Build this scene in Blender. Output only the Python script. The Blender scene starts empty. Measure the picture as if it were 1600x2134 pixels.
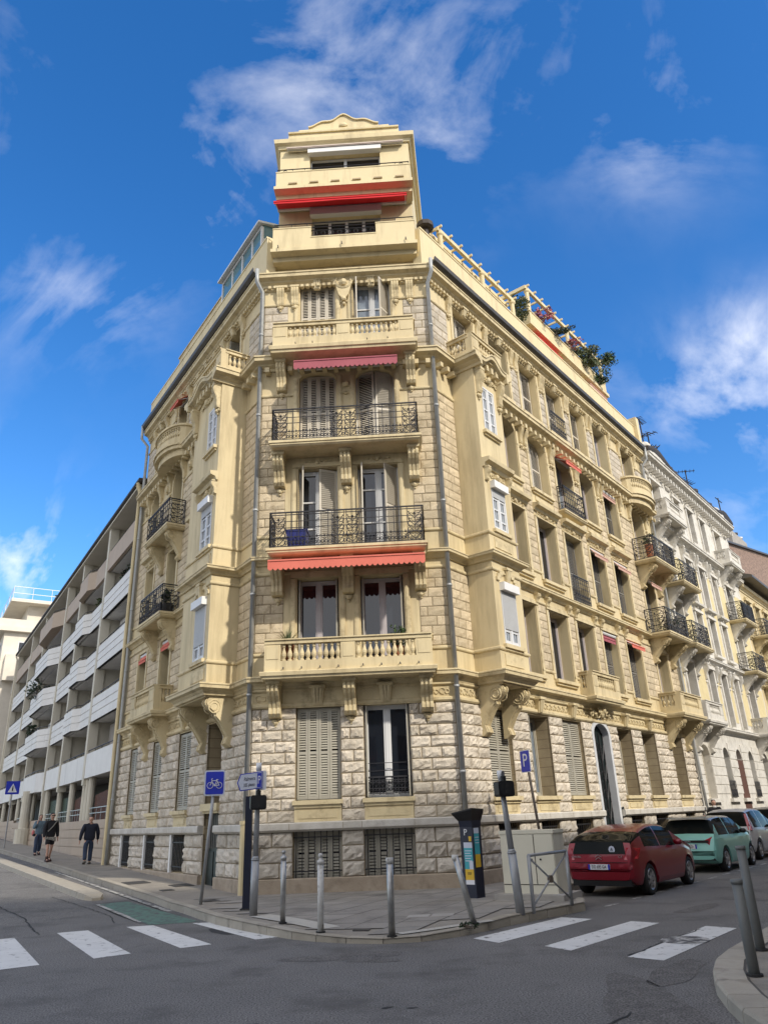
import bpy, bmesh, math, random
from mathutils import Vector, Matrix, noise
random.seed(7)
rnd = random.random
V = Vector
rad = math.radians
C = bpy.context.scene.collection

# ------------------------------------------------------------------ camera
CZ = 1.65
OPP_H = 9.0
cam_d = bpy.data.cameras.new("camera")
cam = bpy.data.objects.new("camera", cam_d)
C.objects.link(cam)
cam_d.sensor_fit = 'HORIZONTAL'
cam_d.sensor_width = 36.0
cam_d.lens = 36.0 * 1542.0 / 1600.0
cam_d.clip_start = 0.1
cam_d.clip_end = 6000
cam_d.shift_y = 0.0
rt = V((0.999244, 0.0148530, -0.0359266))
upv = -V((-0.0388759, 0.3817724, -0.9234384))
bk = -V((0.0, 0.924137, 0.3820612))
cam.matrix_world = Matrix(((rt.x, upv.x, bk.x, 0), (rt.y, upv.y, bk.y, 0), (rt.z, upv.z, bk.z, CZ), (0, 0, 0, 1)))
bpy.context.scene.camera = cam

# ------------------------------------------------------------------ light
SUN_AZ, SUN_EL = 140.5, 37.0          # azimuth clockwise from +Y
sd = bpy.data.lights.new("sun", 'SUN')
so = bpy.data.objects.new("sun", sd)
C.objects.link(so)
sd.energy = 3.15
sd.angle = rad(2.0)
sd.color = (1.0, 0.93, 0.82)
sdir = V((math.sin(rad(SUN_AZ)) * math.cos(rad(SUN_EL)), math.cos(rad(SUN_AZ)) * math.cos(rad(SUN_EL)), math.sin(rad(SUN_EL))))
so.rotation_euler = sdir.to_track_quat('Z', 'Y').to_euler()
so.location = sdir * 60
sc = bpy.context.scene
sc.view_settings.view_transform = 'Standard'
sc.view_settings.look = 'None'
sc.view_settings.exposure = 0.36
sc.view_settings.gamma = 1.0
sc.cycles.max_bounces = 5
sc.cycles.diffuse_bounces = 3

w = bpy.data.worlds.new("World")
sc.world = w
w.use_nodes = True
nt = w.node_tree
nt.nodes.clear()
def N(t, **k):
    n = nt.nodes.new(t)
    for a, b in k.items():
        if hasattr(n, a): setattr(n, a, b)
        else: n.inputs[a].default_value = b
    return n
def LK(a, b): nt.links.new(a, b)
def MATH(op, a, b=None, c=None, clamp=False):
    n = nt.nodes.new('ShaderNodeMath'); n.operation = op; n.use_clamp = clamp
    for i, x in enumerate((a, b, c)):
        if x is None: continue
        if isinstance(x, (int, float)): n.inputs[i].default_value = x
        else: nt.links.new(x, n.inputs[i])
    return n.outputs[0]
sky = N('ShaderNodeTexSky', sky_type='NISHITA', sun_disc=False, sun_elevation=rad(SUN_EL), sun_rotation=rad(SUN_AZ), altitude=50.0, air_density=1.0, dust_density=0.3, ozone_density=2.5)
hs = N('ShaderNodeHueSaturation', Hue=0.506, Saturation=1.34, Value=1.24)
LK(sky.outputs[0], hs.inputs['Color'])
tc = N('ShaderNodeTexCoord')
# clouds: soft patches at directions on the sky, broken up by noise
mp = N('ShaderNodeMapping')
mp.inputs['Rotation'].default_value = (0.35, 0.5, 0.5)
mp.inputs['Scale'].default_value = (1.0, 1.5, 1.0)
LK(tc.outputs['Generated'], mp.inputs['Vector'])
n1 = N('ShaderNodeTexNoise', Scale=4.2, Detail=9.0, Roughness=0.56, Distortion=0.6)
LK(mp.outputs[0], n1.inputs['Vector'])
n2 = N('ShaderNodeTexNoise', Scale=13.0, Detail=5.0, Roughness=0.6, Distortion=0.3)
LK(mp.outputs[0], n2.inputs['Vector'])
CLOUDS = [
    (-0.107, 0.551, 0.828, 0.160, 0.62),
    (-0.025, 0.598, 0.801, 0.150, 0.62),
    (0.065, 0.576, 0.815, 0.160, 0.56),
    (-0.072, 0.626, 0.776, 0.100, 0.43),
    (0.019, 0.630, 0.776, 0.130, 0.50),
    (0.135, 0.585, 0.799, 0.130, 0.75),
    (0.250, 0.572, 0.781, 0.120, 0.62),
    (0.342, 0.608, 0.716, 0.110, 0.94),
    (0.311, 0.636, 0.706, 0.060, 0.88),
    (0.375, 0.533, 0.758, 0.100, 0.56),
    (-0.193, 0.640, 0.744, 0.090, 0.90),
    (-0.216, 0.671, 0.710, 0.070, 0.84),
    (-0.232, 0.694, 0.681, 0.075, 1.20),
    (-0.174, 0.693, 0.700, 0.080, 0.90),
    (-0.408, 0.700, 0.586, 0.080, 1.20),
    (-0.356, 0.728, 0.585, 0.080, 0.96),
    (-0.298, 0.739, 0.605, 0.070, 0.84),
    (-0.315, 0.535, 0.784, 0.100, 0.54),
    (-0.367, 0.594, 0.716, 0.160, 0.60),
    (-0.343, 0.634, 0.693, 0.100, 0.60),
    (0.404, 0.781, 0.475, 0.085, 2.30),
    (0.455, 0.744, 0.489, 0.075, 2.52),
    (0.364, 0.807, 0.465, 0.060, 1.42),
    (0.453, 0.791, 0.412, 0.070, 2.41),
    (0.439, 0.725, 0.531, 0.050, 1.31),
    (0.455, 0.834, 0.311, 0.050, 1.54),
    (0.404, 0.845, 0.350, 0.050, 0.56),
    (-0.443, 0.844, 0.303, 0.090, 3.04),
    (-0.410, 0.865, 0.290, 0.060, 2.08),
    (-0.458, 0.798, 0.391, 0.060, 0.80),
    (0.087, 0.669, 0.739, 0.060, 0.70),
    (0.098, 0.633, 0.768, 0.080, 0.50),
    (0.294, 0.811, 0.506, 0.020, 1.00),
    (0.134, 0.736, 0.664, 0.030, 0.40),
    (-0.526, 0.805, 0.276, 0.150, 2.40),
    (0.303, -0.808, 0.505, 0.500, 1.40),
    (-0.503, -0.704, 0.503, 0.450, 1.30),
    (0.896, -0.199, 0.398, 0.400, 1.00),
    (-0.909, 0.101, 0.404, 0.400, 1.00),
    (0.000, 0.000, 1.000, 0.300, 0.60),
]
acc = None
for (dx, dy, dz, r, a) in CLOUDS:
    vd = N('ShaderNodeVectorMath', operation='DISTANCE')
    LK(tc.outputs['Generated'], vd.inputs[0]); vd.inputs[1].default_value = (dx, dy, dz)
    q = MATH('DIVIDE', vd.outputs['Value'], r * .8)
    e = MATH('MULTIPLY', MATH('EXPONENT', MATH('MULTIPLY', MATH('MULTIPLY', q, q), -1.0)), a)
    acc = e if acc is None else MATH('ADD', acc, e)
nn = MATH('ADD', MATH('MULTIPLY', n1.outputs[0], 1.0), MATH('MULTIPLY', n2.outputs[0], 0.28))
dens = MATH('MULTIPLY_ADD', MATH('SUBTRACT', nn, 0.60), 2.0, 0.035)
dens = MATH('MULTIPLY', MATH('MAXIMUM', dens, 0.0), acc)
dens = MATH('MULTIPLY', dens, 0.42)
# unseen bright broken clouds behind the viewer, added to the sky as neutral fill
sxyz = N('ShaderNodeSeparateXYZ'); LK(tc.outputs['Generated'], sxyz.inputs[0])
rear = N('ShaderNodeMapRange', interpolation_type='SMOOTHSTEP'); LK(sxyz.outputs[1], rear.inputs[0])
rear.inputs[1].default_value = 0.44; rear.inputs[2].default_value = -0.10; rear.inputs[3].default_value = 0.0; rear.inputs[4].default_value = 1.0
fill_clouds = MATH('MULTIPLY', rear.outputs[0], MATH('MULTIPLY_ADD', MATH('SUBTRACT', nn, 0.5), 1.6, 0.62), clamp=True)
dens = MATH('MINIMUM', MATH('ADD', dens, fill_clouds), 0.92, clamp=True)
mix = N('ShaderNodeMix', data_type='RGBA')
LK(dens, mix.inputs[0]); LK(hs.outputs[0], mix.inputs[6])
mix.inputs[7].default_value = (7.6, 7.5, 7.6, 1)
bg = N('ShaderNodeBackground', Strength=0.15)
LK(mix.outputs[2], bg.inputs['Color'])
wo = N('ShaderNodeOutputWorld')
LK(bg.outputs[0], wo.inputs['Surface'])

# ------------------------------------------------------------------ materials
MATS = {}
def mat(name, col, rough=0.7, col2=None, scale=3.0, bump=0.0, bscale=30.0, metal=0.0, island=0.0, dirt=None, dirt_scale=1.2, dirt_lo=0.52, dirt_hi=0.72, spec=0.5, lines=None, coat=0.0, streak=False, speck=None):
    m = bpy.data.materials.new(name); m.use_nodes = True
    t = m.node_tree; nd = t.nodes; nd.clear()
    o = nd.new('ShaderNodeOutputMaterial'); p = nd.new('ShaderNodeBsdfPrincipled')
    t.links.new(p.outputs[0], o.inputs[0])
    p.inputs['Roughness'].default_value = rough; p.inputs['Metallic'].default_value = metal
    p.inputs['Specular IOR Level'].default_value = spec
    if coat: p.inputs['Coat Weight'].default_value = coat; p.inputs['Coat Roughness'].default_value = 0.03
    g = nd.new('ShaderNodeNewGeometry')
    tcn = nd.new('ShaderNodeTexCoord')
    pos = g.outputs['Position'] if not name.startswith('car_') else tcn.outputs['Object']
    c2 = col2 or tuple(x * 0.82 for x in col)
    nz = nd.new('ShaderNodeTexNoise'); nz.inputs['Scale'].default_value = scale; nz.inputs['Detail'].default_value = 6; nz.inputs['Roughness'].default_value = 0.62
    t.links.new(pos, nz.inputs['Vector'])
    rp = nd.new('ShaderNodeValToRGB'); rp.color_ramp.elements[0].position = 0.32; rp.color_ramp.elements[1].position = 0.68
    rp.color_ramp.elements[0].color = (*c2, 1); rp.color_ramp.elements[1].color = (*col, 1)
    t.links.new(nz.outputs[0], rp.inputs[0])
    cur = rp.outputs[0]
    def mixc(fac, a, bcol, mode='MIX'):
        mx = nd.new('ShaderNodeMix'); mx.data_type = 'RGBA'; mx.blend_type = mode
        if isinstance(fac, float): mx.inputs[0].default_value = fac
        else: t.links.new(fac, mx.inputs[0])
        t.links.new(a, mx.inputs[6])
        if isinstance(bcol, tuple): mx.inputs[7].default_value = (*bcol, 1)
        else: t.links.new(bcol, mx.inputs[7])
        return mx.outputs[2]
    if speck:
        sn = nd.new('ShaderNodeTexNoise'); sn.inputs['Scale'].default_value = speck[0]; sn.inputs['Detail'].default_value = 2
        t.links.new(pos, sn.inputs['Vector'])
        sr = nd.new('ShaderNodeMapRange'); sr.inputs[1].default_value = .3; sr.inputs[2].default_value = .7; sr.inputs[3].default_value = 1 - speck[1]; sr.inputs[4].default_value = 1 + speck[1]
        t.links.new(sn.outputs[0], sr.inputs[0]); cur = mixc(1.0, cur, sr.outputs[0], 'MULTIPLY')
    if island:
        r2 = nd.new('ShaderNodeValToRGB'); e = r2.color_ramp.elements
        e[0].color = (1 - island, 1 - island * 1.05, 1 - island * 1.2, 1); e[1].color = (1 + island * .6, 1 + island * .55, 1 + island * .5, 1)
        t.links.new(g.outputs['Random Per Island'], r2.inputs[0])
        cur = mixc(1.0, cur, r2.outputs[0], 'MULTIPLY')
    if dirt:
        dn = nd.new('ShaderNodeTexNoise'); dn.inputs['Scale'].default_value = dirt_scale; dn.inputs['Detail'].default_value = 8; dn.inputs['Roughness'].default_value = 0.68
        if streak:
            mpn = nd.new('ShaderNodeMapping'); mpn.inputs['Scale'].default_value = (1, 1, 0.12)
            t.links.new(pos, mpn.inputs['Vector']); t.links.new(mpn.outputs[0], dn.inputs['Vector'])
        else: t.links.new(pos, dn.inputs['Vector'])
        mr = nd.new('ShaderNodeMapRange'); mr.inputs[1].default_value = dirt_lo; mr.inputs[2].default_value = dirt_hi
        t.links.new(dn.outputs[0], mr.inputs[0])
        cur = mixc(mr.outputs[0], cur, dirt)
    if lines:
        pitch, lc = lines
        sx = nd.new('ShaderNodeSeparateXYZ'); t.links.new(pos, sx.inputs[0])
        fr = nd.new('ShaderNodeMath'); fr.operation = 'MODULO'; t.links.new(sx.outputs[2], fr.inputs[0]); fr.inputs[1].default_value = pitch
        lt = nd.new('ShaderNodeMath'); lt.operation = 'LESS_THAN'; t.links.new(fr.outputs[0], lt.inputs[0]); lt.inputs[1].default_value = 0.016
        cur = mixc(lt.outputs[0], cur, lc)
    t.links.new(cur, p.inputs['Base Color'])
    if bump:
        bn = nd.new('ShaderNodeTexNoise'); bn.inputs['Scale'].default_value = bscale; bn.inputs['Detail'].default_value = 5
        t.links.new(pos, bn.inputs['Vector'])
        bp = nd.new('ShaderNodeBump'); bp.inputs['Strength'].default_value = bump; bp.inputs['Distance'].default_value = 0.02
        t.links.new(bn.outputs[0], bp.inputs['Height']); t.links.new(bp.outputs[0], p.inputs['Normal'])
    MATS[name] = m
    return m

mat('paint', (0.645, 0.54, 0.325), 0.75, (0.58, 0.475, 0.28), 0.9, 0.12, 40, dirt=(0.33, 0.26, 0.145), dirt_scale=2.4, dirt_lo=0.47, dirt_hi=0.80, streak=True)
mat('trim', (0.65, 0.545, 0.33), 0.72, (0.57, 0.468, 0.275), 2.0, 0.15, 30, dirt=(0.27, 0.205, 0.11), dirt_scale=2.6, dirt_lo=0.50, dirt_hi=0.76)
mat('cream', (0.70, 0.59, 0.355), 0.7, (0.65, 0.54, 0.315), 1.2, 0.05, 30, dirt=(0.42, 0.335, 0.19), dirt_scale=2.6, dirt_lo=0.50, dirt_hi=0.84, streak=True)
mat('rock', (0.62, 0.56, 0.465), 0.85, (0.51, 0.45, 0.365), 5.0, 0.8, 22, island=0.20, dirt=(0.24, 0.195, 0.145), dirt_scale=2.8, dirt_lo=0.53, dirt_hi=0.74)
mat('rock_low', (0.60, 0.55, 0.475), 0.85, (0.47, 0.425, 0.355), 4.0, 0.8, 22, island=0.20, dirt=(0.24, 0.20, 0.155), dirt_scale=3.0, dirt_lo=0.52, dirt_hi=0.72)
mat('ashlar', (0.62, 0.52, 0.36), 0.85, (0.50, 0.41, 0.275), 5.0, 0.7, 32, island=0.16, dirt=(0.30, 0.225, 0.13), dirt_scale=4.0, dirt_lo=0.55, dirt_hi=0.76)
mat('ashlar_grey', (0.56, 0.50, 0.41), 0.85, (0.44, 0.385, 0.30), 5.0, 0.7, 32, island=0.16, dirt=(0.30, 0.26, 0.2), dirt_scale=4.0, dirt_lo=0.55, dirt_hi=0.76)
mat('mortar', (0.26, 0.205, 0.125), 0.95, None, 8.0)
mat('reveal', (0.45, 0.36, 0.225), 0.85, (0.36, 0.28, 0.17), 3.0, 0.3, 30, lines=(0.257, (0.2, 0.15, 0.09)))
mat('band', (0.60, 0.57, 0.51), 0.75, (0.44, 0.405, 0.345), 2.5, 0.3, 35, dirt=(0.26, 0.23, 0.19), dirt_scale=2.2, dirt_lo=0.56, dirt_hi=0.78)
mat('basecourse', (0.42, 0.345, 0.26), 0.85, (0.32, 0.255, 0.185), 2.0, 0.4, 30, dirt=(0.18, 0.14, 0.10), dirt_scale=1.6, dirt_lo=0.5, dirt_hi=0.72)
mat('shutter_grey', (0.40, 0.375, 0.305), 0.55, (0.35, 0.325, 0.26), 3.0)
mat('shutter_pale', (0.56, 0.51, 0.42), 0.55, (0.50, 0.45, 0.36), 3.0)
mat('shutter_dark', (0.20, 0.19, 0.17), 0.6, (0.16, 0.15, 0.135), 3.0)
mat('frame_white', (0.64, 0.64, 0.63), 0.45, (0.66, 0.66, 0.65), 3.0)
mat('frame_lilac', (0.47, 0.43, 0.43), 0.5, (0.42, 0.38, 0.38), 3.0)
mat('glass', (0.012, 0.014, 0.020), 0.03, (0.010, 0.012, 0.017), 1.0, spec=0.8)
mat('glass_pale', (0.22, 0.26, 0.30), 0.08, (0.13, 0.16, 0.20), 6.0, spec=0.8)
mat('glass_veranda', (0.13, 0.25, 0.28), 0.07, (0.10, 0.20, 0.24), 1.0, spec=0.8)
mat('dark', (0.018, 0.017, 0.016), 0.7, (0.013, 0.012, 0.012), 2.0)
mat('room', (0.10, 0.09, 0.08), 0.8, (0.06, 0.055, 0.05), 0.7)
mat('iron', (0.022, 0.022, 0.026), 0.5, (0.035, 0.033, 0.035), 9.0, metal=0.3)
mat('zinc', (0.42, 0.43, 0.42), 0.5, (0.32, 0.33, 0.33), 4.0, metal=0.3)
mat('gutter', (0.105, 0.094, 0.078), 0.5, (0.075, 0.068, 0.057), 3.0, metal=0.3)
mat('aw_coral', (0.66, 0.17, 0.12), 0.85, (0.60, 0.15, 0.105), 2.0)
mat('aw_wine', (0.36, 0.10, 0.12), 0.85, (0.32, 0.085, 0.105), 2.0)
mat('aw_red', (0.62, 0.015, 0.02), 0.8, (0.57, 0.012, 0.018), 2.0)
mat('aw_pink', (0.56, 0.34, 0.27), 0.85, (0.50, 0.30, 0.235), 2.0)
mat('aw_white', (0.62, 0.52, 0.45), 0.8, (0.56, 0.46, 0.40), 2.0)
mat('white', (0.76, 0.75, 0.72), 0.5, (0.70, 0.69, 0.66), 2.0)
mat('mod_white', (0.72, 0.71, 0.68), 0.7, (0.64, 0.63, 0.60), 1.5, 0.05, 20, dirt=(0.42, 0.41, 0.39), dirt_scale=1.0, dirt_lo=0.55, dirt_hi=0.85, streak=True)
mat('mod_beige', (0.45, 0.36, 0.275), 0.75, (0.40, 0.32, 0.24), 1.5, 0.05, 20, dirt=(0.30, 0.24, 0.18), dirt_scale=1.0, dirt_lo=0.55, dirt_hi=0.85, streak=True)
mat('mod_pillar', (0.60, 0.56, 0.46), 0.75, (0.54, 0.50, 0.40), 1.5)
mat('roof_dark', (0.045, 0.035, 0.03), 0.7, (0.03, 0.025, 0.022), 2.0)
mat('slat_brown', (0.12, 0.05, 0.03), 0.8, (0.08, 0.035, 0.022), 14.0)
mat('wht_stone', (0.68, 0.65, 0.585), 0.8, (0.56, 0.53, 0.465), 3.0, 0.3, 30, dirt=(0.33, 0.31, 0.27), dirt_scale=2.4, dirt_lo=0.52, dirt_hi=0.78)
mat('wht_yellow', (0.68, 0.575, 0.32), 0.8, (0.60, 0.50, 0.27), 3.0)
mat('rubble', (0.34, 0.235, 0.18), 0.9, (0.19, 0.125, 0.095), 5.0, 1.0, 9, dirt=(0.11, 0.08, 0.06), dirt_scale=6.0, dirt_lo=0.5, dirt_hi=0.64)
mat('concrete', (0.36, 0.335, 0.30), 0.85, (0.29, 0.27, 0.24), 2.5, 0.3, 30)
mat('asphalt', (0.165, 0.157, 0.148), 0.88, (0.13, 0.124, 0.117), 0.5, 0.5, 130, speck=(55, .8), dirt=(0.080, 0.075, 0.070), dirt_scale=0.8, dirt_lo=0.50, dirt_hi=0.70)
mat('asphalt_patch', (0.15, 0.14, 0.13), 0.88, (0.095, 0.089, 0.083), 5.0, 0.8, 90, speck=(50, .7))
mat('asphalt_dark', (0.030, 0.029, 0.029), 0.9, (0.022, 0.021, 0.021), 3.0, 0.4, 120)
mat('paving', (0.285, 0.265, 0.235), 0.85, (0.23, 0.212, 0.188), 1.2, 0.3, 60, speck=(140, .15), island=0.13, dirt=(0.12, 0.11, 0.10), dirt_scale=0.9, dirt_lo=0.52, dirt_hi=0.74)
mat('tarpave', (0.29, 0.26, 0.215), 0.9, (0.235, 0.21, 0.175), 0.9, 0.4, 80, speck=(120, .22), dirt=(0.14, 0.125, 0.105), dirt_scale=0.8, dirt_lo=0.52, dirt_hi=0.76)
mat('kerbstone', (0.40, 0.365, 0.30), 0.8, (0.30, 0.27, 0.22), 2.5, 0.4, 40, island=0.14, dirt=(0.15, 0.13, 0.105), dirt_scale=2.5, dirt_lo=0.54, dirt_hi=0.74)
mat('joint', (0.09, 0.082, 0.072), 0.9)
def worn(name, col, lo, hi, under=(0.075, 0.073, 0.072)):
    mat(name, col, 0.7, tuple(c * .86 for c in col), 2.0, 0.3, 120, dirt=under, dirt_scale=7.0, dirt_lo=lo, dirt_hi=hi)
worn('roadpaint', (0.66, 0.655, 0.63), 0.575, 0.66)
worn('roadpaint_faint', (0.42, 0.41, 0.38), 0.48, 0.58)
worn('greenpaint', (0.10, 0.19, 0.15), 0.48, 0.62)
worn('pavepaint', (0.46, 0.44, 0.39), 0.60, 0.72, (0.25, 0.23, 0.2))
mat('steel', (0.42, 0.42, 0.41), 0.38, (0.30, 0.295, 0.28), 9.0, metal=0.75, dirt=(0.12, 0.10, 0.085), dirt_scale=7.0, dirt_lo=0.60, dirt_hi=0.72)
mat('steel_white', (0.62, 0.61, 0.58), 0.5, (0.45, 0.44, 0.41), 8.0, dirt=(0.13, 0.11, 0.09), dirt_scale=6.0, dirt_lo=0.56, dirt_hi=0.68)
mat('pole_grey', (0.33, 0.335, 0.34), 0.45, (0.27, 0.275, 0.28), 4.0, metal=0.35)
mat('boll_grey', (0.14, 0.145, 0.14), 0.55, (0.115, 0.12, 0.115), 5.0)
mat('navy', (0.010, 0.014, 0.032), 0.4, (0.008, 0.011, 0.026), 3.0)
mat('black', (0.008, 0.008, 0.009), 0.45, (0.006, 0.006, 0.007), 3.0)
mat('rustpole', (0.13, 0.10, 0.075), 0.6, (0.09, 0.07, 0.05), 6.0)
mat('sign_blue', (0.012, 0.03, 0.42), 0.4, (0.010, 0.025, 0.38), 3.0)
mat('sign_white', (0.72, 0.72, 0.73), 0.4, (0.66, 0.66, 0.67), 3.0)
mat('sign_light', (0.55, 0.58, 0.66), 0.45, (0.50, 0.53, 0.61), 3.0)
mat('teal', (0.05, 0.36, 0.40), 0.5, (0.04, 0.31, 0.36), 6.0)
mat('sticker_yellow', (0.68, 0.44, 0.03), 0.5, (0.62, 0.38, 0.025), 6.0)
mat('ink', (0.012, 0.012, 0.02), 0.6)
mat('cabinet', (0.64, 0.60, 0.475), 0.55, (0.58, 0.545, 0.43), 1.5, dirt=(0.34, 0.31, 0.24), dirt_scale=1.5, dirt_lo=0.58, dirt_hi=0.85, streak=True)
mat('car_red', (0.19, 0.003, 0.014), 0.28, (0.22, 0.004, 0.015), 2.0, metal=0.25, coat=0.45)
mat('car_mint', (0.23, 0.54, 0.48), 0.3, (0.22, 0.52, 0.46), 2.0, metal=0.15, coat=0.45)
mat('car_silver', (0.52, 0.53, 0.55), 0.35, (0.50, 0.51, 0.53), 2.0, metal=0.15, coat=0.45)
mat('car_dark', (0.03, 0.035, 0.045), 0.3, (0.028, 0.032, 0.04), 2.0, metal=0.3, coat=0.45)
mat('car_glass', (0.010, 0.012, 0.012), 0.05, (0.008, 0.010, 0.010), 2.0, spec=0.08)
mat('car_roof', (0.36, 0.38, 0.38), 0.3, (0.34, 0.36, 0.36), 2.0, metal=0.4, coat=0.7)
mat('loggia_shade', (0.30, 0.25, 0.20), 0.8, (0.25, 0.21, 0.165), 1.5)  # darkened beige, the recess shade is put into the back wall colour
mat('blind_grey', (0.44, 0.44, 0.43), 0.6, (0.40, 0.40, 0.39), 3.0)
worn('patchpaint', (0.50, 0.49, 0.46), 0.40, 0.53)
mat('warm_white', (0.68, 0.63, 0.53), 0.7, (0.60, 0.55, 0.46), 1.5)
mat('tyre', (0.016, 0.016, 0.016), 0.85, (0.011, 0.011, 0.011), 8.0)
mat('alloy', (0.50, 0.50, 0.51), 0.3, (0.42, 0.42, 0.43), 8.0, metal=0.85)
mat('taillight', (0.42, 0.008, 0.02), 0.2, (0.33, 0.006, 0.015), 20.0, coat=1.0)
mat('leaf', (0.065, 0.12, 0.032), 0.6, (0.032, 0.062, 0.016), 4.0, island=0.4)
mat('leaf_olive', (0.115, 0.145, 0.06), 0.6, (0.055, 0.075, 0.028), 4.0, island=0.4)
mat('leaf_dark', (0.03, 0.055, 0.022), 0.6, (0.015, 0.028, 0.011), 4.0, island=0.4)
mat('flower', (0.33, 0.05, 0.09), 0.7, (0.42, 0.16, 0.17), 9.0, island=0.4)
mat('pot', (0.025, 0.025, 0.028), 0.5)
mat('terracotta', (0.36, 0.13, 0.06), 0.8)
mat('blue_plastic', (0.012, 0.018, 0.16), 0.35)
mat('skin', (0.50, 0.30, 0.22), 0.55, (0.45, 0.26, 0.19), 9.0)
mat('cloth_black', (0.012, 0.012, 0.016), 0.85)
mat('cloth_navy', (0.010, 0.014, 0.032), 0.85)
mat('jeans', (0.035, 0.055, 0.105), 0.85, (0.022, 0.035, 0.07), 9.0)
mat('denim', (0.13, 0.19, 0.24), 0.85, (0.085, 0.13, 0.17), 9.0)
mat('shirt_print', (0.45, 0.43, 0.38), 0.85, (0.06, 0.055, 0.05), 28.0)
mat('hair_brown', (0.07, 0.045, 0.03), 0.7)
mat('hair_dark', (0.025, 0.018, 0.014), 0.7)
mat('bag_coral', (0.62, 0.18, 0.17), 0.8)
mat('shoe', (0.16, 0.15, 0.13), 0.7)
mat('boot', (0.05, 0.022, 0.018), 0.7)
mat('door_green', (0.012, 0.022, 0.022), 0.4)
mat('door_white', (0.62, 0.63, 0.64), 0.6, (0.52, 0.53, 0.54), 2.0)
mat('manhole', (0.055, 0.05, 0.044), 0.7, (0.038, 0.034, 0.03), 20.0, 0.5, 60)

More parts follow.
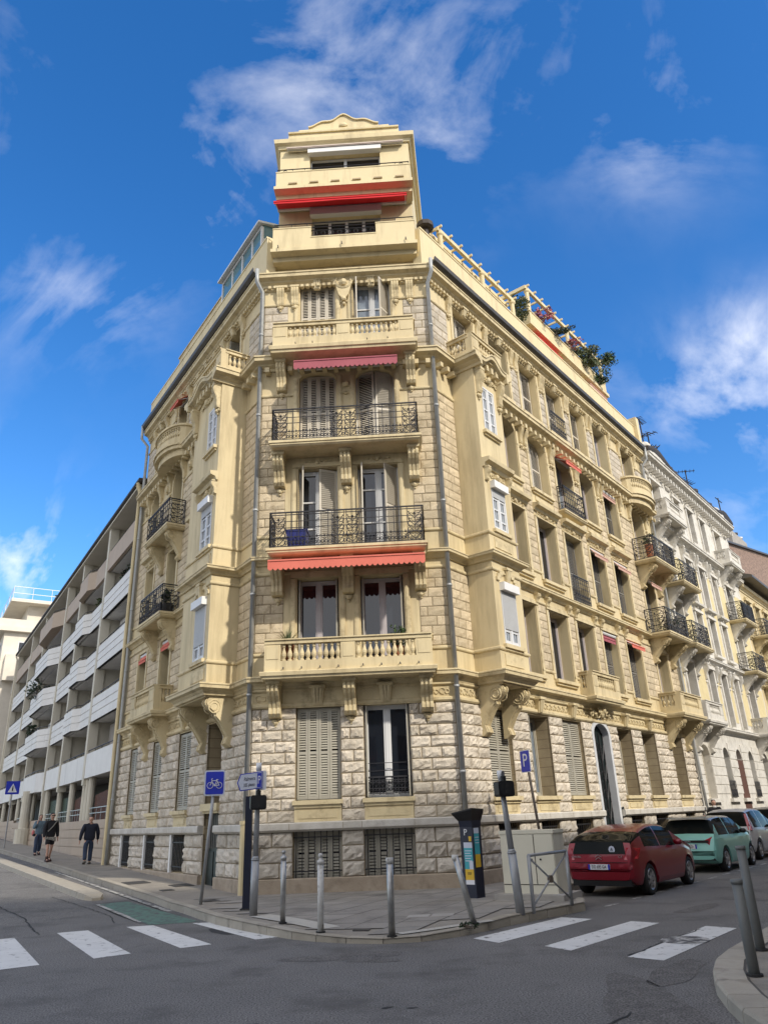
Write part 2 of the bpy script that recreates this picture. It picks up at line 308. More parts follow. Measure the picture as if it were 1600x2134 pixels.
# ------------------------------------------------------------------ mesh helpers
OFF = {}
class MB:
    def __init__(s): s.v = []; s.f = []; s.m = []; s.sm = False
    def p(s, co): s.v.append(tuple(co)); return len(s.v) - 1
    def face(s, pts, m=0):
        s.f.append([s.p(q) for q in pts]); s.m.append(m)
    def fi(s, idx, m=0): s.f.append(list(idx)); s.m.append(m)
    def hexa(s, c, m=0):      # 8 corners, bottom 0-3, top 4-7
        i = [s.p(q) for q in c]
        for a in ((3, 2, 1, 0), (4, 5, 6, 7), (0, 1, 5, 4), (1, 2, 6, 5), (2, 3, 7, 6), (3, 0, 4, 7)): s.fi([i[k] for k in a], m)
    def box(s, x0, x1, y0, y1, z0, z1, m=0):
        s.hexa([(x0, y0, z0), (x1, y0, z0), (x1, y1, z0), (x0, y1, z0), (x0, y0, z1), (x1, y0, z1), (x1, y1, z1), (x0, y1, z1)], m)
    def fb(s, F, u0, u1, z0, z1, w0, w1, m=0):
        P = F.pt
        s.hexa([P(u0, z0, w1), P(u1, z0, w1), P(u1, z0, w0), P(u0, z0, w0), P(u0, z1, w1), P(u1, z1, w1), P(u1, z1, w0), P(u0, z1, w0)], m)
    def loft(s, rings, m=0, closed=True, cap=True):
        n = len(rings[0]); ids = [[s.p(q) for q in r] for r in rings]
        for a, b in zip(ids, ids[1:]):
            for k in range(n if closed else n - 1):
                s.fi((a[k], a[(k + 1) % n], b[(k + 1) % n], b[k]), m)
        if cap and closed:
            s.fi(ids[0][::-1], m); s.fi(ids[-1], m)
    def prism(s, F, poly, u0, u1, m=0):       # poly of (w,z) run along u
        s.loft([[F.pt(u0, z, ww) for ww, z in poly], [F.pt(u1, z, ww) for ww, z in poly]], m)
    def plate(s, F, poly, w0, w1, m=0):       # poly of (u,z) run outward
        s.loft([[F.pt(u, z, w0) for u, z in poly], [F.pt(u, z, w1) for u, z in poly]], m)
    def tube(s, pts, r, n=6, m=0, cap=True):
        pts = [V(q) for q in pts]; rings = []
        rr = r if isinstance(r, (list, tuple)) else [r] * len(pts)
        pa = None
        for i, q in enumerate(pts):
            d = (pts[min(i + 1, len(pts) - 1)] - pts[max(i - 1, 0)])
            d = d.normalized() if d.length > 1e-9 else V((0, 0, 1))
            a = d.orthogonal().normalized() if pa is None else (pa - d * pa.dot(d)).normalized()
            pa = a; b = d.cross(a)
            rings.append([q + (a * math.cos(2 * math.pi * k / n) + b * math.sin(2 * math.pi * k / n)) * rr[i] for k in range(n)])
        s.loft(rings, m, True, cap)
    def lathe(s, c, prof, n=10, m=0):         # prof of (r,z)
        c = V(c)
        s.loft([[c + V((r * math.cos(2 * math.pi * k / n), r * math.sin(2 * math.pi * k / n), z)) for k in range(n)] for r, z in prof], m)
    def ball(s, c, r, n=7, m=0, sq=(1, 1, 1)):
        c = V(c); rings = []
        for j in range(1, 5):
            t = math.pi * j / 5
            rings.append([c + V((r * sq[0] * math.sin(t) * math.cos(2 * math.pi * k / n), r * sq[1] * math.sin(t) * math.sin(2 * math.pi * k / n), -r * sq[2] * math.cos(t))) for k in range(n)])
        s.loft(rings, m)
    def ring(s, c, a, b, R, r, n=10, m=0, t0=0.0, t1=2 * math.pi):   # arc of tube in plane a,b
        c = V(c); a = V(a); b = V(b)
        s.tube([c + a * R * math.cos(t0 + (t1 - t0) * k / n) + b * R * math.sin(t0 + (t1 - t0) * k / n) for k in range(n + 1)], r, 4, m)
    def sweep(s, path, prof, m=0, caps=True):  # path [(x,y)] left to right as seen from outside; prof (out,z)
        P = [V((x, y, 0)) for x, y in path]; rings = []
        for i, q in enumerate(P):
            ns = []
            for a, b in ((i - 1, i), (i, i + 1)):
                if a >= 0 and b < len(P):
                    d = (P[b] - P[a]).normalized(); ns.append(V((d.y, -d.x, 0)))
            nn = ns[0] if len(ns) == 1 else (ns[0] + ns[1]) / (1 + ns[0].dot(ns[1]))
            rings.append([q + nn * o + V((0, 0, z)) for o, z in prof])
        s.loft(rings, m, True, caps)
    def build(s, name, mats, parent=None, smooth=False):
        off = OFF.get(parent.name, V((0, 0, 0))) if parent else V((0, 0, 0))
        me = bpy.data.meshes.new(name)
        me.from_pydata([(x - off.x, y - off.y, z - off.z) for x, y, z in s.v], [], s.f)
        for mm in ([mats] if isinstance(mats, str) else mats): me.materials.append(MATS[mm])
        me.polygons.foreach_set('material_index', s.m)
        if smooth: me.polygons.foreach_set('use_smooth', [True] * len(s.f))
        me.update()
        bm = bmesh.new(); bm.from_mesh(me); bmesh.ops.recalc_face_normals(bm, faces=bm.faces); bm.to_mesh(me); bm.free()
        o = bpy.data.objects.new(name, me); C.objects.link(o)
        if parent: o.parent = parent; OFF[o.name] = off
        return o
class Fr:
    def __init__(s, c, d, n): s.c = V(c); s.d = V(d); s.n = V(n)
    def pt(s, u, z=0.0, w=0.0): return s.c + s.d * u + s.n * w + V((0, 0, z))
def thing(name, label, cat, loc=(0, 0, 0), group=None, rotz=0.0):
    o = bpy.data.objects.new(name, None); C.objects.link(o); o.empty_display_size = 0.3
    o.location = loc; o.rotation_euler = (0, 0, rotz)
    o['label'] = label; o['category'] = cat
    if group: o['group'] = group
    OFF[o.name] = V(loc) if rotz == 0 else V((0, 0, 0))
    return o
def tag(o, label, cat, group=None):
    o['label'] = label; o['category'] = cat
    if group: o['group'] = group
    return o
def struct(o, kind='structure'): o['kind'] = kind; return o

# ------------------------------------------------------------------ frames of the place
aL, aR, aM = rad(-34.24), rad(38.29), rad(-32.4)
CL, CR = V((-3.47, 18.88, 0)), V((1.57, 18.70, 0))
dLr = V((math.sin(aL), math.cos(aL), 0)); nL = V((-math.cos(aL), math.sin(aL), 0))
dR = V((math.sin(aR), math.cos(aR), 0)); nR = V((math.cos(aR), -math.sin(aR), 0))
dF = (CR - CL).normalized(); nF = V((dF.y, -dF.x, 0))
FW = (CR - CL).length
FF = Fr(CL, dF, nF); FR = Fr(CR, dR, nR); FL = Fr(CL, dLr, nL)   # u runs away from the corner
dM = V((math.sin(aM), math.cos(aM), 0)); nM = V((-math.cos(aM), math.sin(aM), 0))
CM = CL + dLr * 12.05
FM = Fr(CM, dM, nM)
def gz(x, y):
    q = V((x, y, 0)) - CL
    s = q.dot(dLr); o = q.dot(nL)
    t = min(1, max(0, (o + 9.0) / 6.0)); t = t * t * (3 - 2 * t)
    return 0.0285 * max(0.0, min(s, 70.0)) * t
# ================================================================== corner building
B = thing('corner_apartment_building', 'tall yellow and stone corner apartment block with stacked balconies and a stepped rooftop tower', 'building', (-1, 18.9, 0))
ZB = -0.3

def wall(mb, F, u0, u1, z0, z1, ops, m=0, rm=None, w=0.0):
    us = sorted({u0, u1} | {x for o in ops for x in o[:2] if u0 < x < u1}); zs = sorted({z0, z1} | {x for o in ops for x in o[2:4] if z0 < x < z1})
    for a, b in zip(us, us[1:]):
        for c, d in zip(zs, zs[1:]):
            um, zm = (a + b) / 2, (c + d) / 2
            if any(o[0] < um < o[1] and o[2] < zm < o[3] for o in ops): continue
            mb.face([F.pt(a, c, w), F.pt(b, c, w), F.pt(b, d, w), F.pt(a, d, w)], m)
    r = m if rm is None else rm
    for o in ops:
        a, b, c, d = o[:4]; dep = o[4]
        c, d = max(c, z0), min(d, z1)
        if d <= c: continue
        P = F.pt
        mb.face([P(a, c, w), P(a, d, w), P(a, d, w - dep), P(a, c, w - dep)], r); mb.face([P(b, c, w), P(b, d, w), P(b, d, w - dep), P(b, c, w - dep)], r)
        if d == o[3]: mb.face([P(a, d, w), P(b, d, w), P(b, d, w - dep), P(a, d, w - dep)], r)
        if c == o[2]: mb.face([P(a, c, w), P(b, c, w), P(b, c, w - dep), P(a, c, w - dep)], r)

def blocks(mb, F, u0, u1, z0, z1, ch, bl, prot, rough, nx=7, nz=5):
    n = max(1, round((z1 - z0) / ch)); ch = (z1 - z0) / n; g = 0.006
    mb.fb(F, u0, u1, z0, z1, -0.05, 0.006, 1)
    for r in range(n):
        a = u0; first = True
        while a < u1 - 0.02:
            L = bl * (0.75 + 0.5 * rnd())
            if first and r % 2: L *= 0.55
            first = False
            b = a + L
            if u1 - b < bl * 0.45: b = u1
            za, zb = z0 + r * ch, z0 + (r + 1) * ch
            gx = [a + g, a + g + 0.022] + [a + (b - a) * k / (nx - 1) for k in range(1, nx - 1)] + [b - g - 0.022, b - g]
            gy = [za + g, za + g + 0.022] + [za + ch * k / (nz - 1) for k in range(1, nz - 1)] + [zb - g - 0.022, zb - g]
            base = prot * (0.75 + 0.5 * rnd()); ids = []
            for j, z in enumerate(gy):
                row = []
                for i, u in enumerate(gx):
                    e = i in (0, len(gx) - 1) or j in (0, len(gy) - 1); e2 = i in (1, len(gx) - 2) or j in (1, len(gy) - 2)
                    ww = 0.0 if e else (base * 0.45 + rough * 0.4 * rnd() if e2 else base + rough * (rnd() - 0.45))
                    row.append(mb.p(F.pt(u + (0 if e else (rnd() - .5) * .02), z + (0 if e else (rnd() - .5) * .02), ww + 0.004)))
                ids.append(row)
            for j in range(len(gy) - 1):
                for i in range(len(gx) - 1): mb.fi((ids[j][i], ids[j][i + 1], ids[j + 1][i + 1], ids[j + 1][i]))
            a = b

def leaf(mb, F, u0, u1, z0, z1, w, cuts=(0.5,), t=0.035, m=0, pitch=0.058):
    s = 0.05
    mb.fb(F, u0, u0 + s, z0, z1, w, w + t, m); mb.fb(F, u1 - s, u1, z0, z1, w, w + t, m)
    zz = [z0] + [z0 + (z1 - z0) * c for c in cuts] + [z1]
    for i, z in enumerate(zz):
        a = z if i == 0 else (z - 2 * s * .7 if i == len(zz) - 1 else z - s * .7); mb.fb(F, u0 + s, u1 - s, a, a + s * 1.4, w + .001, w + t - .001, m)
    for za, zb in zip(zz, zz[1:]):
        za += s * 1.4; zb -= s
        n = max(2, int((zb - za) / pitch))
        for k in range(n):
            z = za + (k + .5) * (zb - za) / n; P = F.pt
            mb.loft([[P(u, z - .024, w + t), P(u, z - .014, w + t), P(u, z + .026, w + .004), P(u, z + .016, w + .004)] for u in (u0 + s, u1 - s)], m, True, False)

def arch_fill(mb, F, u0, u1, zs, rise, w0, w1, m=0, n=10):
    # spandrel pieces that turn a square head at zs+rise into a segmental arch springing at zs
    c = (u0 + u1) / 2; h = (u1 - u0) / 2
    zf = lambda u: zs + rise * math.sqrt(max(0, 1 - ((u - c) / h) ** 2))
    for k in range(n):
        a, b = u0 + (u1 - u0) * k / n, u0 + (u1 - u0) * (k + 1) / n
        mb.plate(F, [(a, zf(a)), (b, zf(b)), (b, zs + rise + .01), (a, zs + rise + .01)], w0, w1, m)

def window(F, u0, u1, z0, z1, d, kind, par=None, fm='frame_white', sm='shutter_grey', gm='glass', trans=(), nbar=0, panels=4, sd=0.16, half=0.0, fold=(1, 1), lower=None):
    par = par or B
    mb = MB(); w0 = -d + .012; e = 0.055
    mb.fb(F, u0, u0 + e, z0, z1, w0, w0 + .06); mb.fb(F, u1 - e, u1, z0, z1, w0, w0 + .06)
    mb.fb(F, u0 + e, u1 - e, z0, z0 + e, w0, w0 + .058); mb.fb(F, u0 + e, u1 - e, z1 - e, z1, w0, w0 + .058)
    c = (u0 + u1) / 2
    mb.fb(F, c - .05, c + .05, z0 + e, z1 - e, w0, w0 + .055)
    for tz in trans: mb.fb(F, u0 + e, u1 - e, tz - .022, tz + .022, w0, w0 + .045)
    for sgn in (-1, 1):     # sash rails
        a, b = (u0 + e, c - .05) if sgn < 0 else (c + .05, u1 - e)
        mb.fb(F, a, a + .04, z0 + e, z1 - e, w0, w0 + .04); mb.fb(F, b - .04, b, z0 + e, z1 - e, w0, w0 + .04)
        mb.fb(F, a + .04, b - .04, z0 + e, z0 + e + .06, w0, w0 + .038); mb.fb(F, a + .04, b - .04, z1 - e - .05, z1 - e, w0, w0 + .038)
        for k in range(nbar): mb.fb(F, a + (b - a) * (k + 1) / (nbar + 1) - .008, a + (b - a) * (k + 1) / (nbar + 1) + .008, z0 + e, z1 - e, w0, w0 + .03)
    o = mb.build('window', fm, par)
    g = MB(); g.fb(F, u0 + .01, u1 - .01, z0 + .01, z1 - .01, w0 - .04, w0 + .012); g.build('pane', gm, o)
    if kind == 'closed':
        mid = (u0 + u1) / 2
        for a, b in ((u0 + .02, mid - .004), (mid + .004, u1 - .02)):
            s = MB()
            if panels == 4: leaf(s, F, a, (a + b) / 2 - .003, z0 + .02, z1 - .02, -sd); leaf(s, F, (a + b) / 2 + .003, b, z0 + .02, z1 - .02, -sd)
            else: leaf(s, F, a, b, z0 + .02, z1 - .02, -sd)
            s.build('shutter', sm, o)
    if kind in ('open', 'ajar'):
        for sgn in (0, 1):
            if not fold[sgn]: continue
            u = u0 + .05 if sgn == 0 else u1 - .05
            an = fold[sgn] if fold[sgn] != 1 else 4
            L = max(.22, d - .08) if fold[sgn] == 1 else (u1 - u0) * .46
            di = (F.n * math.cos(rad(an)) + F.d * (1 if sgn == 0 else -1) * math.sin(rad(an)))
            nn = V((di.y, -di.x, 0))
            G = Fr(F.pt(u, 0, (-d + .075)), di, nn); s = MB()
            leaf(s, G, 0, L, z0 + .02, z1 - .02, -.018); s.build('shutter', sm, o)
    return o

def console(mb, F, u, zt, h, dp, wd, drop=True):
    pr = [(0, 0), (dp, 0), (dp, -.1 * h), (dp * .93, -.13 * h), (dp * 1.0, -.2 * h), (dp * .98, -.3 * h), (dp * .82, -.42 * h), (dp * .58, -.55 * h), (dp * .46, -.72 * h), (dp * .48, -.88 * h), (dp * .36, -.97 * h), (0, -h)]
    P = [(a, zt + b) for a, b in pr]
    mb.prism(F, P, u - wd / 2, u + wd / 2)
    mb.fb(F, u - wd * .58, u + wd * .58, zt - .09 * h, zt + .001, 0.002, dp * 1.06)
    for k in (-.34, 0, .34):
        Q = [(a * 1.06 + .01 if a > 0 else 0, b) for a, b in P[2:-1]]; Q = [(0, P[2][1])] + Q + [(0, P[-1][1])]
        mb.prism(F, Q, u + k * wd - wd * .1, u + k * wd + wd * .1)
    if drop:
        mb.ball(F.pt(u, zt - h - .08, .05), .075, 7); mb.ball(F.pt(u - .06, zt - h - .05, .03), .05, 6); mb.ball(F.pt(u + .06, zt - h - .05, .03), .05, 6)
        mb.ball(F.pt(u, zt - h - .17, .03), .04, 6)

def scroll_bracket(mb, F, u, zt, h, dp, wd):     # big S-shaped oriel bracket
    P = []
    for k in range(9): t = k / 8; P.append((dp * (.78 + .22 * math.cos(math.pi * (t - .35) * 1.1)), zt - .34 * h * t))
    for k in range(1, 10): t = k / 9; P.append((dp * (.80 - .62 * (t ** .62)), zt - h * (.34 + .45 * t)))
    P += [(dp * .24, zt - .86 * h), (dp * .27, zt - .93 * h), (dp * .12, zt - h), (0, zt - h), (0, zt)]
    mb.prism(F, P, u - wd / 2, u + wd / 2)
    for sgn in (-1, 1):
        c = F.pt(u + sgn * wd * .5, zt - .2 * h, dp * .72)
        for R in (.13, .075): mb.ring(c, F.n, V((0, 0, 1)), R * h, .018, 10)
    for k in (-.3, .3): mb.prism(F, [(a * 1.03 + (.012 if a else 0), z) for a, z in P], u + k * wd - .025, u + k * wd + .025)

def ornament(mb, F, u, z, wd, h, w=0.0, seed=0):
    r = random.Random(seed)
    mb.ball(F.pt(u, z, w + .03), min(wd, h) * .32, 8, 0, (1, 1, 1.15))
    for sgn in (-1, 1):
        for k in range(3):
            t = (k + 1) / 3
            cc = F.pt(u + sgn * wd * .5 * t * .92, z + h * .3 * (r.random() - .5), w + .02)
            mb.ring(cc, F.d, V((0, 0, 1)), h * (.28 - .06 * k), h * .07, 8, 0, r.random() * 3, 5 + r.random() * 2)
            mb.ball(F.pt(u + sgn * wd * .5 * (t - .15), z - h * .2 * r.random(), w + .015), h * .14, 6)
            mb.ball(F.pt(u + sgn * wd * .5 * (t - .05), z + h * .28 * r.random(), w + .015), h * .11, 6)

def keystone(mb, F, u, zt, h, wd=.34, dp=.16):
    mb.loft([[F.pt(u - wd * .34, zt - h, 0), F.pt(u + wd * .34, zt - h, 0), F.pt(u + wd * .34, zt - h, dp * .55), F.pt(u - wd * .34, zt - h, dp * .55)],
             [F.pt(u - wd * .5, zt, 0), F.pt(u + wd * .5, zt, 0), F.pt(u + wd * .5, zt, dp), F.pt(u - wd * .5, zt, dp)]])
    for k in (-.25, 0, .25): mb.loft([[F.pt(u + k * wd * .7 - .02, zt - h * .95, dp * .5), F.pt(u + k * wd * .7 + .02, zt - h * .95, dp * .5), F.pt(u + k * wd * .7 + .02, zt - h * .95, dp * .7), F.pt(u + k * wd * .7 - .02, zt - h * .95, dp * .7)],
             [F.pt(u + k * wd - .03, zt - .06, dp * .9), F.pt(u + k * wd + .03, zt - .06, dp * .9), F.pt(u + k * wd + .03, zt - .06, dp * 1.18), F.pt(u + k * wd - .03, zt - .06, dp * 1.18)]])
    mb.fb(F, u - wd * .58, u + wd * .58, zt - .07, zt, .001, dp * 1.25)

BAL = [(.055, 0), (.055, .04), (.03, .05), (.062, .12), (.066, .17), (.03, .27), (.026, .31), (.045, .33), (.045, .40)]
def balustrade_run(mb, F, u0, u1, z0, h, w, gap=.15):
    n = max(1, int(round((u1 - u0) / gap))); s = h / .40
    for k in range(n): mb.lathe(F.pt(u0 + (k + .5) * (u1 - u0) / n, z0, w), [(r * s ** .5 * .95, z * s) for r, z in BAL], 8)

def balcony_stone(F, u0, u1, zs, dep, posts, z_b=.26, z_o=.42, zt=.12, slab=.17, par=None, over=.1, back=0.0):
    """slab, solid base, balusters between posts, cap; closed on both sides"""
    mb = MB()
    top = zs + z_b + z_o + zt
    mb.loft([[F.pt(u0 - over * k, zs - slab * j, 0) for k in (1,)][:1] + [F.pt(u0 - over * e, zs - slab * j, dep + over * e), F.pt(u1 + over * e, zs - slab * j, dep + over * e), F.pt(u1 + over * e, zs - slab * j, 0)] for j, e in ((1, .35), (.62, .5), (.6, .85), (.1, 1), (0, .9))])
    t = .14
    def runs(G, a, b, w, ps):
        mb.fb(G, a, b, zs, zs + z_b, w - t, w)
        mb.fb(G, a, b, top - zt, top - .03, w - t - .01, w + .015)
        mb.fb(G, a, b, top - .03, top, w - t - .04, w + .05)
        for p0, p1 in ps:
            mb.fb(G, p0, p1, zs + z_b, top - zt, w - t, w - .001)
            if p1 - p0 > .2: mb.fb(G, p0 + .05, p1 - .05, zs + z_b + .05, top - zt - .05, w - .01, w + .012)
        for (p0, p1), (q0, q1) in zip(ps, ps[1:]): balustrade_run(mb, G, p1, q0, zs + z_b, z_o, w - t / 2)
    runs(F, u0, u1, dep, posts)
    for G, wd in ((Fr(F.pt(u0), F.n, -F.d), 0), (Fr(F.pt(u1), F.n, F.d), 0)):
        runs(G, 0.0, dep - t, 0.0, [(0, .1), (max(.2, dep - t - .1), dep - t)])
    return mb.build('balustrade_balcony', 'paint', par or B)

def scroll_panel(mb, P, u0, u1, z0, z1, D, m=0):     # flowery ironwork panel
    c = (u0 + u1) / 2; hh = z1 - z0; ww = (u1 - u0) / 2; up = V((0, 0, 1)); r = .012
    mb.tube([P(c, z0), P(c, z1 - hh * .1)], .011, 4, m)
    for k, (zz, R) in enumerate(((.12, .16), (.34, .13), (.55, .17), (.78, .14))):
        for s in (-1, 1):
            mb.ring(P(c + s * ww * .5, z0 + hh * zz), D * s, up, ww * .42, r, 8, m, -2.2, 2.4)
            mb.tube([P(c, z0 + hh * (zz - .08)), P(c + s * ww * .45, z0 + hh * (zz + .02)), P(c + s * ww * .85, z0 + hh * (zz + .13))], r, 4, m)
            mb.ball(P(c + s * ww * .8, z0 + hh * (zz + .13)), .022, 5, m)
    mb.ball(P(c, z1 - hh * .14), .035, 6, m)

def railing(F, u0, u1, z0, h, w, par, panels=(), side=True, name='railing', m='iron', grid=.19):
    mb = MB(); up = V((0, 0, 1))
    def run(P, D, a, b, pans):
        for zz, r in ((h, .024), (h - .07, .014), (.05, .015), (.30, .012), (.56, .012), (.74, .011)):
            mb.tube([P(a, z0 + zz), P(b, z0 + zz)], r, 4)
        n = max(1, int((b - a) / grid))
        for k in range(n + 1):
            u = a + (b - a) * k / n
            if any(p0 < u < p1 for p0, p1 in pans): continue
            mb.tube([P(u, z0 + .02), P(u, z0 + h)], .015 if k in (0, n) else .012, 4)
        for k in range(n):
            u = a + (b - a) * (k + .5) / n; q = (b - a) / n
            if any(p0 < u < p1 for p0, p1 in pans): continue
            for s in (-1, 1): mb.ring(P(u + s * q * .24, z0 + .14), D, up, q * .2, .011, 8)
            mb.tube([P(u, z0 + .05), P(u, z0 + .36)], .008, 4); mb.ball(P(u, z0 + .3), .03, 5)
            for s in (-1, 1): mb.tube([P(u, z0 + .2), P(u + s * q * .3, z0 + .26), P(u + s * q * .42, z0 + .33)], .007, 4)
        for p0, p1 in pans:
            for u in (p0, p1): mb.tube([P(u, z0 + .02), P(u, z0 + h)], .012, 4)
            scroll_panel(mb, P, p0, p1, z0 + .05, z0 + h - .08, D)
    run(lambda u, z: F.pt(u, z, w), F.d, u0, u1, panels)
    if side:
        for u in (u0, u1): run(lambda a, z, u=u: F.pt(u, z, a), F.n, .03, w, [(.06, w - .06)] if w > .5 else [])
    return mb.build(name, m, par)

def slab_balcony(F, u0, u1, zt, dep, th=.17, par=None):
    mb = MB()
    mb.loft([[F.pt(u0 + a, zt + z, -.02), F.pt(u0 + a, zt + z, dep - a), F.pt(u1 - a, zt + z, dep - a), F.pt(u1 - a, zt + z, -.02)] for a, z in ((.08, -th), (.03, -th * .72), (.03, -th * .45), (0, -th * .4), (0, 0))])
    return mb.build('balcony', 'paint', par or B)

def awning(F, u0, u1, zt, out, drop, val, m, w0=.05, par=None, name='awning', scal=.13):
    mb = MB(); P = F.pt
    mb.tube([P(u0, zt, w0 + .06), P(u1, zt, w0 + .06)], .06, 8, 1)
    for u in (u0 + .04, u1 - .04): mb.tube([P(u, zt - .05, w0), P(u, zt - drop - .01, w0 + out)], .014, 4, 1)
    mb.loft([[P(u0, zt + .05, w0 + .05), P(u1, zt + .05, w0 + .05), P(u1, zt + .035, w0 + .05), P(u0, zt + .035, w0 + .05)], [P(u0, zt - drop, w0 + out), P(u1, zt - drop, w0 + out), P(u1, zt - drop - .015, w0 + out), P(u0, zt - drop - .015, w0 + out)]])
    mb.fb(F, u0, u1, zt - drop - .03, zt - drop + .01, w0 + out, w0 + out + .03, 0)
    o = mb.build(name, [m, 'frame_white'], par or B)
    if val:
        v = MB(); n = max(2, int((u1 - u0) / scal)); top = zt - drop - .03
        for k in range(n):
            a = u0 + (u1 - u0) * k / n; b = u0 + (u1 - u0) * (k + 1) / n; q = (b - a)
            v.plate(F, [(a, top), (a, top - val * .78), (a + q * .25, top - val * .95), (a + q * .5, top - val), (a + q * .75, top - val * .95), (b, top - val * .78), (b, top)], w0 + out + .004, w0 + out + .012)
        v.build('valance', m, o)
    return o

# ---- openings
FWN = [(1.10, 2.20), (2.77, 3.90)]
RC = dict(b=(1.42, 2.62), w1=(3.62, 4.86), w2=(5.72, 7.04), w3=(7.76, 9.10), w4=(9.85, 11.14), w5=(12.05, 13.43), w6=(15.08, 16.38))
LC = dict(a=(1.85, 2.90), b=(4.22, 5.28), c=(6.82, 7.80), d=(9.45, 10.38))
FL_Z = {0: (2.05, 4.22), 1: (5.42, 7.60), 2: (8.62, 10.84), 3: (11.90, 14.06), 4: (14.92, 17.05)}
DF, DR, DL = .30, .44, .38
opsF, opsR, opsL = [], [], []
for a, b in FWN:
    opsF += [(a - .05, b, .36, 1.42, .30), (a, b, 2.10, 4.26, DF), (a, b, 5.05, 7.60, DF), (a, b, 8.30, 10.86, DF), (a, b, 11.42, 14.04, DF), (a, b, 14.95, 17.32, DF)]
for k, (a, b) in RC.items():
    if k == 'w3': opsR.append((a, b, .14, 4.34, .75))
    else: opsR += [(a, b, 2.05, 4.22, DR + .08), (a + .1, b - .05, .42, 1.42, .35)]
    for f in (1, 2, 3, 4):
        if k == 'b' and f < 4: continue
        opsR.append((a, b, FL_Z[f][0] if not (k in ('w3', 'w6') and f in (1, 2, 3)) else FL_Z[f][0] - .35, FL_Z[f][1], DR))
for k, (a, b) in LC.items():
    if k == 'a': opsL += [(a, b, .14, 1.98, .45), (a, b, 2.16, 4.22, .45)]
    else: opsL += [(a, b, 2.05, 4.22, DL), (a + .05, b - .05, .45, 1.42, .3)]
    for f in (1, 2, 3, 4):
        if k == 'a' and f < 4: continue
        if k == 'b' and f in (1, 2, 3): opsL.append((a + .25, b, *FL_Z[f], DL)); continue
        opsL.append((a, b, FL_Z[f][0] - (.35 if k == 'c' else 0), FL_Z[f][1], DL))
UE_R, UE_L, ZT = 17.6, 11.72, 17.95
for F, u1, ops, nm in ((FF, FW, opsF, 'corner_wall'), (FR, UE_R, opsR, 'street_wall'), (FL, UE_L, opsL, 'street_wall')):
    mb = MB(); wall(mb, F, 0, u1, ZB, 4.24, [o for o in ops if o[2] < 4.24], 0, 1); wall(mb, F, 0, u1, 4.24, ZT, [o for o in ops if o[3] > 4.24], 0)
    if F is FR: arch_fill(mb, F, 7.76, 9.10, 3.9, .44, -.75, 0.002)
    if F is FR:
        for k, (a, b) in RC.items():
            if k != 'b': arch_fill(mb, F, a, b, 13.80, .26, -DR, .003)
    if F is FL:
        for k in ('c', 'd'): arch_fill(mb, F, *LC[k], 13.80, .26, -DL, .003)
    if F is FF:
        for a, b in FWN: arch_fill(mb, F, a, b, 13.84, .20, -DF, .003)
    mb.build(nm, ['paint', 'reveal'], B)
# closing walls and roof, seen from the side
EL, ER = FL.pt(UE_L), FR.pt(UE_R); BK = (EL + ER) * .5 + V((0, 9, 0))
mb = MB()
for a, b in ((EL, EL - nL * 11), (ER, ER - nR * 11), (EL - nL * 11, BK), (ER - nR * 11, BK)):
    mb.face([a + V((0, 0, ZB)), b + V((0, 0, ZB)), b + V((0, 0, 19.0)), a + V((0, 0, 19.0))])
mb.face([q + V((0, 0, 18.1)) for q in (CL, CR, ER, ER - nR * 11, BK, EL - nL * 11, EL)])
mb.build('rear_wall', 'cream', B)

# ---- stonework
def gaps(u0, u1, cuts):
    out = []; a = u0
    for c, d in sorted(cuts):
        if c - a > .08: out.append((a, c))
        a = max(a, d)
    if u1 - a > .08: out.append((a, u1))
    return out
gfc = {FF: FWN, FR: list(RC.values()), FL: list(LC.values())}
UE = {FF: FW, FR: UE_R, FL: UE_L}
OPS = {FF: opsF, FR: opsR, FL: opsL}
def stones(name, m, F, a, b, z0, z1, *k):
    x = MB(); blocks(x, F, a, b, z0, z1, *k); x.build(name, [m, 'mortar'], B)
for F in (FF, FR, FL):
    for a, b in gaps(0.0, UE[F], gfc[F]): stones('rusticated_stonework', 'rock', F, a, b, 1.62, 4.25, .257, .48, .042, .040)
    for a, b in gaps(0.0, UE[F], [(o[0], o[1]) for o in OPS[F] if o[2] < 1.0]): stones('plinth_stonework', 'rock_low', F, a, b, .44, 1.42, .33, .60, .06, .055)
pF = [(0, .74), (4.30, FW)]
pR = [(0, 1.05), (2.75, 3.42), (5.02, 5.56), (7.2, 7.6), (9.26, 9.69), (11.3, 11.89), (13.6, 14.92), (16.55, 17.5)]
pL = [(0, 1.1), (3.45, 4.15), (5.42, 6.66), (7.95, 9.3), (10.5, 11.6)]
for F, ps in ((FF, pF), (FR, pR), (FL, pL)):
    for a, b in ps:
        stones('ashlar_stonework', 'ashlar', F, a, b, 5.66, 7.7, .255, .42, .020, .022, 4, 3)
        stones('ashlar_stonework', 'ashlar', F, a, b, 8.86, 13.22, .256, .42, .020, .022, 4, 3)
        stones('upper_ashlar', 'ashlar_grey', F, a, b, 14.6, 16.5, .256, .42, .022, .022, 4, 3)

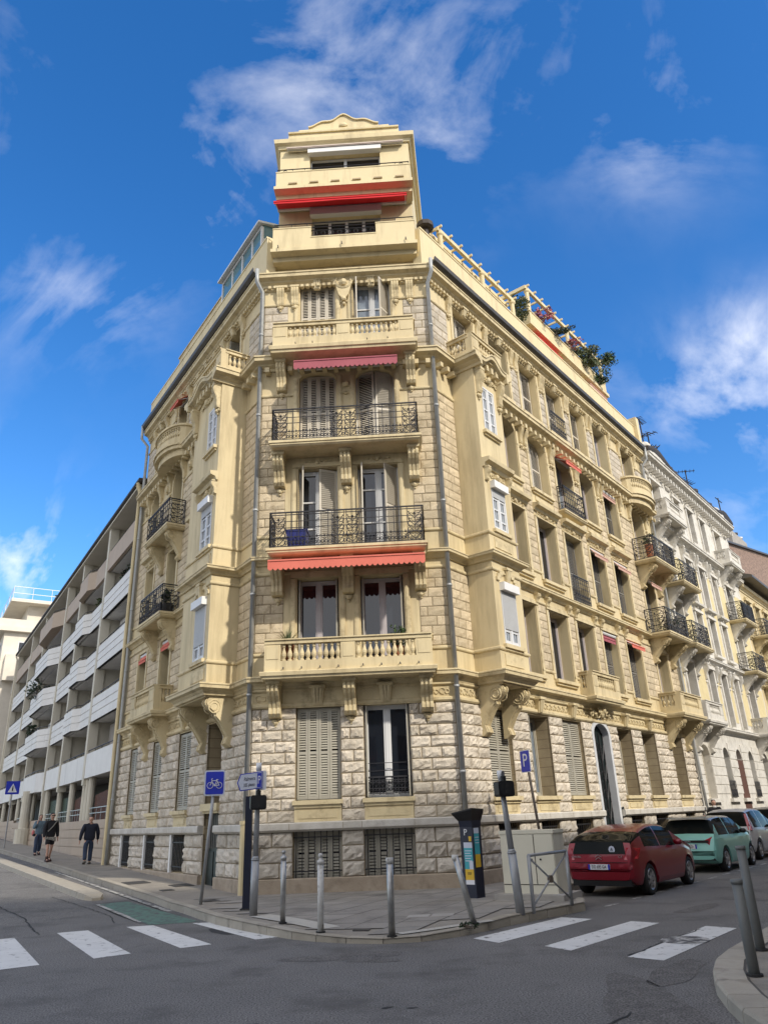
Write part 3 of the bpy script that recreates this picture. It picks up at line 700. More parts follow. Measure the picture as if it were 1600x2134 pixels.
# ---- running mouldings
xy = lambda q: (q.x, q.y)
LB0, LB1, LBW = 1.12, 3.30, .83
RB0, RB1, RBW = 1.05, 2.55, .80
def path(bays=True, l0=UE_L, r1=UE_R):
    p = [FL.pt(l0)]
    if bays: p += [FL.pt(LB1), FL.pt(LB1, 0, LBW), FL.pt(LB0, 0, LBW), FL.pt(LB0)]
    p += [CL, CR]
    if bays: p += [FR.pt(RB0), FR.pt(RB0, 0, RBW), FR.pt(RB1, 0, RBW), FR.pt(RB1)]
    p += [FR.pt(r1)]
    return [xy(q) for q in p]
def seg(F, a, b): return [xy(F.pt(a)), xy(F.pt(b))] if F is not FL else [xy(F.pt(b)), xy(F.pt(a))]
mb = MB(); pr = [(-.05, ZB), (.10, ZB), (.10, .42), (.085, .44), (-.05, .44)]
full = [xy(FL.pt(UE_L)), xy(CL), xy(CR), xy(FR.pt(UE_R))]
for F, cuts in ((FL, [(1.85, 2.9)]), (FR, [(7.76, 9.1)])): pass
for pp in ([xy(FL.pt(1.85)), xy(CL), xy(CR), xy(FR.pt(7.68))], [xy(FL.pt(UE_L)), xy(FL.pt(2.92))], [xy(FR.pt(9.18)), xy(FR.pt(UE_R))]): mb = MB(); mb.sweep(pp, pr); mb.build('base_course', 'basecourse', B)
mb = MB(); pr = [(-.05, 1.42), (.10, 1.42), (.16, 1.46), (.17, 1.47), (.17, 1.60), (.15, 1.625), (-.05, 1.625)]
for pp in ([xy(FL.pt(1.85)), xy(CL), xy(CR), xy(FR.pt(7.68))], [xy(FL.pt(UE_L)), xy(FL.pt(2.92))], [xy(FR.pt(9.18)), xy(FR.pt(UE_R))]): mb = MB(); mb.sweep(pp, pr); mb.build('stone_band', 'band', B)
for F, us in ((FF, [.98, 2.24, 2.68, 3.9]), (FR, [1.2, 2.6, 4.0, 5.4, 6.6, 10.4, 11.8, 13.2, 14.6, 16.0]), (FL, [1.2, 4.1, 5.4, 6.7, 8.0, 9.3, 10.5])):
    for u in us: x = MB(); x.fb(F, u, u + .012, 1.47, 1.60, .16, .1715); x.build('band_joint', 'mortar', B)
def corn(z0, z1, d, lo=.05):   # stepped profile
    h = z1 - z0
    return [(-.03, z0), (lo, z0), (lo + .02, z0 + .2 * h), (d * .45, z0 + .34 * h), (d * .5, z0 + .42 * h), (d * .9, z0 + .55 * h), (d * .92, z0 + .8 * h), (d, z0 + .85 * h), (d, z0 + .96 * h), (d * .9, z1), (-.03, z1)]
for z0, z1, d, bay in ((4.74, 5.03, .26, 1), (8.0, 8.22, .24, 1), (14.12, 14.5, .40, 0), (17.22, 17.62, .34, 0)):
    mb = MB(); mb.sweep(path(bool(bay)), corn(z0, z1, d)); mb.build('cornice', 'trim', B)
mb = MB()
st = lambda z, d=.045, h=.09: [(-.02, z), (d * .6, z), (d, z + h * .3), (d, z + h * .8), (d * .5, z + h), (-.02, z + h)]
def cutcourse(z, d=.045, h=.09, bays=True):
    for F in (FF, FR, FL):
        cut = [(o[0] - .02, o[1] + .02) for o in OPS[F] if o[2] - .12 < z + h and o[3] + .02 > z]
        if bays and F is FR: cut.append((RB0, RB1))
        if bays and F is FL: cut.append((LB0, LB1))
        for a, b in gaps(0, UE[F], cut): x = MB(); x.sweep(seg(F, a, b), st(z, d, h)); x.build('string_course', 'trim', B)
    if bays:
        for F, b0, b1, wv in ((FR, RB0, RB1, RBW), (FL, LB0, LB1, LBW)):
            if any(w_[2] < z + h and w_[3] > z for w_ in BAYW[F]): continue
            p = [xy(F.pt(b0)), xy(F.pt(b0, 0, wv)), xy(F.pt(b1, 0, wv)), xy(F.pt(b1))]; x = MB(); x.sweep(p if F is FR else p[::-1], st(z, d, h)); x.build('string_course', 'trim', B)
LW = [(1.36, 2.18, 5.72, 7.22), (1.36, 2.18, 8.92, 10.24), (1.36, 2.06, 12.06, 13.52)]
RW = [(1.36, 2.14, 5.74, 7.22), (1.40, 2.14, 8.98, 10.26), (1.40, 2.10, 12.1, 13.66)]
BAYW = {FL: LW, FR: RW}
for z in (5.56, 7.72, 8.78, 13.24): cutcourse(z)
cutcourse(16.52, bays=False)
for z, d, h in ((4.26, .08, .12), (4.66, .06, .08), (17.1, .06, .1)):
    if z < 17: x = MB(); x.sweep(path(False), st(z, d, h)); x.build('string_course', 'trim', B)
    else: cutcourse(z, d, h, False)
mb = MB()
# small blocks under the two upper cornices
for F in (FF, FR, FL):
    u = .12; mb = MB()
    while u < UE[F] - .1:
        if not (F is not FF and .9 < u < 3.4): mb.fb(F, u, u + .13, 13.98, 14.13, .004, .27)
        mb.fb(F, u, u + .09, 17.14, 17.23, .004, .15); mb.fb(F, u + .17, u + .26, 17.14, 17.23, .004, .15)
        u += .34
    mb.build('modillions', 'trim', B)
for F in (FF, FR, FL):    # carved frieze over the ground floor
    u = .06; mb = MB()
    while u < UE[F] - .3:
        if not (F is FF and .72 < u < 4.3): mb.ring(F.pt(u + .1, 4.52, .012), F.d, V((0, 0, 1)), .075, .018, 8, 0, .3, 5.2); mb.ring(F.pt(u + .22, 4.5, .012), F.d, V((0, 0, 1)), .05, .014, 6, 0, 3, 8)
        u += .27
    mb.build('frieze_ornament', 'trim', B)

# ---- oriels
def oriel(F, b0, b1, wv, wins, side):
    mb = MB(); G = Fr(F.pt(0, 0, wv), F.d, F.n)
    wall(mb, G, b0, b1, 5.0, 14.3, [(a, b, c, d, .045) for a, b, c, d in wins])
    for u in (b0, b1): mb.face([F.pt(u, 5.0, 0), F.pt(u, 5.0, wv), F.pt(u, 14.3, wv), F.pt(u, 14.3, 0)])
    mb.face([F.pt(b0, 14.3, 0), F.pt(b1, 14.3, 0), F.pt(b1, 14.3, wv), F.pt(b0, 14.3, wv)]); mb.fb(F, b0 + .02, b1 - .02, 4.70, 5.02, 0, wv - .02)
    a, b, c, d = wins[2]; arch_fill(mb, G, a, b, d - .22, .22, -.045, .003)
    for a, b in ((b0 + .08, b0 + .2), (b1 - .2, b1 - .08)):
        pass
    o = mb.build('oriel', 'paint', B)
    def done(nm): 
        nonlocal t
        t.build(nm, 'trim', o); t = MB()
    t = MB()
    for a, b, c, d in wins[:2]:
        t.fb(G, a - .1, b + .1, c - .1, c, .001, .10); t.fb(G, a - .06, b + .06, c - .16, c - .1, .001, .05)
        t.fb(G, a - .08, b + .08, c - .55, c - .26, .001, .02); done('oriel_sill')
    a, b, c, d = wins[2]; t.fb(G, a - .12, b + .12, c - .1, c, .001, .12); t.fb(G, a - .08, b + .08, c - .16, c - .1, .001, .06); done('oriel_sill')
    # hood over the second window, on a carved cresting
    a, b, c, d = wins[1]; z = 10.82
    t.prism(G, [(0, z), (.06, z), (.10, z + .1), (.24, z + .14), (.26, z + .25), (0, z + .28)], a - .35, b + .35); ornament(t, G, (a + b) / 2, z - .14, (b - a) * 1.2, .26, .0, 3)
    for u in (a - .22, b + .22): console(t, G, u, z, .42, .16, .14, False)
    done('oriel_hood')
    a, b, c, d = wins[0]; keystone(t, G, (a + b) / 2, 7.88, .42, .26, .12)
    for k in range(9):
        th = math.pi * (k + .5) / 9; uu = (a + b) / 2 - math.cos(th) * (b - a) * .62; t.fb(G, uu - .08, uu + .08, 7.42 + .28 * math.sin(th), 7.52 + .28 * math.sin(th), .001, .05)
    done('oriel_arch')
    # eyebrow cornice
    pf = corn(0, .38, .34); rings = []
    n = 22
    for k in range(n + 1):
        u = b0 - .0 + (b1 - b0) * k / n; tt = k / n; rise = .30 * (0.5 - 0.5 * math.cos(2 * math.pi * min(1, max(0, (tt - .12) / .76))))
        rings.append([G.pt(u, 14.12 + z + rise, o2) for o2, z in pf])
    t.loft(rings)
    for u, sg in ((b0, -1), (b1, 1)):
        S = Fr(F.pt(u), F.n, F.d * sg); t.prism(S, [(o2, 14.12 + z) for o2, z in pf], 0, wv + .33)
    for u in (b0 + .16, b1 - .16): console(t, G, u, 14.12, .85, .22, .2)
    k = b0 + .5
    while k < b1 - .4: t.fb(G, k, k + .12, 14.0 + .2, 14.2 + .2, .002, .2); k += .27
    ornament(t, G, (b0 + b1) / 2, 13.98, 1.0, .3, .02, 5)
    t.build('oriel_cornice', 'trim', o)
    for u in (b0 + .18, b1 - .18): s = MB(); scroll_bracket(s, F, u, 4.72, 1.25, wv * .92, .30); s.build('oriel_bracket', 'trim', o)
    return G
GL = oriel(FL, LB0, LB1, LBW, LW, 0); GR = oriel(FR, RB0, RB1, RBW, RW, 1)
for G, W in ((GL, LW), (GR, RW)):
    for i, (a, b, c, d) in enumerate(W):
        o = window(G, a, b, c, d, .05, 'glass', gm='glass_pale', trans=[c + (d - c) * k / 4 for k in (1, 2, 3)], nbar=1)
        if i < 2:
            x = MB(); x.fb(G, a - .02, b + .02, d - .02, d + .2, -.02, .16); x.build('shutter_box', 'white', o)
        if i == 0:
            x = MB()
            for k in range(26): z = c + .42 + k * (d - c - .44) / 26; x.fb(G, a + .03, b - .03, z, z + .038, .014, .03)
            x.fb(G, a + .03, b - .03, c + .40, d, .004, .014); x.build('roller_shutter', 'blind_grey', o)
        elif i == 1:
            x = MB(); x.fb(G, a + .03, b - .03, d - .28, d, .012, .03); x.build('roller_shutter', 'blind_grey', o)

# ---- front windows
(a1, b1), (a2, b2) = FWN
window(FF, a1, b1, 2.10, 4.26, DF, 'closed', sd=.14); window(FF, a2, b2, 2.10, 4.26, DF, 'open')
for (a, b), kk in ((FWN[0], 'closed'), (FWN[1], 'closed')): window(FF, a - .05, b, .36, 1.42, .30, kk, sd=.22)
for a, b in FWN: window(FF, a, b, 5.05, 7.58, DF, 'open', fm='frame_lilac', fold=(1, 1))
window(FF, a1, b1, 8.30, 10.84, DF, 'open', fm='frame_white', fold=(14, 66), trans=(9.1, 9.9), sm='shutter_pale')
window(FF, a2, b2, 8.30, 10.84, DF, 'open', fm='frame_white', fold=(10, 38), trans=(9.2, 10.2), sm='shutter_pale')
window(FF, a1, b1, 11.42, 14.02, DF, 'closed', sm='shutter_pale', sd=.22); window(FF, a2, b2, 11.42, 14.02, DF, 'open', sm='shutter_pale', fold=(70, 74))
window(FF, a1, b1, 14.95, 17.30, DF, 'closed', sm='shutter_pale', sd=.2); window(FF, a2, b2, 14.95, 17.30, DF, 'open', sm='shutter_pale', fold=(8, 30), trans=(15.9, 16.4), gm='glass_pale')
railing(FF, a2 + .03, b2 - .03, 2.14, .42, -.1, B, side=False, name='window_railing', grid=.14)
for a, b in FWN:    # sills, panels, surrounds
    t = MB()
    t.fb(FF, a - .06, b + .04, 2.0, 2.1, -.28, .12); t.fb(FF, a - .02, b, 1.93, 2.0, -.02, .07); t.fb(FF, a - .02, b, 1.625, 1.93, -.02, .03)
    t.fb(FF, a + .08, b - .1, 1.70, 1.88, .02, .045); t.build('window_sill', 'trim', B)
    t = MB(); keystone(t, FF, (a + b) / 2, 4.76, .46, .34, .2); t.build('keystone', 'trim', B)
    for z0, z1 in ((5.05, 7.6), (8.3, 10.86), (11.42, 13.84), (14.95, 17.3)):
        t = MB()
        for q0, q1 in ((a - .17, a - .035), (b + .035, b + .17)): t.fb(FF, q0, q1, z0, z1, .001, .04); t.fb(FF, q0 + .03, q1 - .03, z0, z1, .03, .055)
        if z1 < 13: t.fb(FF, a - .17, b + .17, z1 + .02, z1 + .14, .001, .05)
        if z0 == 8.3: ornament(t, FF, (a + b) / 2, 11.02, .75, .22, .01, 8)
        if z0 > 14: keystone(t, FF, (a + b) / 2, 17.42, .36, .3, .14)
        t.build('window_surround', 'trim', B)
    x = MB()
    for i in range(8): u = a - .05 + (b - a + .05) * (i + .5) / 8; x.tube([FF.pt(u, .38, -.06), FF.pt(u, 1.42, -.06)], .011, 5)
    for z in (.56, 1.28): x.fb(FF, a - .05, b, z, z + .025, -.07, -.05)
    x.build('cellar_grille', 'iron', B)
t = MB()
t.fb(FF, .76, 4.28, 4.25, 4.74, -.02, .05); t.build('lintel_panel', 'trim', B); t = MB()
for a, b in FWN: pass
u = (b1 + a2) / 2
ornament(t, FF, u, 13.55, .4, .3, .0, 4); t.ball(FF.pt(u, 13.25, .03), .06)
t.build('carved_rosette', 'trim', B)
t = MB()     # big cartouche under the top cornice
t.plate(FF, [(u - .30, 17.6), (u + .30, 17.6), (u + .34, 17.35), (u + .24, 17.1), (u + .15, 16.75), (u, 16.55), (u - .15, 16.75), (u - .24, 17.1), (u - .34, 17.35)], .0, .14)
t.ring(FF.pt(u, 17.25, .14), FF.d, V((0, 0, 1)), .24, .04, 14); t.ring(FF.pt(u, 17.52, .18), FF.d, V((0, 0, 1)), .1, .05, 10)
for s in (-1, 1): t.ring(FF.pt(u + s * .3, 17.4, .1), FF.d, V((0, 0, 1)), .1, .035, 10)
t.ball(FF.pt(u, 17.2, .12), .14); t.ball(FF.pt(u, 16.6, .1), .09); t.ball(FF.pt(u, 16.45, .06), .06)
t.build('cartouche', 'trim', B)
for u in (.50, .95, 4.08, 4.53): t = MB(); console(t, FF, u, 17.22, .72, .15, .24, True); t.build('pilaster_capital', 'trim', B)

# ---- front balconies
BC = balcony_stone(FF, .42, 4.55, 5.03, .75, [(0.42, .82), (2.31, 2.66), (4.15, 4.55)])
for u in (.60, 2.47, 4.36): t = MB(); console(t, FF, u, 4.86, .86, .55, .30); t.build('bracket', 'trim', BC)
for k in range(7): pass
for zt, aw in ((8.22, 0), (11.36, 0)):
    o = slab_balcony(FF, .40, 4.60, zt, .84)
    railing(FF, .48, 4.52, zt, 1.0, .76, o, [(.52, .90), (2.12, 2.44), (2.50, 2.82), (4.10, 4.48)])
    for u in (.60, 2.47, 4.36):
        x = MB(); console(x, FF, u, zt - .17, .95, .50, .30); x.build('bracket', 'trim', o)
BC = balcony_stone(FF, .42, 4.57, 14.52, .72, [(0.42, .86), (2.30, 2.70), (4.13, 4.57)], z_b=.30, z_o=.40, zt=.13, slab=.22)
for u in (.60, 4.42):
    x = MB(); console(x, FF, u, 14.3, .95, .42, .28); x.build('bracket', 'trim', BC)
t = MB()
for F_, us, z, w in ((FF, [.9, 1.35, 1.8, 2.25, 2.85, 3.3, 3.75, 4.2], 5.12, .76), (FF, [1.1, 1.6, 3.2, 3.8], 14.6, .73)):
    for u in us: t = MB(); t.tube([F_.pt(u, z, w - .02), F_.pt(u, z + .0, w + .06), F_.pt(u + .01, z - .05, w + .07)], .014, 5); t.build('drain_spout', 'gutter', B)
awning(FF, .52, 4.50, 7.98, .98, .20, .24, 'aw_coral', w0=.12); awning(FF, 1.08, 4.05, 14.10, .85, .24, .26, 'aw_wine', w0=.05)

# ---- right-hand windows
st_ = {0: {'b': 'closed', 'w1': 'open', 'w2': 'closed', 'w4': 'glass', 'w5': 'glass', 'w6': 'glass'},
       1: {'w1': 'glass', 'w2': 'open', 'w3': 'open', 'w4': 'closed', 'w5': 'closed', 'w6': 'glass'},
       2: {'w1': 'open', 'w2': 'open', 'w3': 'closed', 'w4': 'closed', 'w5': 'closed', 'w6': 'closed'},
       3: {'w1': 'glass', 'w2': 'closed', 'w3': 'glass', 'w4': 'glass', 'w5': 'closed', 'w6': 'glass'},
       4: {'b': 'closed', 'w1': 'glass', 'w2': 'closed', 'w3': 'closed', 'w4': 'closed', 'w5': 'glass', 'w6': 'glass'}}
for f, dd in st_.items():
    for k, kind in dd.items():
        t = MB()
        a, b = RC[k]; z0, z1 = FL_Z[f]; d = DR + (.08 if f == 0 else 0)
        if k in ('w3', 'w6') and f in (1, 2, 3): z0 -= .35
        dk = f in (1, 2, 3) and kind == 'closed'
        window(FR, a, b, z0, z1 - (.02 if f != 3 else .0), d, kind, gm='glass_pale' if (int(a * 10) + f) % 4 == 0 else 'glass', fm='frame_lilac' if f else 'shutter_grey', sm='shutter_dark' if dk and k != 'w2' else ('shutter_grey' if f == 0 else 'shutter_pale'), sd=(.13 if f == 0 else d - .14), fold=(1, 0), panels=2)
        if not (k in ('w3', 'w6') and f in (1, 2, 3)):
            t.fb(FR, a - .1, b + .1, z0 - .1, z0, -.4, .13); t.fb(FR, a - .06, b + .06, z0 - .17, z0 - .1, -.02, .07)
            if f == 0: t.fb(FR, a - .03, b + .03, 1.625, z0 - .17, -.02, .03); t.fb(FR, a + .12, b - .12, 1.68, 1.82, .02, .045)
        if f: 
            for q0, q1 in ((a - .15, a - .02), (b + .02, b + .15)): t.fb(FR, q0, q1, z0, z1 - (.26 if f == 3 else 0), .001, .035)
        if f == 0: keystone(t, FR, (a + b) / 2, 4.72, .44, .32, .2)
        if f == 1:
            t.fb(FR, a - .15, b + .15, z1 + .03, z1 + .13, .001, .06); 
            for q in (a - .08, b + .08): console(t, FR, q, 7.98, .30, .16, .18, False)
        if f == 2:
            z = 11.06; t.prism(FR, [(0, z), (.06, z), (.10, z + .08), (.24, z + .12), (.26, z + .22), (0, z + .26)], a - .2, b + .2)
            ornament(t, FR, (a + b) / 2, 10.97, (b - a), .2, .03, int(a * 9)); t.fb(FR, a - .15, b + .15, z1, z1 + .035, .001, .05)
        if f == 3:
            for q in (a - .28, b + .28): console(t, FR, q, 14.1, .72, .18, .17)
            ornament(t, FR, (a + b) / 2, 14.06, .4, .16, .02, int(a * 7))
        if f == 4:
            keystone(t, FR, (a + b) / 2, 17.22, .30, .28, .16)
            for q in (a - .26, b + .26): console(t, FR, q, 17.2, .66, .14, .2)
        if f == 3 and k not in ('w3', 'w6'): t.fb(FR, a + .1, b - .1, 11.5, 11.66, .001, .03)
        t.build('window_surround', 'trim', B)
for k, (a, b) in RC.items():
    if k == 'w3': continue
    x = MB()
    n = 9
    for i in range(n): u = a + .12 + (b - a - .19) * (i + .5) / n; x.tube([FR.pt(u, .42, -.06), FR.pt(u, 1.42, -.06)], .012, 5)
    for z in (.6, 1.25): x.fb(FR, a + .1, b - .05, z, z + .03, -.07, -.05)
    x.build('cellar_grille', 'iron', B)
    x = MB(); x.fb(FR, a + .1, b - .05, .42, 1.42, -.36, -.33); x.build('cellar_window', 'dark', B)
# entrance door on the right
x = MB(); a, b = RC['w3']
x.fb(FR, a, b, .14, 4.34, -.26, -.20); 
for i in range(5): u = a + (b - a) * (i + .5) / 5; x.tube([FR.pt(u, 1.1, -.18), FR.pt(u, 4.0, -.18)], .018, 5, 1)
for s in (.27, .73): scroll_panel(x, lambda u, z: FR.pt(u, z, -.17), a + (b - a) * (s - .2), a + (b - a) * (s + .2), 1.2, 3.9, FR.d, 1)
x.fb(FR, a + .05, (a + b) / 2 - .02, .2, 1.05, -.2, -.16, 0); x.fb(FR, (a + b) / 2 + .02, b - .05, .2, 1.05, -.2, -.16, 0)
dr = x.build('entrance_door', ['door_green', 'iron'], B)
x = MB()
for q0, q1, s in ((a - .04, a + .1, 1), (b - .1, b + .06, -1)): x.fb(FR, q0, q1, .14, 3.9, -.19, .05)
c = (a + b) / 2; h = (b - a) / 2
for k in range(14):
    t0, t1 = math.pi * k / 14, math.pi * (k + 1) / 14
    q = lambda th, r, rz: (c - r * math.cos(th), 3.9 + rz * math.sin(th))
    x.plate(FR, [q(t0, h - .1, .36), q(t1, h - .1, .36), q(t1, h + .05, .50), q(t0, h + .05, .50)], -.19, .05)
x.build('door_surround', 'door_white', dr)
x = MB(); ornament(x, FR, c, 4.58, 1.5, .42, .1, 21); ornament(x, FR, c, 4.66, .7, .3, .2, 22); x.build('door_crest', 'trim', B)
x = MB(); x.fb(FR, b + .07, b + .3, 1.1, 1.7, .02, .05); x.build('letter_plate', 'black', B)

# right-hand balconies
BC = balcony_stone(FR, 7.35, 9.5, 5.03, .48, [(7.35, 7.75), (9.1, 9.5)])
BC = balcony_stone(FR, 14.55, 17.15, 5.03, .85, [(14.55, 15.0), (16.7, 17.15)])
for u in (14.85, 16.85):
    x = MB(); scroll_bracket(x, FR, u, 4.86, 1.15, .78, .30); x.build('bracket', 'trim', BC)
for zt in (8.22, 11.36):
    o = slab_balcony(FR, 14.45, 17.25, zt, .98)
    railing(FR, 14.55, 17.15, zt, 1.0, .88, o, [(14.6, 14.95), (15.68, 16.0), (16.75, 17.1)])
    for u in (14.85, 16.85):
        x = MB(); scroll_bracket(x, FR, u, zt - .17, 1.0, .78, .28); x.build('bracket', 'trim', o)
def bow(F, u0, u1, zs, dep):
    mb = MB(); n = 14; c = (u0 + u1) / 2; h = (u1 - u0) / 2; pts = []
    for k in range(n + 1):
        th = math.pi * k / n; pts.append((c - h * math.cos(th), dep * (math.sin(th) ** .75)))
    order = pts if F is not FL else pts[::-1]
    pa = [xy(F.pt(u, 0, w)) for u, w in order]
    for z0, z1, o in ((-.45, -.2, -.12), (-.2, -.06, .02), (-.06, .0, .08), (0, .26, 0), (.66, .72, 0), (.72, .8, .06)):
        if z0 < 0: mb.loft([[F.pt(u, zs + z0, w + o * (w > .1)) for u, w in pts], [F.pt(u, zs + z1, w + o * (w > .1)) for u, w in pts]])
        else: mb.sweep(pa, [(o, zs + z0), (o, zs + z1), (-.14, zs + z1), (-.14, zs + z0)])
    for k in range(n):
        for q in (.25, .75):
            u = pts[k][0] * (1 - q) + pts[k + 1][0] * q; w = pts[k][1] * (1 - q) + pts[k + 1][1] * q
            if k in (0, 1, n - 2, n - 1) : continue
            mb.lathe(F.pt(u, zs + .26, w - .06), [(r * .95, z) for r, z in BAL], 7)
    for a, b in ((0, 2), (n - 2, n)):
        for i in range(a, b):
            (u0_, w0_), (u1_, w1_) = pts[i], pts[i + 1]
            mb.loft([[F.pt(u0_, zs + .26, w0_), F.pt(u1_, zs + .26, w1_), F.pt(u1_, zs + .26, max(0, w1_ - .14)), F.pt(u0_, zs + .26, max(0, w0_ - .14))], [F.pt(u0_, zs + .66, w0_), F.pt(u1_, zs + .66, w1_), F.pt(u1_, zs + .66, max(0, w1_ - .14)), F.pt(u0_, zs + .66, max(0, w0_ - .14))]])
    return mb.build('bow_balcony', 'paint', B)
bow(FR, 14.55, 17.1, 14.52, .75); bow(FL, 6.1, 8.75, 14.52, .8)
railing(FR, 7.82, 9.04, 8.3, .95, .1, B, side=False, name='window_railing', grid=.16)
o = slab_balcony(FR, 7.5, 9.35, 11.62, .3, .14); railing(FR, 7.62, 9.24, 11.62, .95, .26, o, side=True, grid=.16)
railing(FR, 7.82, 9.04, 14.95, .9, .1, B, side=False, name='window_railing', grid=.16)
# balustrades over the oriels
balcony_stone(FR, RB0 - .12, RB1 + .12, 14.56, RBW + .12, [(RB0 - .12, RB0 + .28), (RB1 - .28, RB1 + .12)], z_b=.2, z_o=.42, zt=.13, slab=.05)
balcony_stone(FL, LB0 - .1, LB1 + .1, 14.56, LBW + .12, [(LB0 - .1, LB0 + .35), (LB1 - .35, LB1 + .1)], z_b=.2, z_o=.42, zt=.13, slab=.05)
# small window awnings on the right
for k, z, m, out, dr_ in (('w3', 13.92, 'aw_coral', .55, .32), ('w5', 13.92, 'aw_pink', .10, .14), ('w4', 10.78, 'aw_pink', .26, .2), ('w5', 10.78, 'aw_pink', .26, .2), ('w4', 7.56, 'aw_wine', .06, .14), ('w5', 7.56, 'aw_coral', .30, .12), ('w6', 10.78, 'aw_pink', .45, .3)):
    awning(FR, RC[k][0] + .04, RC[k][1] - .04, z, out, dr_, .12, m, w0=-.1)

# ---- left-hand windows
stl = {0: {'b': 'closed', 'c': 'closed', 'd': 'closed'}, 1: {'b': 'glass', 'c': 'glass', 'd': 'glass'}, 2: {'b': 'glass', 'c': 'glass', 'd': 'closed'}, 3: {'b': 'glass', 'c': 'glass', 'd': 'glass'}, 4: {'a': 'open', 'b': 'glass', 'c': 'glass', 'd': 'closed'}}
for f, dd in stl.items():
    for k, kind in dd.items():
        t = MB()
        a, b = LC[k]; z0, z1 = FL_Z[f]
        if k == 'b' and f in (1, 2, 3): a += .25
        if k == 'c' and f: z0 -= .35
        window(FL, a, b, z0, z1 - .02, DL, kind, fm='shutter_grey', sm='shutter_grey', sd=(.07 if f == 0 else DL - .1), panels=2, fold=(1, 1))
        if not (k == 'c' and f): t.fb(FL, a - .1, b + .1, z0 - .1, z0, -.36, .13); t.fb(FL, a - .06, b + .06, z0 - .17, z0 - .1, -.02, .07)
        if f == 0: t.fb(FL, a - .03, b + .03, 1.625, z0 - .17, -.02, .03); t.fb(FL, a + .12, b - .12, 1.68, 1.82, .02, .045); keystone(t, FL, (a + b) / 2, 4.72, .44, .3, .2)
        else:
            for q0, q1 in ((a - .15, a - .02), (b + .02, b + .15)): t.fb(FL, q0, q1, z0, z1 - (.26 if f == 3 else 0), .001, .04)
        if f == 2: z = 11.06; t.prism(FL, [(0, z), (.06, z), (.10, z + .08), (.24, z + .12), (.26, z + .22), (0, z + .26)], a - .2, b + .2); ornament(t, FL, (a + b) / 2, 10.97, (b - a), .2, .03, int(a * 9))
        if f == 3:
            for q in (a - .26, b + .26): console(t, FL, q, 14.1, .8, .2, .18)
            ornament(t, FL, b + .6, 13.6, .5, .4, .02, 77)
        if f == 4:
            keystone(t, FL, (a + b) / 2, 17.22, .30, .28, .16)
            for q in (a - .26, b + .26): console(t, FL, q, 17.2, .66, .16, .22)
        t.build('window_surround', 'trim', B)
for k in ('b', 'c', 'd'):
    a, b = LC[k]; x = MB()
    for i in range(8): u = a + .05 + (b - a - .1) * (i + .5) / 8; x.tube([FL.pt(u, .5, .03), FL.pt(u, 1.36, .03)], .012, 5)
    for z in (.58, 1.2): x.fb(FL, a + .03, b - .03, z, z + .03, .02, .04)
    x.build('cellar_grille', 'iron', B)
    x = MB(); x.fb(FL, a + .05, b - .05, .45, 1.42, -.31, -.28); x.build('cellar_window', 'dark', B)
    x = MB(); x.fb(FL, b - .05, b + .07, .18, 1.42, -.28, .085); x.build('cellar_jamb', 'white', B)
x = MB(); a, b = LC['a']; x.fb(FL, a, b, .14, 1.98, -.2, -.13)
for s in (0, 1): x.fb(FL, a + .04 + s * (b - a) / 2, (a + b) / 2 - .04 + s * (b - a) / 2, .2, 1.0, -.13, -.10)
for i in range(8): u = a + (b - a) * (i + .5) / 8; x.tube([FL.pt(u, 1.08, -.11), FL.pt(u, 1.92, -.11)], .012, 4, 1)
x.build('side_door', ['door_green', 'shutter_dark'], B)
x = MB(); x.fb(FL, a, b, 2.16, 4.22, -.46, -.4); x.build('transom_window', 'dark', B)
x = MB(); x.fb(FL, a - .06, b + .06, 1.98, 2.16, -.4, .12); x.fb(FL, a - .02, b + .02, 1.92, 1.98, -.4, .06); x.build('door_lintel', 'trim', B)
BC = balcony_stone(FL, 6.2, 8.75, 5.03, .62, [(6.2, 6.75), (8.2, 8.75)])
for u in (6.5, 8.4):
    x = MB(); scroll_bracket(x, FL, u, 4.86, 1.2, .6, .28); x.build('bracket', 'trim', BC)
LBAL = []
for zt in (8.22, 11.36):
    o = slab_balcony(FL, 6.15, 8.8, zt, .68)
    railing(FL, 6.25, 8.7, zt, .95, .6, o, [(6.9, 7.25), (7.7, 8.05)])
    for u in (6.5, 8.4):
        x = MB(); scroll_bracket(x, FL, u, zt - .17, 1.05, .56, .26); x.build('bracket', 'trim', o)
for k, z in (('c', 7.5), ('d', 7.5)): awning(FL, LC[k][0] + .04, LC[k][1] - .04, z, .15, .18, .1, 'aw_coral', w0=-.12)
awning(FL, LC['c'][0] + .04, LC['c'][1] - .04, 17.0, .5, .3, .1, 'aw_coral', w0=-.1)

# ---- downpipes and gutters
def pipe(pts, r=.062, col=True):
    x = MB(); x.tube(pts, r, 8)
    for z in (2.6, 4.6, 7.2, 9.6, 12.6, 15.4):
        for a, b in zip(pts, pts[1:]):
            a, b = V(a), V(b); lo, hi = (a, b) if a.z < b.z else (b, a)
            if lo.z < z < hi.z and (hi.z - lo.z) > 1: q = lo.lerp(hi, (z - lo.z) / (hi.z - lo.z)); x.lathe(q, [(r + .014, -.03), (r + .014, .03)], 8)
    return x.build('downpipe', 'zinc', B, True)
def corner_pt(Fa, u, w): return Fa.pt(u, 0, w)
for F, u in ((FF, .02), (FF, FW - .02)):
    n2 = (nF + (nL if u < 1 else nR)).normalized(); c = CL if u < 1 else CR
    q = lambda o, z: c + n2 * o + V((0, 0, z))
    pipe([q(.13, 1.65), q(.13, 17.0), q(.42, 17.25), q(.42, 17.72)])
    x = MB(); x.tube([q(.2, .14), q(.2, 1.66)], .07, 8); x.lathe(q(.2, 1.62), [(.09, 0), (.09, .08)], 8); x.build('downpipe_foot', 'cream', B)
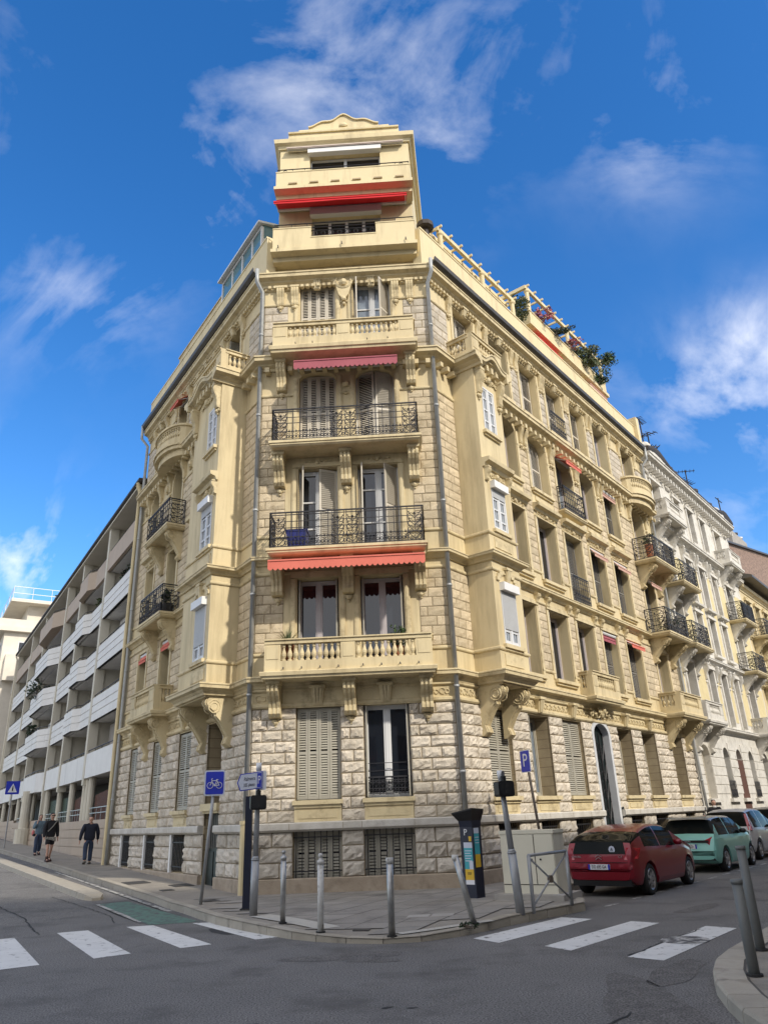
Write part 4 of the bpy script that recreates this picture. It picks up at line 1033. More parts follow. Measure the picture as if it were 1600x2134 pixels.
for F, u in ((FR, 17.5), (FL, 11.62)):
    q = lambda o, z: F.pt(u, z, o)
    pipe([q(.2, .2), q(.14, 4.0), q(.14, 16.9), q(.42, 17.2), q(.42, 17.8)])
for F, a, b in ((FR, -.05, UE_R), (FL, -.05, UE_L)):
    x = MB(); x.prism(F, [(.28, 17.66), (.36, 17.66), (.45, 17.73), (.47, 17.86), (.44, 17.86), (.41, 17.77), (.30, 17.77)], a, b); x.build('gutter', 'gutter', B)
# ---- parapets
for F, b in ((FR, UE_R), (FL, UE_L)):
    x = MB(); x.prism(F, [(-.2, 17.6), (.12, 17.6), (.12, 19.02), (.14, 19.02), (.14, 19.08), (-.22, 19.08), (-.2, 17.9)], -.3, b); o = x.build('parapet', 'cream', B)
    x = MB(); x.fb(F, -.2, b - .1, 19.2, 19.22, -.04, -.02)
    for k in range(int(b / 1.4)): x.tube([F.pt(.3 + k * 1.4, 19.05, -.03), F.pt(.3 + k * 1.4, 19.21, -.03)], .012, 4)
    x.build('roof_rail', 'iron', B)
x = MB(); x.fb(FR, UE_R - .25, UE_R + .1, 17.7, 19.5, -.3, .3); x.build('parapet_pier', 'cream', B)

# ---- corner tower
TF = Fr(FF.pt(0, 0, -.25), dF, nF)
def tower_box(mb, a, b, z0, z1, w1, back=4.2, spread=.3, m=0):
    P = TF.pt
    mb.hexa([P(a, z0, w1), P(b, z0, w1), P(b + spread, z0, -back), P(a - spread, z0, -back), P(a, z1, w1), P(b, z1, w1), P(b + spread, z1, -back), P(a - spread, z1, -back)], m)
T = MB()
def tower_storey(z0, z1, op, dep=.30):
    wall(T, TF, .33, 4.80, z0, z1, [(*op, dep)])
    for u, s in ((.33, -1), (4.80, 1)): T.face([TF.pt(u, z0, 0), TF.pt(u, z1, 0), TF.pt(u + s * .3, z1, -4.2), TF.pt(u + s * .3, z0, -4.2)])
    T.face([TF.pt(.03, z0, -4.2), TF.pt(5.1, z0, -4.2), TF.pt(5.1, z1, -4.2), TF.pt(.03, z1, -4.2)])
tower_storey(18.0, 20.95, (1.44, 3.72, 18.6, 20.32)); tower_storey(20.95, 23.5, (1.36, 3.80, 21.2, 23.12))
TW = T.build('tower_wall', 'cream', B)
def tower_balcony(zb, zt, dep, cut, u0, u1):
    x = MB(); x.fb(FF, u0 - .06, u1 + .06, zb, zb + .12, -.3, dep + .05); x.fb(FF, u0 - .03, u1 + .03, zb - .16, zb, -.3, dep - .25)
    for a, b, h in cut: x.fb(FF, a, b, zb + .12, h, dep - .14, dep); x.fb(FF, a - .01, b + .01, h, h + .035, dep - .16, dep + .015)
    for u in (u0, u1 - .13): x.fb(FF, u, u + .13, zb + .12, zt, -.25, dep - .142)
    return x.build('tower_balcony', 'cream', B)
o = tower_balcony(18.12, 19.05, .62, [(.32, 1.53, 19.05), (1.53, 3.58, 18.64), (3.58, 4.80, 19.05)], .32, 4.80)
x = MB()
for z in (18.76, 18.97, 19.10): x.tube([FF.pt(1.5, z, .55), FF.pt(3.6, z, .55)], .016, 5)
x.tube([FF.pt(.34, 19.28, .55), FF.pt(4.78, 19.28, .55)], .018, 5)
for k in range(8): u = 1.65 + k * .26; x.ring(FF.pt(u, 18.86, .55), FF.d, V((0, 0, 1)), .07, .010, 8)
for u in (.36, .9, 1.4, 3.7, 4.2, 4.76): x.tube([FF.pt(u, 19.06, .55), FF.pt(u, 19.28, .55)], .013, 4)
x.build('tower_railing', 'iron', o)
o = tower_balcony(20.78, 21.52, .55, [(.36, 4.78, 21.52)], .36, 4.78)
x = MB(); x.tube([FF.pt(.38, 21.72, .48), FF.pt(4.76, 21.72, .48)], .018, 5)
for u in (.4, .9, 1.3, 3.8, 4.3, 4.74): x.tube([FF.pt(u, 21.54, .48), FF.pt(u, 21.72, .48)], .013, 4)
for u in (.65, 4.5): x.ring(FF.pt(u, 21.62, .48), FF.d, V((0, 0, 1)), .07, .012, 8)
x.build('tower_railing', 'iron', o)
for k in range(6): u = .78 + k * .70; x = MB(); x.fb(FF, u, u + .28, 20.98, 21.03, .551, .60); x.build('drain_slot', 'reveal', o)
for u in (.5, 2.5, 4.5): x = MB(); x.tube([FF.pt(u, 18.35, .62), FF.pt(u, 18.32, .72), FF.pt(u + .02, 18.2, .73)], .016, 5); x.build('drain_spout', 'gutter', B)
for z0, z1, a, b in ((18.6, 20.3, 1.44, 3.72), (21.2, 23.1, 1.36, 3.80)):
    mb = MB(); w0 = -.29
    fr = [a, a + (b - a) / 4, (a + b) / 2, b - (b - a) / 4, b] if z0 < 20 else [a, (a + b) / 2, b]
    for u in fr: mb.fb(TF, u - .05, u + .05, z0, z1, w0, w0 + .07)
    mb.fb(TF, a, b, z0, z0 + .08, w0, w0 + .066); mb.fb(TF, a, b, z1 - .08, z1, w0, w0 + .066)
    if z0 > 20: mb.fb(TF, a, b, 22.55, 22.62, w0, w0 + .064)
    o = mb.build('window', 'frame_white', B); g = MB(); g.fb(TF, a, b, z0, z1, w0 - .05, w0 + .02); g.build('pane', 'glass', o)
    x = MB(); x.fb(TF, a - .05, b + .05, z1 - .04, z1 + .24, -.02, .18); x.build('shutter_box', 'white' if z0 > 20 else 'frame_white', o)
awning(TF, .30, 4.62, 20.62, .78, .34, .08, 'aw_red', w0=.02, scal=9); awning(TF, .58, 4.62, 23.36, .16, .05, .03, 'aw_white', w0=.04, scal=9)
x = MB()   # stepped crown with a waved crest
pth = [xy(TF.pt(.03, 0, -4.2)), xy(TF.pt(.33)), xy(TF.pt(4.80)), xy(TF.pt(5.1, 0, -4.2))]
x.sweep(pth, [(-.2, 23.42), (.06, 23.42), (.09, 23.54), (.20, 23.58), (.22, 23.74), (-.2, 23.74)])
tower_box(x, .62, 4.50, 23.72, 24.05, .1); x.sweep([xy(TF.pt(.62, 0, .1)), xy(TF.pt(4.50, 0, .1))], [(-.3, 24.05), (.06, 24.05), (.07, 24.11), (-.3, 24.11)])
poly = [(1.25, 24.10)]; top = []
for k in range(41):
    t_ = k / 40; u = 1.32 + 2.48 * t_; s_ = abs(t_ - .5) * 2
    z = 24.40 + .38 * (math.cos(math.pi * s_ * 1.0) * .5 + .5) + .10 * math.cos(2 * math.pi * s_ * 1.5) * (1 - s_ * .6)
    top.append((u, z))
poly = [(1.32, 24.10)] + top + [(3.80, 24.10)]
x.plate(TF, poly, -.2, .05)
for (u0_, z0_), (u1_, z1_) in zip(top, top[1:]): x.plate(TF, [(u0_, z0_ - .001), (u1_, z1_ - .001), (u1_, z1_ + .05), (u0_, z0_ + .05)], -.25, .11)
tower_box(x, .98, 4.16, 24.10, 24.27, .085)
x.ball(TF.pt(2.56, 24.40, .06), .13, 10, 0, (1.2, .6, .8))
x.build('tower_crown', 'cream', B)
x = MB(); x.lathe(FR.pt(1.3, 20.6, -.7), [(.22, 0), (.30, .05), (.30, .22), (.16, .34)], 10); x.lathe(FR.pt(1.3, 19, -.7), [(.12, 0), (.12, 1.62)], 8); x.build('chimney_cowl', 'roof_dark', B)

# ---- sixth floor, roof terraces
x = MB(); x.prism(FR, [(-1.9, 18.0), (-1.9, 20.8), (-6, 20.8), (-6, 18)], 5.2, 17.2); x.build('penthouse', 'cream', B)
x = MB(); P = FR.pt
x.fb(FR, 8.75, 16.9, 20.78, 20.95, -6, -.62)
x.fb(FR, 8.9, 16.75, 20.95, 21.52, -.80, -.67); x.fb(FR, 8.9, 9.03, 20.95, 21.52, -5, -.802); x.fb(FR, 16.62, 16.75, 20.95, 21.52, -5, -.802)
x.fb(FR, 8.87, 16.78, 21.52, 21.56, -.83, -.64)
tb = x.build('roof_terrace', 'cream', B)
x = MB()
for u in (9.0, 10.4, 11.8, 13.2, 14.6, 16.6): x.tube([P(u, 21.55, -.73), P(u, 21.85, -.73)], .014, 4)
for z in (21.7, 21.84): x.tube([P(8.95, z, -.73), P(16.7, z, -.73)], .016, 4); x.tube([P(8.96, z, -.73), P(8.96, z, -3)], .016, 4)
x.build('terrace_railing', 'iron', tb)
def pergola(u0, u1, w0, w1, z, posts, zp, step=.62):
    x = MB()
    for w in (w0, w1): x.fb(FR, u0, u1, z, z + .16, w - .06, w + .06)
    n = int((u1 - u0) / step)
    for k in range(n + 1): u = u0 + .1 + (u1 - u0 - .2) * k / n; x.fb(FR, u - .03, u + .03, z + .14, z + .23, w1 - .12, w0 + .17)
    o = x.build('pergola', 'cream', B)
    for u in posts:
        for w in (w0, w1): c = MB(); c.lathe(FR.pt(u, zp, w), [(.13, 0), (.13, .1), (.10, .14), (.09, z - zp - .15), (.13, z - zp - .08), (.13, z - zp)], 10); c.build('column', 'cream', o)
    return o
pergola(1.9, 7.4, -.62, -.98, 20.95, (2.1, 4.9, 7.2), 18.1)
pergola(8.9, 16.8, -.75, -2.8, 22.72, (9.05, 12.9, 16.6), 20.95)
x = MB(); x.fb(FR, 8.84, 8.98, 22.72, 22.88, -2.8, -.7); x.build('pergola_beam', 'cream', B)
awning(FR, 9.3, 11.6, 20.70, .42, .30, .14, 'aw_red', w0=-1.05, scal=9); awning(FR, 12.2, 14.0, 20.70, .30, .16, .12, 'aw_white', w0=-1.05); awning(FR, 14.5, 16.5, 20.70, .42, .2, .14, 'aw_pink', w0=-1.05)
# glazed veranda on the left
x = MB(); P = FL.pt; v0, v1 = .75, 4.2
for w, uu in ((-.15, [v0, v0 + .75, v0 + 1.6, v0 + 2.5, v1]),):
    for u in uu: x.fb(FL, u - .04, u + .04, 18.1, 20.45, w - .04, w + .04)
x.fb(FL, v0, v1, 18.9, 19.02, -.19, -.11); x.fb(FL, v0, v1, 20.40, 20.52, -.2, -.1)
x.hexa([P(v0 - .12, 20.5, .06), P(v1 + .1, 20.5, .06), P(v1 + .1, 20.95, -2), P(v0 - .12, 20.95, -2), P(v0 - .12, 20.58, .06), P(v1 + .1, 20.58, .06), P(v1 + .1, 21.03, -2), P(v0 - .12, 21.03, -2)])
x.fb(FL, v0 - .04, v0 + .04, 18.1, 20.9, -1.1, -1.02); x.fb(FL, v0 - .03, v0 + .03, 19.9, 19.98, -2, -.19)
vo = x.build('veranda', 'frame_white', B)
x = MB(); x.fb(FL, v0, v1, 18.1, 20.42, -.165, -.145); x.fb(FL, v0 - .01, v0 + .01, 18.1, 20.6, -2, -.17); x.build('pane', 'glass_veranda', vo)
x = MB(); x.fb(FL, v0, v1, 18.1, 20.5, -3.2, -2.0); x.build('veranda_wall', 'cream', vo)
x = MB(); x.fb(FL, 4.45, 9.9, 20.2, 20.58, -4, -.42); x.fb(FL, 4.6, 9.6, 18.1, 20.2, -4, -1.3); x.fb(FL, 4.4, 9.95, 20.58, 20.63, -4, -.38); x.build('attic', 'paint', B)
x = MB(); x.tube([FL.pt(12.3, 17, -.8), FL.pt(12.3, 20.6, -.8)], .16, 10); x.build('flue_pipe', 'white', B)
# ================================================================== ground, kerbs, markings
def grid_axis(segs):
    out = []
    for a, b, s in segs:
        n = max(1, int((b - a) / s)); out += [a + (b - a) * k / n for k in range(n)]
    return out + [segs[-1][1]]
mb = MB()
gxs = grid_axis([(-900, -100, 200), (-100, -50, 10), (-50, 12, 1.0), (12, 60, 8), (60, 900, 210)]); gys = grid_axis([(-300, -20, 70), (-20, 5, 5), (5, 75, 1.0), (75, 140, 8), (140, 1600, 300)])
idx = [[mb.p((x, y, gz(x, y))) for x in gxs] for y in gys]
for j in range(len(gys) - 1):
    for i in range(len(gxs) - 1): mb.fi((idx[j][i], idx[j][i + 1], idx[j + 1][i + 1], idx[j + 1][i]))
struct(mb.build('road', 'asphalt', None, True))
Lp = lambda s, o: CL + dLr * s + nL * o
Rp = lambda s, o: CR + dR * s + nR * o
HP = lambda p: .14 - .075 * math.exp(-(((p.x + .25) ** 2 + (p.y - 11.9) ** 2) / 3.2))
K = [(Lp(s, o), .14) for s, o in ((66, 1.6), (50, 1.6), (36, 1.6), (24, 1.6), (12, 1.62), (6, 1.66), (1.3, 1.72), (-1, 1.85), (-2.3, 1.98), (-3.4, 2.08))]
K += [(V((x, y, 0)), h) for x, y, h in ((-2.62, 13.95, .11), (-2.12, 13.32, .09), (-1.65, 12.78, .08), (-1.25, 12.45, .07), (-.79, 12.18, .07), (-.25, 12.0, .07), (.3, 12.06, .07), (.89, 12.42, .08), (1.35, 12.9, .09), (1.75, 13.36, .10), (2.48, 14.06, .12))]
K += [(Rp(s, o), .14) for s, o in ((-1.95, 3.74), (-1.35, 3.45), (-1.0, 2.8), (-.75, 2.2), (0, 1.96), (10, 1.95), (30, 1.95), (70, 1.95))]
Iq = [Lp(s, -.15) for s in (66, 50, 36, 24, 12, 6, 1.3, 0, 0, 0)] + [CL.lerp(CR, t) for t in (0.02, .06, .12, .2, .3, .45, .6, .78, .88, .95, 1)] + [CR] * 4 + [Rp(s, -.15) for s in (0, 10, 30, 70)]
mb = MB(); NC = 12; rows = []
def dens(a, b, n): return [a.lerp(b, k / n) for k in range(n)]
KK, II, HH = [], [], []
for (a, ha), (b, hb), ia, ib in zip(K, K[1:], Iq, Iq[1:]):
    n = max(1, int((b - a).length / (.9 if a.y > 18 else .45)))
    for k in range(n): t = k / n; KK.append(a.lerp(b, t)); II.append(ia.lerp(ib, t)); HH.append(HP(KK[-1]))
KK.append(K[-1][0]); II.append(Iq[-1]); HH.append(.14)
for q, i, h in zip(KK, II, HH):
    row = []
    for c in range(NC + 1):
        t = c / NC; x = q.lerp(i, t); hh = HP(x)
        row.append(mb.p((x.x, x.y, gz(x.x, x.y) + hh)))
    rows.append(row)
for a, b in zip(rows, rows[1:]):
    for c in range(NC): mb.fi((a[c], b[c], b[c + 1], a[c + 1]))
struct(mb.build('pavement', 'tarpave', None, True))
def kerb(pts, hs, wd, name, step=.85, m='kerbstone', top=.006):
    mb = MB()
    for i in range(len(pts) - 1):
        a, b = pts[i], pts[i + 1]; d = (b - a); L = d.length
        if L < .05: continue
        d = d / L
        def nrm(j):
            t = (pts[min(j + 1, len(pts) - 1)] - pts[max(j - 1, 0)]).normalized(); return V((-t.y, t.x, 0))
        na, nb = nrm(i), nrm(i + 1); g = .006
        A, Bq = a + d * g, b - d * g
        def P(q, n, o, z): r = q + n * o; return V((r.x, r.y, gz(r.x, r.y) + z))
        ha, hb = hs[i] + top, hs[i + 1] + top
        mb.loft([[P(A, na, .0, -.1), P(A, na, .012, ha - .025), P(A, na, .03, ha), P(A, na, wd, ha), P(A, na, wd, -.1)], [P(Bq, nb, .0, -.1), P(Bq, nb, .012, hb - .025), P(Bq, nb, .03, hb), P(Bq, nb, wd, hb), P(Bq, nb, wd, -.1)]])
    return struct(mb.build(name, m))
kerb(KK, HH, .17, 'kerb')
# paving slabs round the corner
def inside(p, poly):
    c = False; n = len(poly)
    for i in range(n):
        a, b = poly[i], poly[(i + 1) % n]
        if (a.y > p.y) != (b.y > p.y) and p.x < (b.x - a.x) * (p.y - a.y) / (b.y - a.y) + a.x: c = not c
    return c
hpav = HP
pin = []
for i, q in enumerate(KK):
    t = (KK[min(i + 1, len(KK) - 1)] - KK[max(i - 1, 0)]).normalized(); pin.append(q + V((-t.y, t.x, 0)) * .22)
poly = pin + II[::-1]
mb = MB()
sk = V((math.sin(rad(27)), math.cos(rad(27)), 0))
for r in range(0, 14):
    for c in range(-8, 16):
        o = CL + dF * (c * .62 + 0) - sk * (.35 + r * .56); cs = [o, o + dF * .604, o + dF * .604 - sk * .544, o - sk * .544]
        if not all(inside(q, poly) and (q - CL).dot(dLr) < .4 and (q - CR).dot(dR) < 2.4 for q in cs): continue
        jz = rnd() * .003
        mb.face([V((q.x, q.y, gz(q.x, q.y) + hpav(q) + .009 + jz)) for q in cs])
        o2 = o - dF * .008 + sk * .008; mb.face([V((q.x, q.y, gz(q.x, q.y) + hpav(q) + .005)) for q in (o2, o2 + dF * .624, o2 + dF * .624 - sk * .564, o2 - sk * .564)], 1)
struct(mb.build('paving_slabs', ['paving', 'joint']))
# right foreground pavement island
isl = [V(p + (0,)) for p in ((9.0, 16.6), (6.2, 13.02), (4.95, 11.43), (4.25, 10.50), (3.72, 9.80), (3.36, 9.25), (3.12, 8.72), (2.94, 8.2), (2.80, 7.6), (2.72, 7.1), (2.70, 6.5), (2.74, 5.6), (3.0, 4.4), (3.8, 2.9), (6.0, 1.0), (12.0, -2.0))]
kerb(isl, [.12] * len(isl), .30, 'island_kerb', m='kerbstone')
mb = MB(); c = V((14, 9, .12))
ip = []
for i, q in enumerate(isl):
    t = (isl[min(i + 1, len(isl) - 1)] - isl[max(i - 1, 0)]).normalized(); ip.append(q + V((-t.y, t.x, 0)) * .28 + V((0, 0, .118)))
mb.face(ip + [V((26, -2, .118)), V((26, 16.6, .118))]); struct(mb.build('island_pavement', 'tarpave'))
mb = MB()
for a, b in zip(ip, ip[1:]):
    t = (b - a).normalized(); n = V((-t.y, t.x, 0)); mb.face([a + n * .0 + V((0, 0, .005)), b + V((0, 0, .005)), b + n * .045 + V((0, 0, .005)), a + n * .045 + V((0, 0, .005))])
struct(mb.build('island_joint', 'joint'))
def sheet(name, polys, m, dz=.004, h=0.0, sub=1):
    mb = MB()
    for p in polys:
        P = [V((x, y, gz(x, y) + h + dz)) for x, y in p]
        if len(P) <= 4: mb.face(P); continue
        c = sum(P, V((0, 0, 0))) / len(P)
        for a, b in zip(P, P[1:] + P[:1]): mb.face([c, a, b])
    return struct(mb.build(name, m))
sheet('crosswalk', [[(-6.95, 13.95), (-6.5, 14.17), (-4.82, 11.35), (-5.26, 11.07)], [(-5.97, 14.61), (-5.5, 14.8), (-3.82, 12.01), (-4.23, 11.7)], [(-4.92, 15.08), (-4.46, 15.16), (-2.81, 12.59), (-3.2, 12.33)], [(-3.78, 15.26), (-3.37, 15.24), (-1.83, 13.11), (-2.21, 12.9)], [(-8.0, 13.45), (-7.55, 13.7), (-5.85, 10.7), (-6.3, 10.45)]], 'roadpaint')
sheet('crosswalk', [[(1.04, 12.18), (2.71, 14.09), (3.13, 13.74), (1.35, 11.7)], [(1.9, 11.29), (3.64, 13.31), (3.99, 13.0), (2.16, 10.87)], [(2.71, 10.28), (4.51, 12.51), (4.83, 12.18), (3.04, 9.97)]], 'roadpaint')
GP = lambda s, o: xy(Lp(s, o))
sheet('cycle_lane_paint', [[GP(1.95, 2.75), GP(2.0, 2.1), GP(-2.75, 2.12), GP(-2.4, 2.95)]], 'greenpaint', .004)
sheet('cycle_lane_line', [[GP(1.9, 2.85), GP(1.9, 2.76), GP(-2.0, 2.9), GP(-2.0, 3.0)], [GP(12, 1.78), GP(12, 1.70), GP(-.5, 1.88), GP(-.5, 2.0)], [GP(-1.2, 2.72), GP(-1.2, 2.4), GP(-1.9, 2.25), GP(-1.9, 2.6)]], 'roadpaint_faint', .008)
pd = []
for k in range(14):
    s = -1.25 + k * 1.21; pd.append([xy(Rp(s, 3.76)), xy(Rp(s, 3.85)), xy(Rp(s + .55, 3.85)), xy(Rp(s + .55, 3.76))])
sheet('parking_line', pd, 'roadpaint_faint')
def pave_line(pts, wd):
    mb = MB()
    for a, b in zip(pts, pts[1:]):
        a, b = V((*a, 0)), V((*b, 0)); n = max(1, int((b - a).length / .15)); t = (b - a).normalized(); s_ = V((-t.y, t.x, 0)) * wd / 2
        for k in range(n):
            p0, p1 = a.lerp(b, k / n), a.lerp(b, (k + 1) / n)
            mb.face([V((q.x, q.y, HP(q) + .014)) for q in (p0 - s_, p1 - s_, p1 + s_, p0 + s_)])
    return struct(mb.build('pavement_line', 'pavepaint'))
pave_line([(-2.44, 14.62), (-1.08, 12.98)], .40); pave_line([(-.02, 12.32), (.5, 12.55), (1.42, 12.98)], .17)
def blob(cx, cy, rx, ry, an, n=64, jag=.22):
    r = random.Random(int(cx * 100 + cy * 37)); out = []; ph = [(r.uniform(0, 6.3), jag / (k + 1)) for k in range(7)]
    for k in range(n):
        t = 2 * math.pi * k / n; q = 1 + sum(a_ * math.sin((i + 2) * t + p_) for i, (p_, a_) in enumerate(ph)) * .6
        x, y = rx * q * math.cos(t), ry * q * math.sin(t); out.append((cx + x * math.cos(an) - y * math.sin(an), cy + x * math.sin(an) + y * math.cos(an)))
    return out
sheet('road_patch', [blob(-.75, 11.1, .75, .28, .1), blob(-.35, 10.75, .42, .14, -.2), blob(2.2, 7.6, .42, 1.5, -.1), blob(2.95, 9.3, .25, .7, -.6), blob(5.2, 14.6, .7, .22, .8)], 'asphalt_patch', .003)
sheet('road_stain', [blob(-.15, 8.2, .07, .03, .4), blob(.08, 8.15, .05, .025, .1), blob(-1.35, 7.75, .09, .035, .2), blob(-1.15, 7.7, .05, .02, 0), blob(-2.9, 14.1, .3, .5, .5)], 'asphalt_dark', .0025)
def crack(pts, w=.018, seed=1):
    r = random.Random(seed); P = []
    for a, b in zip(pts, pts[1:]):
        a, b = V((*a, 0)), V((*b, 0)); n = max(2, int((b - a).length / .12))
        for k in range(n): P.append(a.lerp(b, k / n) + V((r.uniform(-.02, .02), r.uniform(-.02, .02), 0)))
    out = []
    for a, b in zip(P, P[1:]):
        t = (b - a).normalized(); n = V((-t.y, t.x, 0)) * w * r.uniform(.4, 1.1); out.append([xy(a - n), xy(b - n), xy(b + n), xy(a + n)])
    return out
sheet('road_crack', crack([(-9.6, 19.5), (-7.6, 16.9), (-6.6, 15.1), (-6.1, 14.3)], .02, 2) + crack([(-8.6, 20.5), (-7.1, 18.6), (-5.9, 17.0), (-5.3, 15.6)], .012, 3) + crack([(.62, 6.6), (1.3, 7.05), (1.75, 7.35), (2.05, 7.75)], .012, 4) + crack([(-3.8, 12.9), (-4.2, 12.0)], .008, 6) + crack([(2.75, 10.35), (3.6, 11.4), (4.4, 12.3)], .014, 8), 'asphalt_dark', .0075)
sheet('manhole_worn', [blob(3.78, 11.33, .34, .30, .3, 24, .06)], 'patchpaint', .0085)
# separator kerb of the cycle lane
mb = MB(); n = 22
def sepp(s, o, h):
    q = Lp(s, o); return V((q.x, q.y, gz(q.x, q.y) + h))
rings = []
for k in range(n + 1):
    s = 2.75 + (40 - 2.75) * (k / n) ** 1.6; e = .35 if k == 0 else (.85 if k == 1 else 1)
    c = 2.62 + .02 * min(1, s / 10); hw = .24 * e + .02
    rings.append([sepp(s, c + hw, -.02), sepp(s, c + hw * .92, .10 * e + .03), sepp(s, c + hw * .6, .135 * e + .01), sepp(s, c - hw * .6, .135 * e + .01), sepp(s, c - hw * .92, .10 * e + .03), sepp(s, c - hw, -.02)])
mb.loft(rings)
tag(mb.build('separator_kerb', 'kerbstone'), 'long pale concrete kerb dividing the cycle lane from the roadway', 'kerb')
# covers in the ground
def cover(poly, lab, h=.14, dz=.012, name='manhole_cover', m='manhole'):
    mb = MB(); P = [V((x, y, gz(x, y) + (HP(V((x, y, 0))) if h == .14 else h) + dz)) for x, y in poly]
    mb.loft([[q - V((0, 0, .02)) for q in P], P]); tag(mb.build(name, m), lab, 'manhole cover', 'covers in the pavement')
lq = lambda s0, s1, o0, o1: [GP(s0, o1), GP(s0, o0), GP(s1, o0), GP(s1, o1)]
cover(lq(4.3, 5.0, .85, 1.45), 'dark rectangular pavement cover beside the cycle lane, far one of two large covers')
cover(lq(2.8, 3.4, .2, .7), 'dark rectangular pavement cover close to the dark side door')
cover(lq(2.1, 2.4, .95, 1.25), 'small dark drain cover between two large pavement covers')
cover(lq(-.8, -.45, .95, 1.3), 'small dark cover beside the foot of the leaning cycle sign')
cover([(-.72, 12.72), (-.47, 12.69), (-.45, 12.86), (-.70, 12.89)], 'small square drain grate between the two middle front bollards', .14, .014)
for q, dx in ((0, 0), (1, .40)): cover([(.10 + dx, 13.72), (.46 + dx, 13.70), (.52 + dx, 13.98), (.16 + dx, 14.0)], 'grey square slab cover on the %s side of a pair behind the straight bollard' % ('shutter' if q == 0 else 'parking meter'), .14, .014, m='concrete')

# ================================================================== text helper
def text(s, size, M, m, parent, ext=.002, al='CENTER', sx=1.0):
    cu = bpy.data.curves.new('lettering', 'FONT'); cu.body = s; cu.size = size; cu.extrude = ext; cu.align_x = al; cu.align_y = 'CENTER'; cu.resolution_u = 3
    o = bpy.data.objects.new('tmp', cu); C.objects.link(o)
    dg = bpy.context.evaluated_depsgraph_get(); dg.update()
    me = bpy.data.meshes.new_from_object(o.evaluated_get(dg)); bpy.data.objects.remove(o)
    off = OFF.get(parent.name, V((0, 0, 0)))
    me.transform(Matrix.Translation(-off) @ M @ Matrix.Diagonal((sx, 1, 1, 1))); me.materials.clear(); me.materials.append(MATS[m])
    t = bpy.data.objects.new('lettering', me); C.objects.link(t); t.parent = parent; OFF[t.name] = off
    return t
def faceM(F, u, z, w):   # text lying on a frame plane, read from outside
    r = F.d; n = F.n; up = V((0, 0, 1))
    if r.cross(up).dot(n) < 0: r = -r
    p = F.pt(u, z, w)
    return Matrix(((r.x, 0, n.x, p.x), (r.y, 0, n.y, p.y), (r.z, 1, n.z, p.z), (0, 0, 0, 1)))
def hdir(az): return V((math.sin(rad(az)), math.cos(rad(az)), 0))
def facing(x, y, az, tilt=None):     # frame whose front looks towards azimuth az
    n = hdir(az); d = V((-n.y, n.x, 0)); return Fr((x, y, 0), d, n)

# ================================================================== street furniture
def gh(x, y, h=.14): return gz(x, y) + h
# bollards
def bollard(x, y, h, r, kind, lab, lean=(0, 0), m='steel', base=.13):
    base = base if m == 'boll_grey' else HP(V((x, y, 0))) + .005
    o = thing('bollard', lab, 'bollard', (x, y, gh(x, y, base)), 'steel bollards round the corner' if m != 'boll_grey' else 'grey bollards on the island')
    b = MB(); p = OFF[o.name]; L = V((lean[0], lean[1], 1)) * h
    b.tube([p - V((0, 0, .03)), p + L * .5, p + L], r, 12); b.build('post', m, o, True)
    c = MB(); q = p + L
    if kind == 'ball': c.lathe(q, [(r * 1.15, -.02), (r * 1.15, .03), (r * .5, .045), (r * .5, .07)], 12); c.ball(q + V((0, 0, .10)), r * .78, 9)
    elif kind == 'flat': c.tube([q - V((0, 0, .07)), q + V((0, 0, .01))], r * 1.1, 12)
    else: c.tube([q - V((0, 0, .05)), q - V((0, 0, .02))], r * .8, 12); c.tube([q - V((0, 0, .005)), q + V((0, 0, .035))], r * 1.12, 12)
    c.build('cap', 'steel_white' if kind == 'flat' else m, o, True)
    d = MB(); d.tube([p, p + V((0, 0, .02))], r * 1.5, 12); d.build('base_ring', 'asphalt_dark', o)
bollard(-1.89, 13.55, .95, .043, 'ball', 'slim steel bollard with small ball top next to the silver traffic light pole')
bollard(-1.19, 12.62, .95, .048, 'ball', 'scuffed white and steel bollard with ball top in front of the closed grey shutters', m='steel_white', base=.10)
bollard(-.12, 12.11, 1.02, .050, 'flat', 'straight steel bollard with flat white collar nearest the kerb tip', base=.09)
bollard(1.13, 12.78, .95, .047, 'flat', 'steel bollard leaning well out of upright in front of the parking meter', (-.24, .06), base=.10)
bollard(3.38, 8.31, .80, .052, 'cap', 'shorter dark grey capped bollard on the rounded kerb, nearest the viewer', m='boll_grey', base=.12)
bollard(4.04, 9.63, 1.04, .052, 'cap', 'taller dark grey bollard just behind the shorter one on the rounded kerb', m='boll_grey', base=.12)
# cycle sign on a leaning pole
o = thing('cycle_sign', 'square blue cycle route sign on a leaning grey pole by the dark side door', 'road sign', (-4.07, 17.02, .14)); p = OFF[o.name]
ln = V((.075, 0, 1))
x = MB(); x.tube([p - V((0, 0, .05)), p + ln * 2.6], .033, 10); x.build('pole', 'pole_grey', o, True)
q = p + ln * 2.34; F = Fr((q.x, q.y, 0), hdir(78) * 1.0, hdir(168)); F.d = V((-F.n.y, F.n.x, 0))
def rrect(u0, u1, z0, z1, r, n=4):
    out = []
    for cx_, cz_, t in ((u1 - r, z1 - r, 0), (u0 + r, z1 - r, 90), (u0 + r, z0 + r, 180), (u1 - r, z0 + r, 270)):
        out += [(cx_ + r * math.cos(rad(t + 90 * k / n)), cz_ + r * math.sin(rad(t + 90 * k / n))) for k in range(n + 1)]
    return out
z = q.z
x = MB(); x.plate(F, rrect(-.22, .22, z - .26, z + .26, .05), .035, .05); sg = x.build('sign_panel', 'sign_light', o)
x = MB(); x.plate(F, rrect(-.19, .19, z - .23, z + .23, .03), .051, .056); x.build('blue_field', 'sign_blue', sg)
x = MB(); up = V((0, 0, 1)); bp = lambda u, zz: F.pt(u, z + zz, .062)
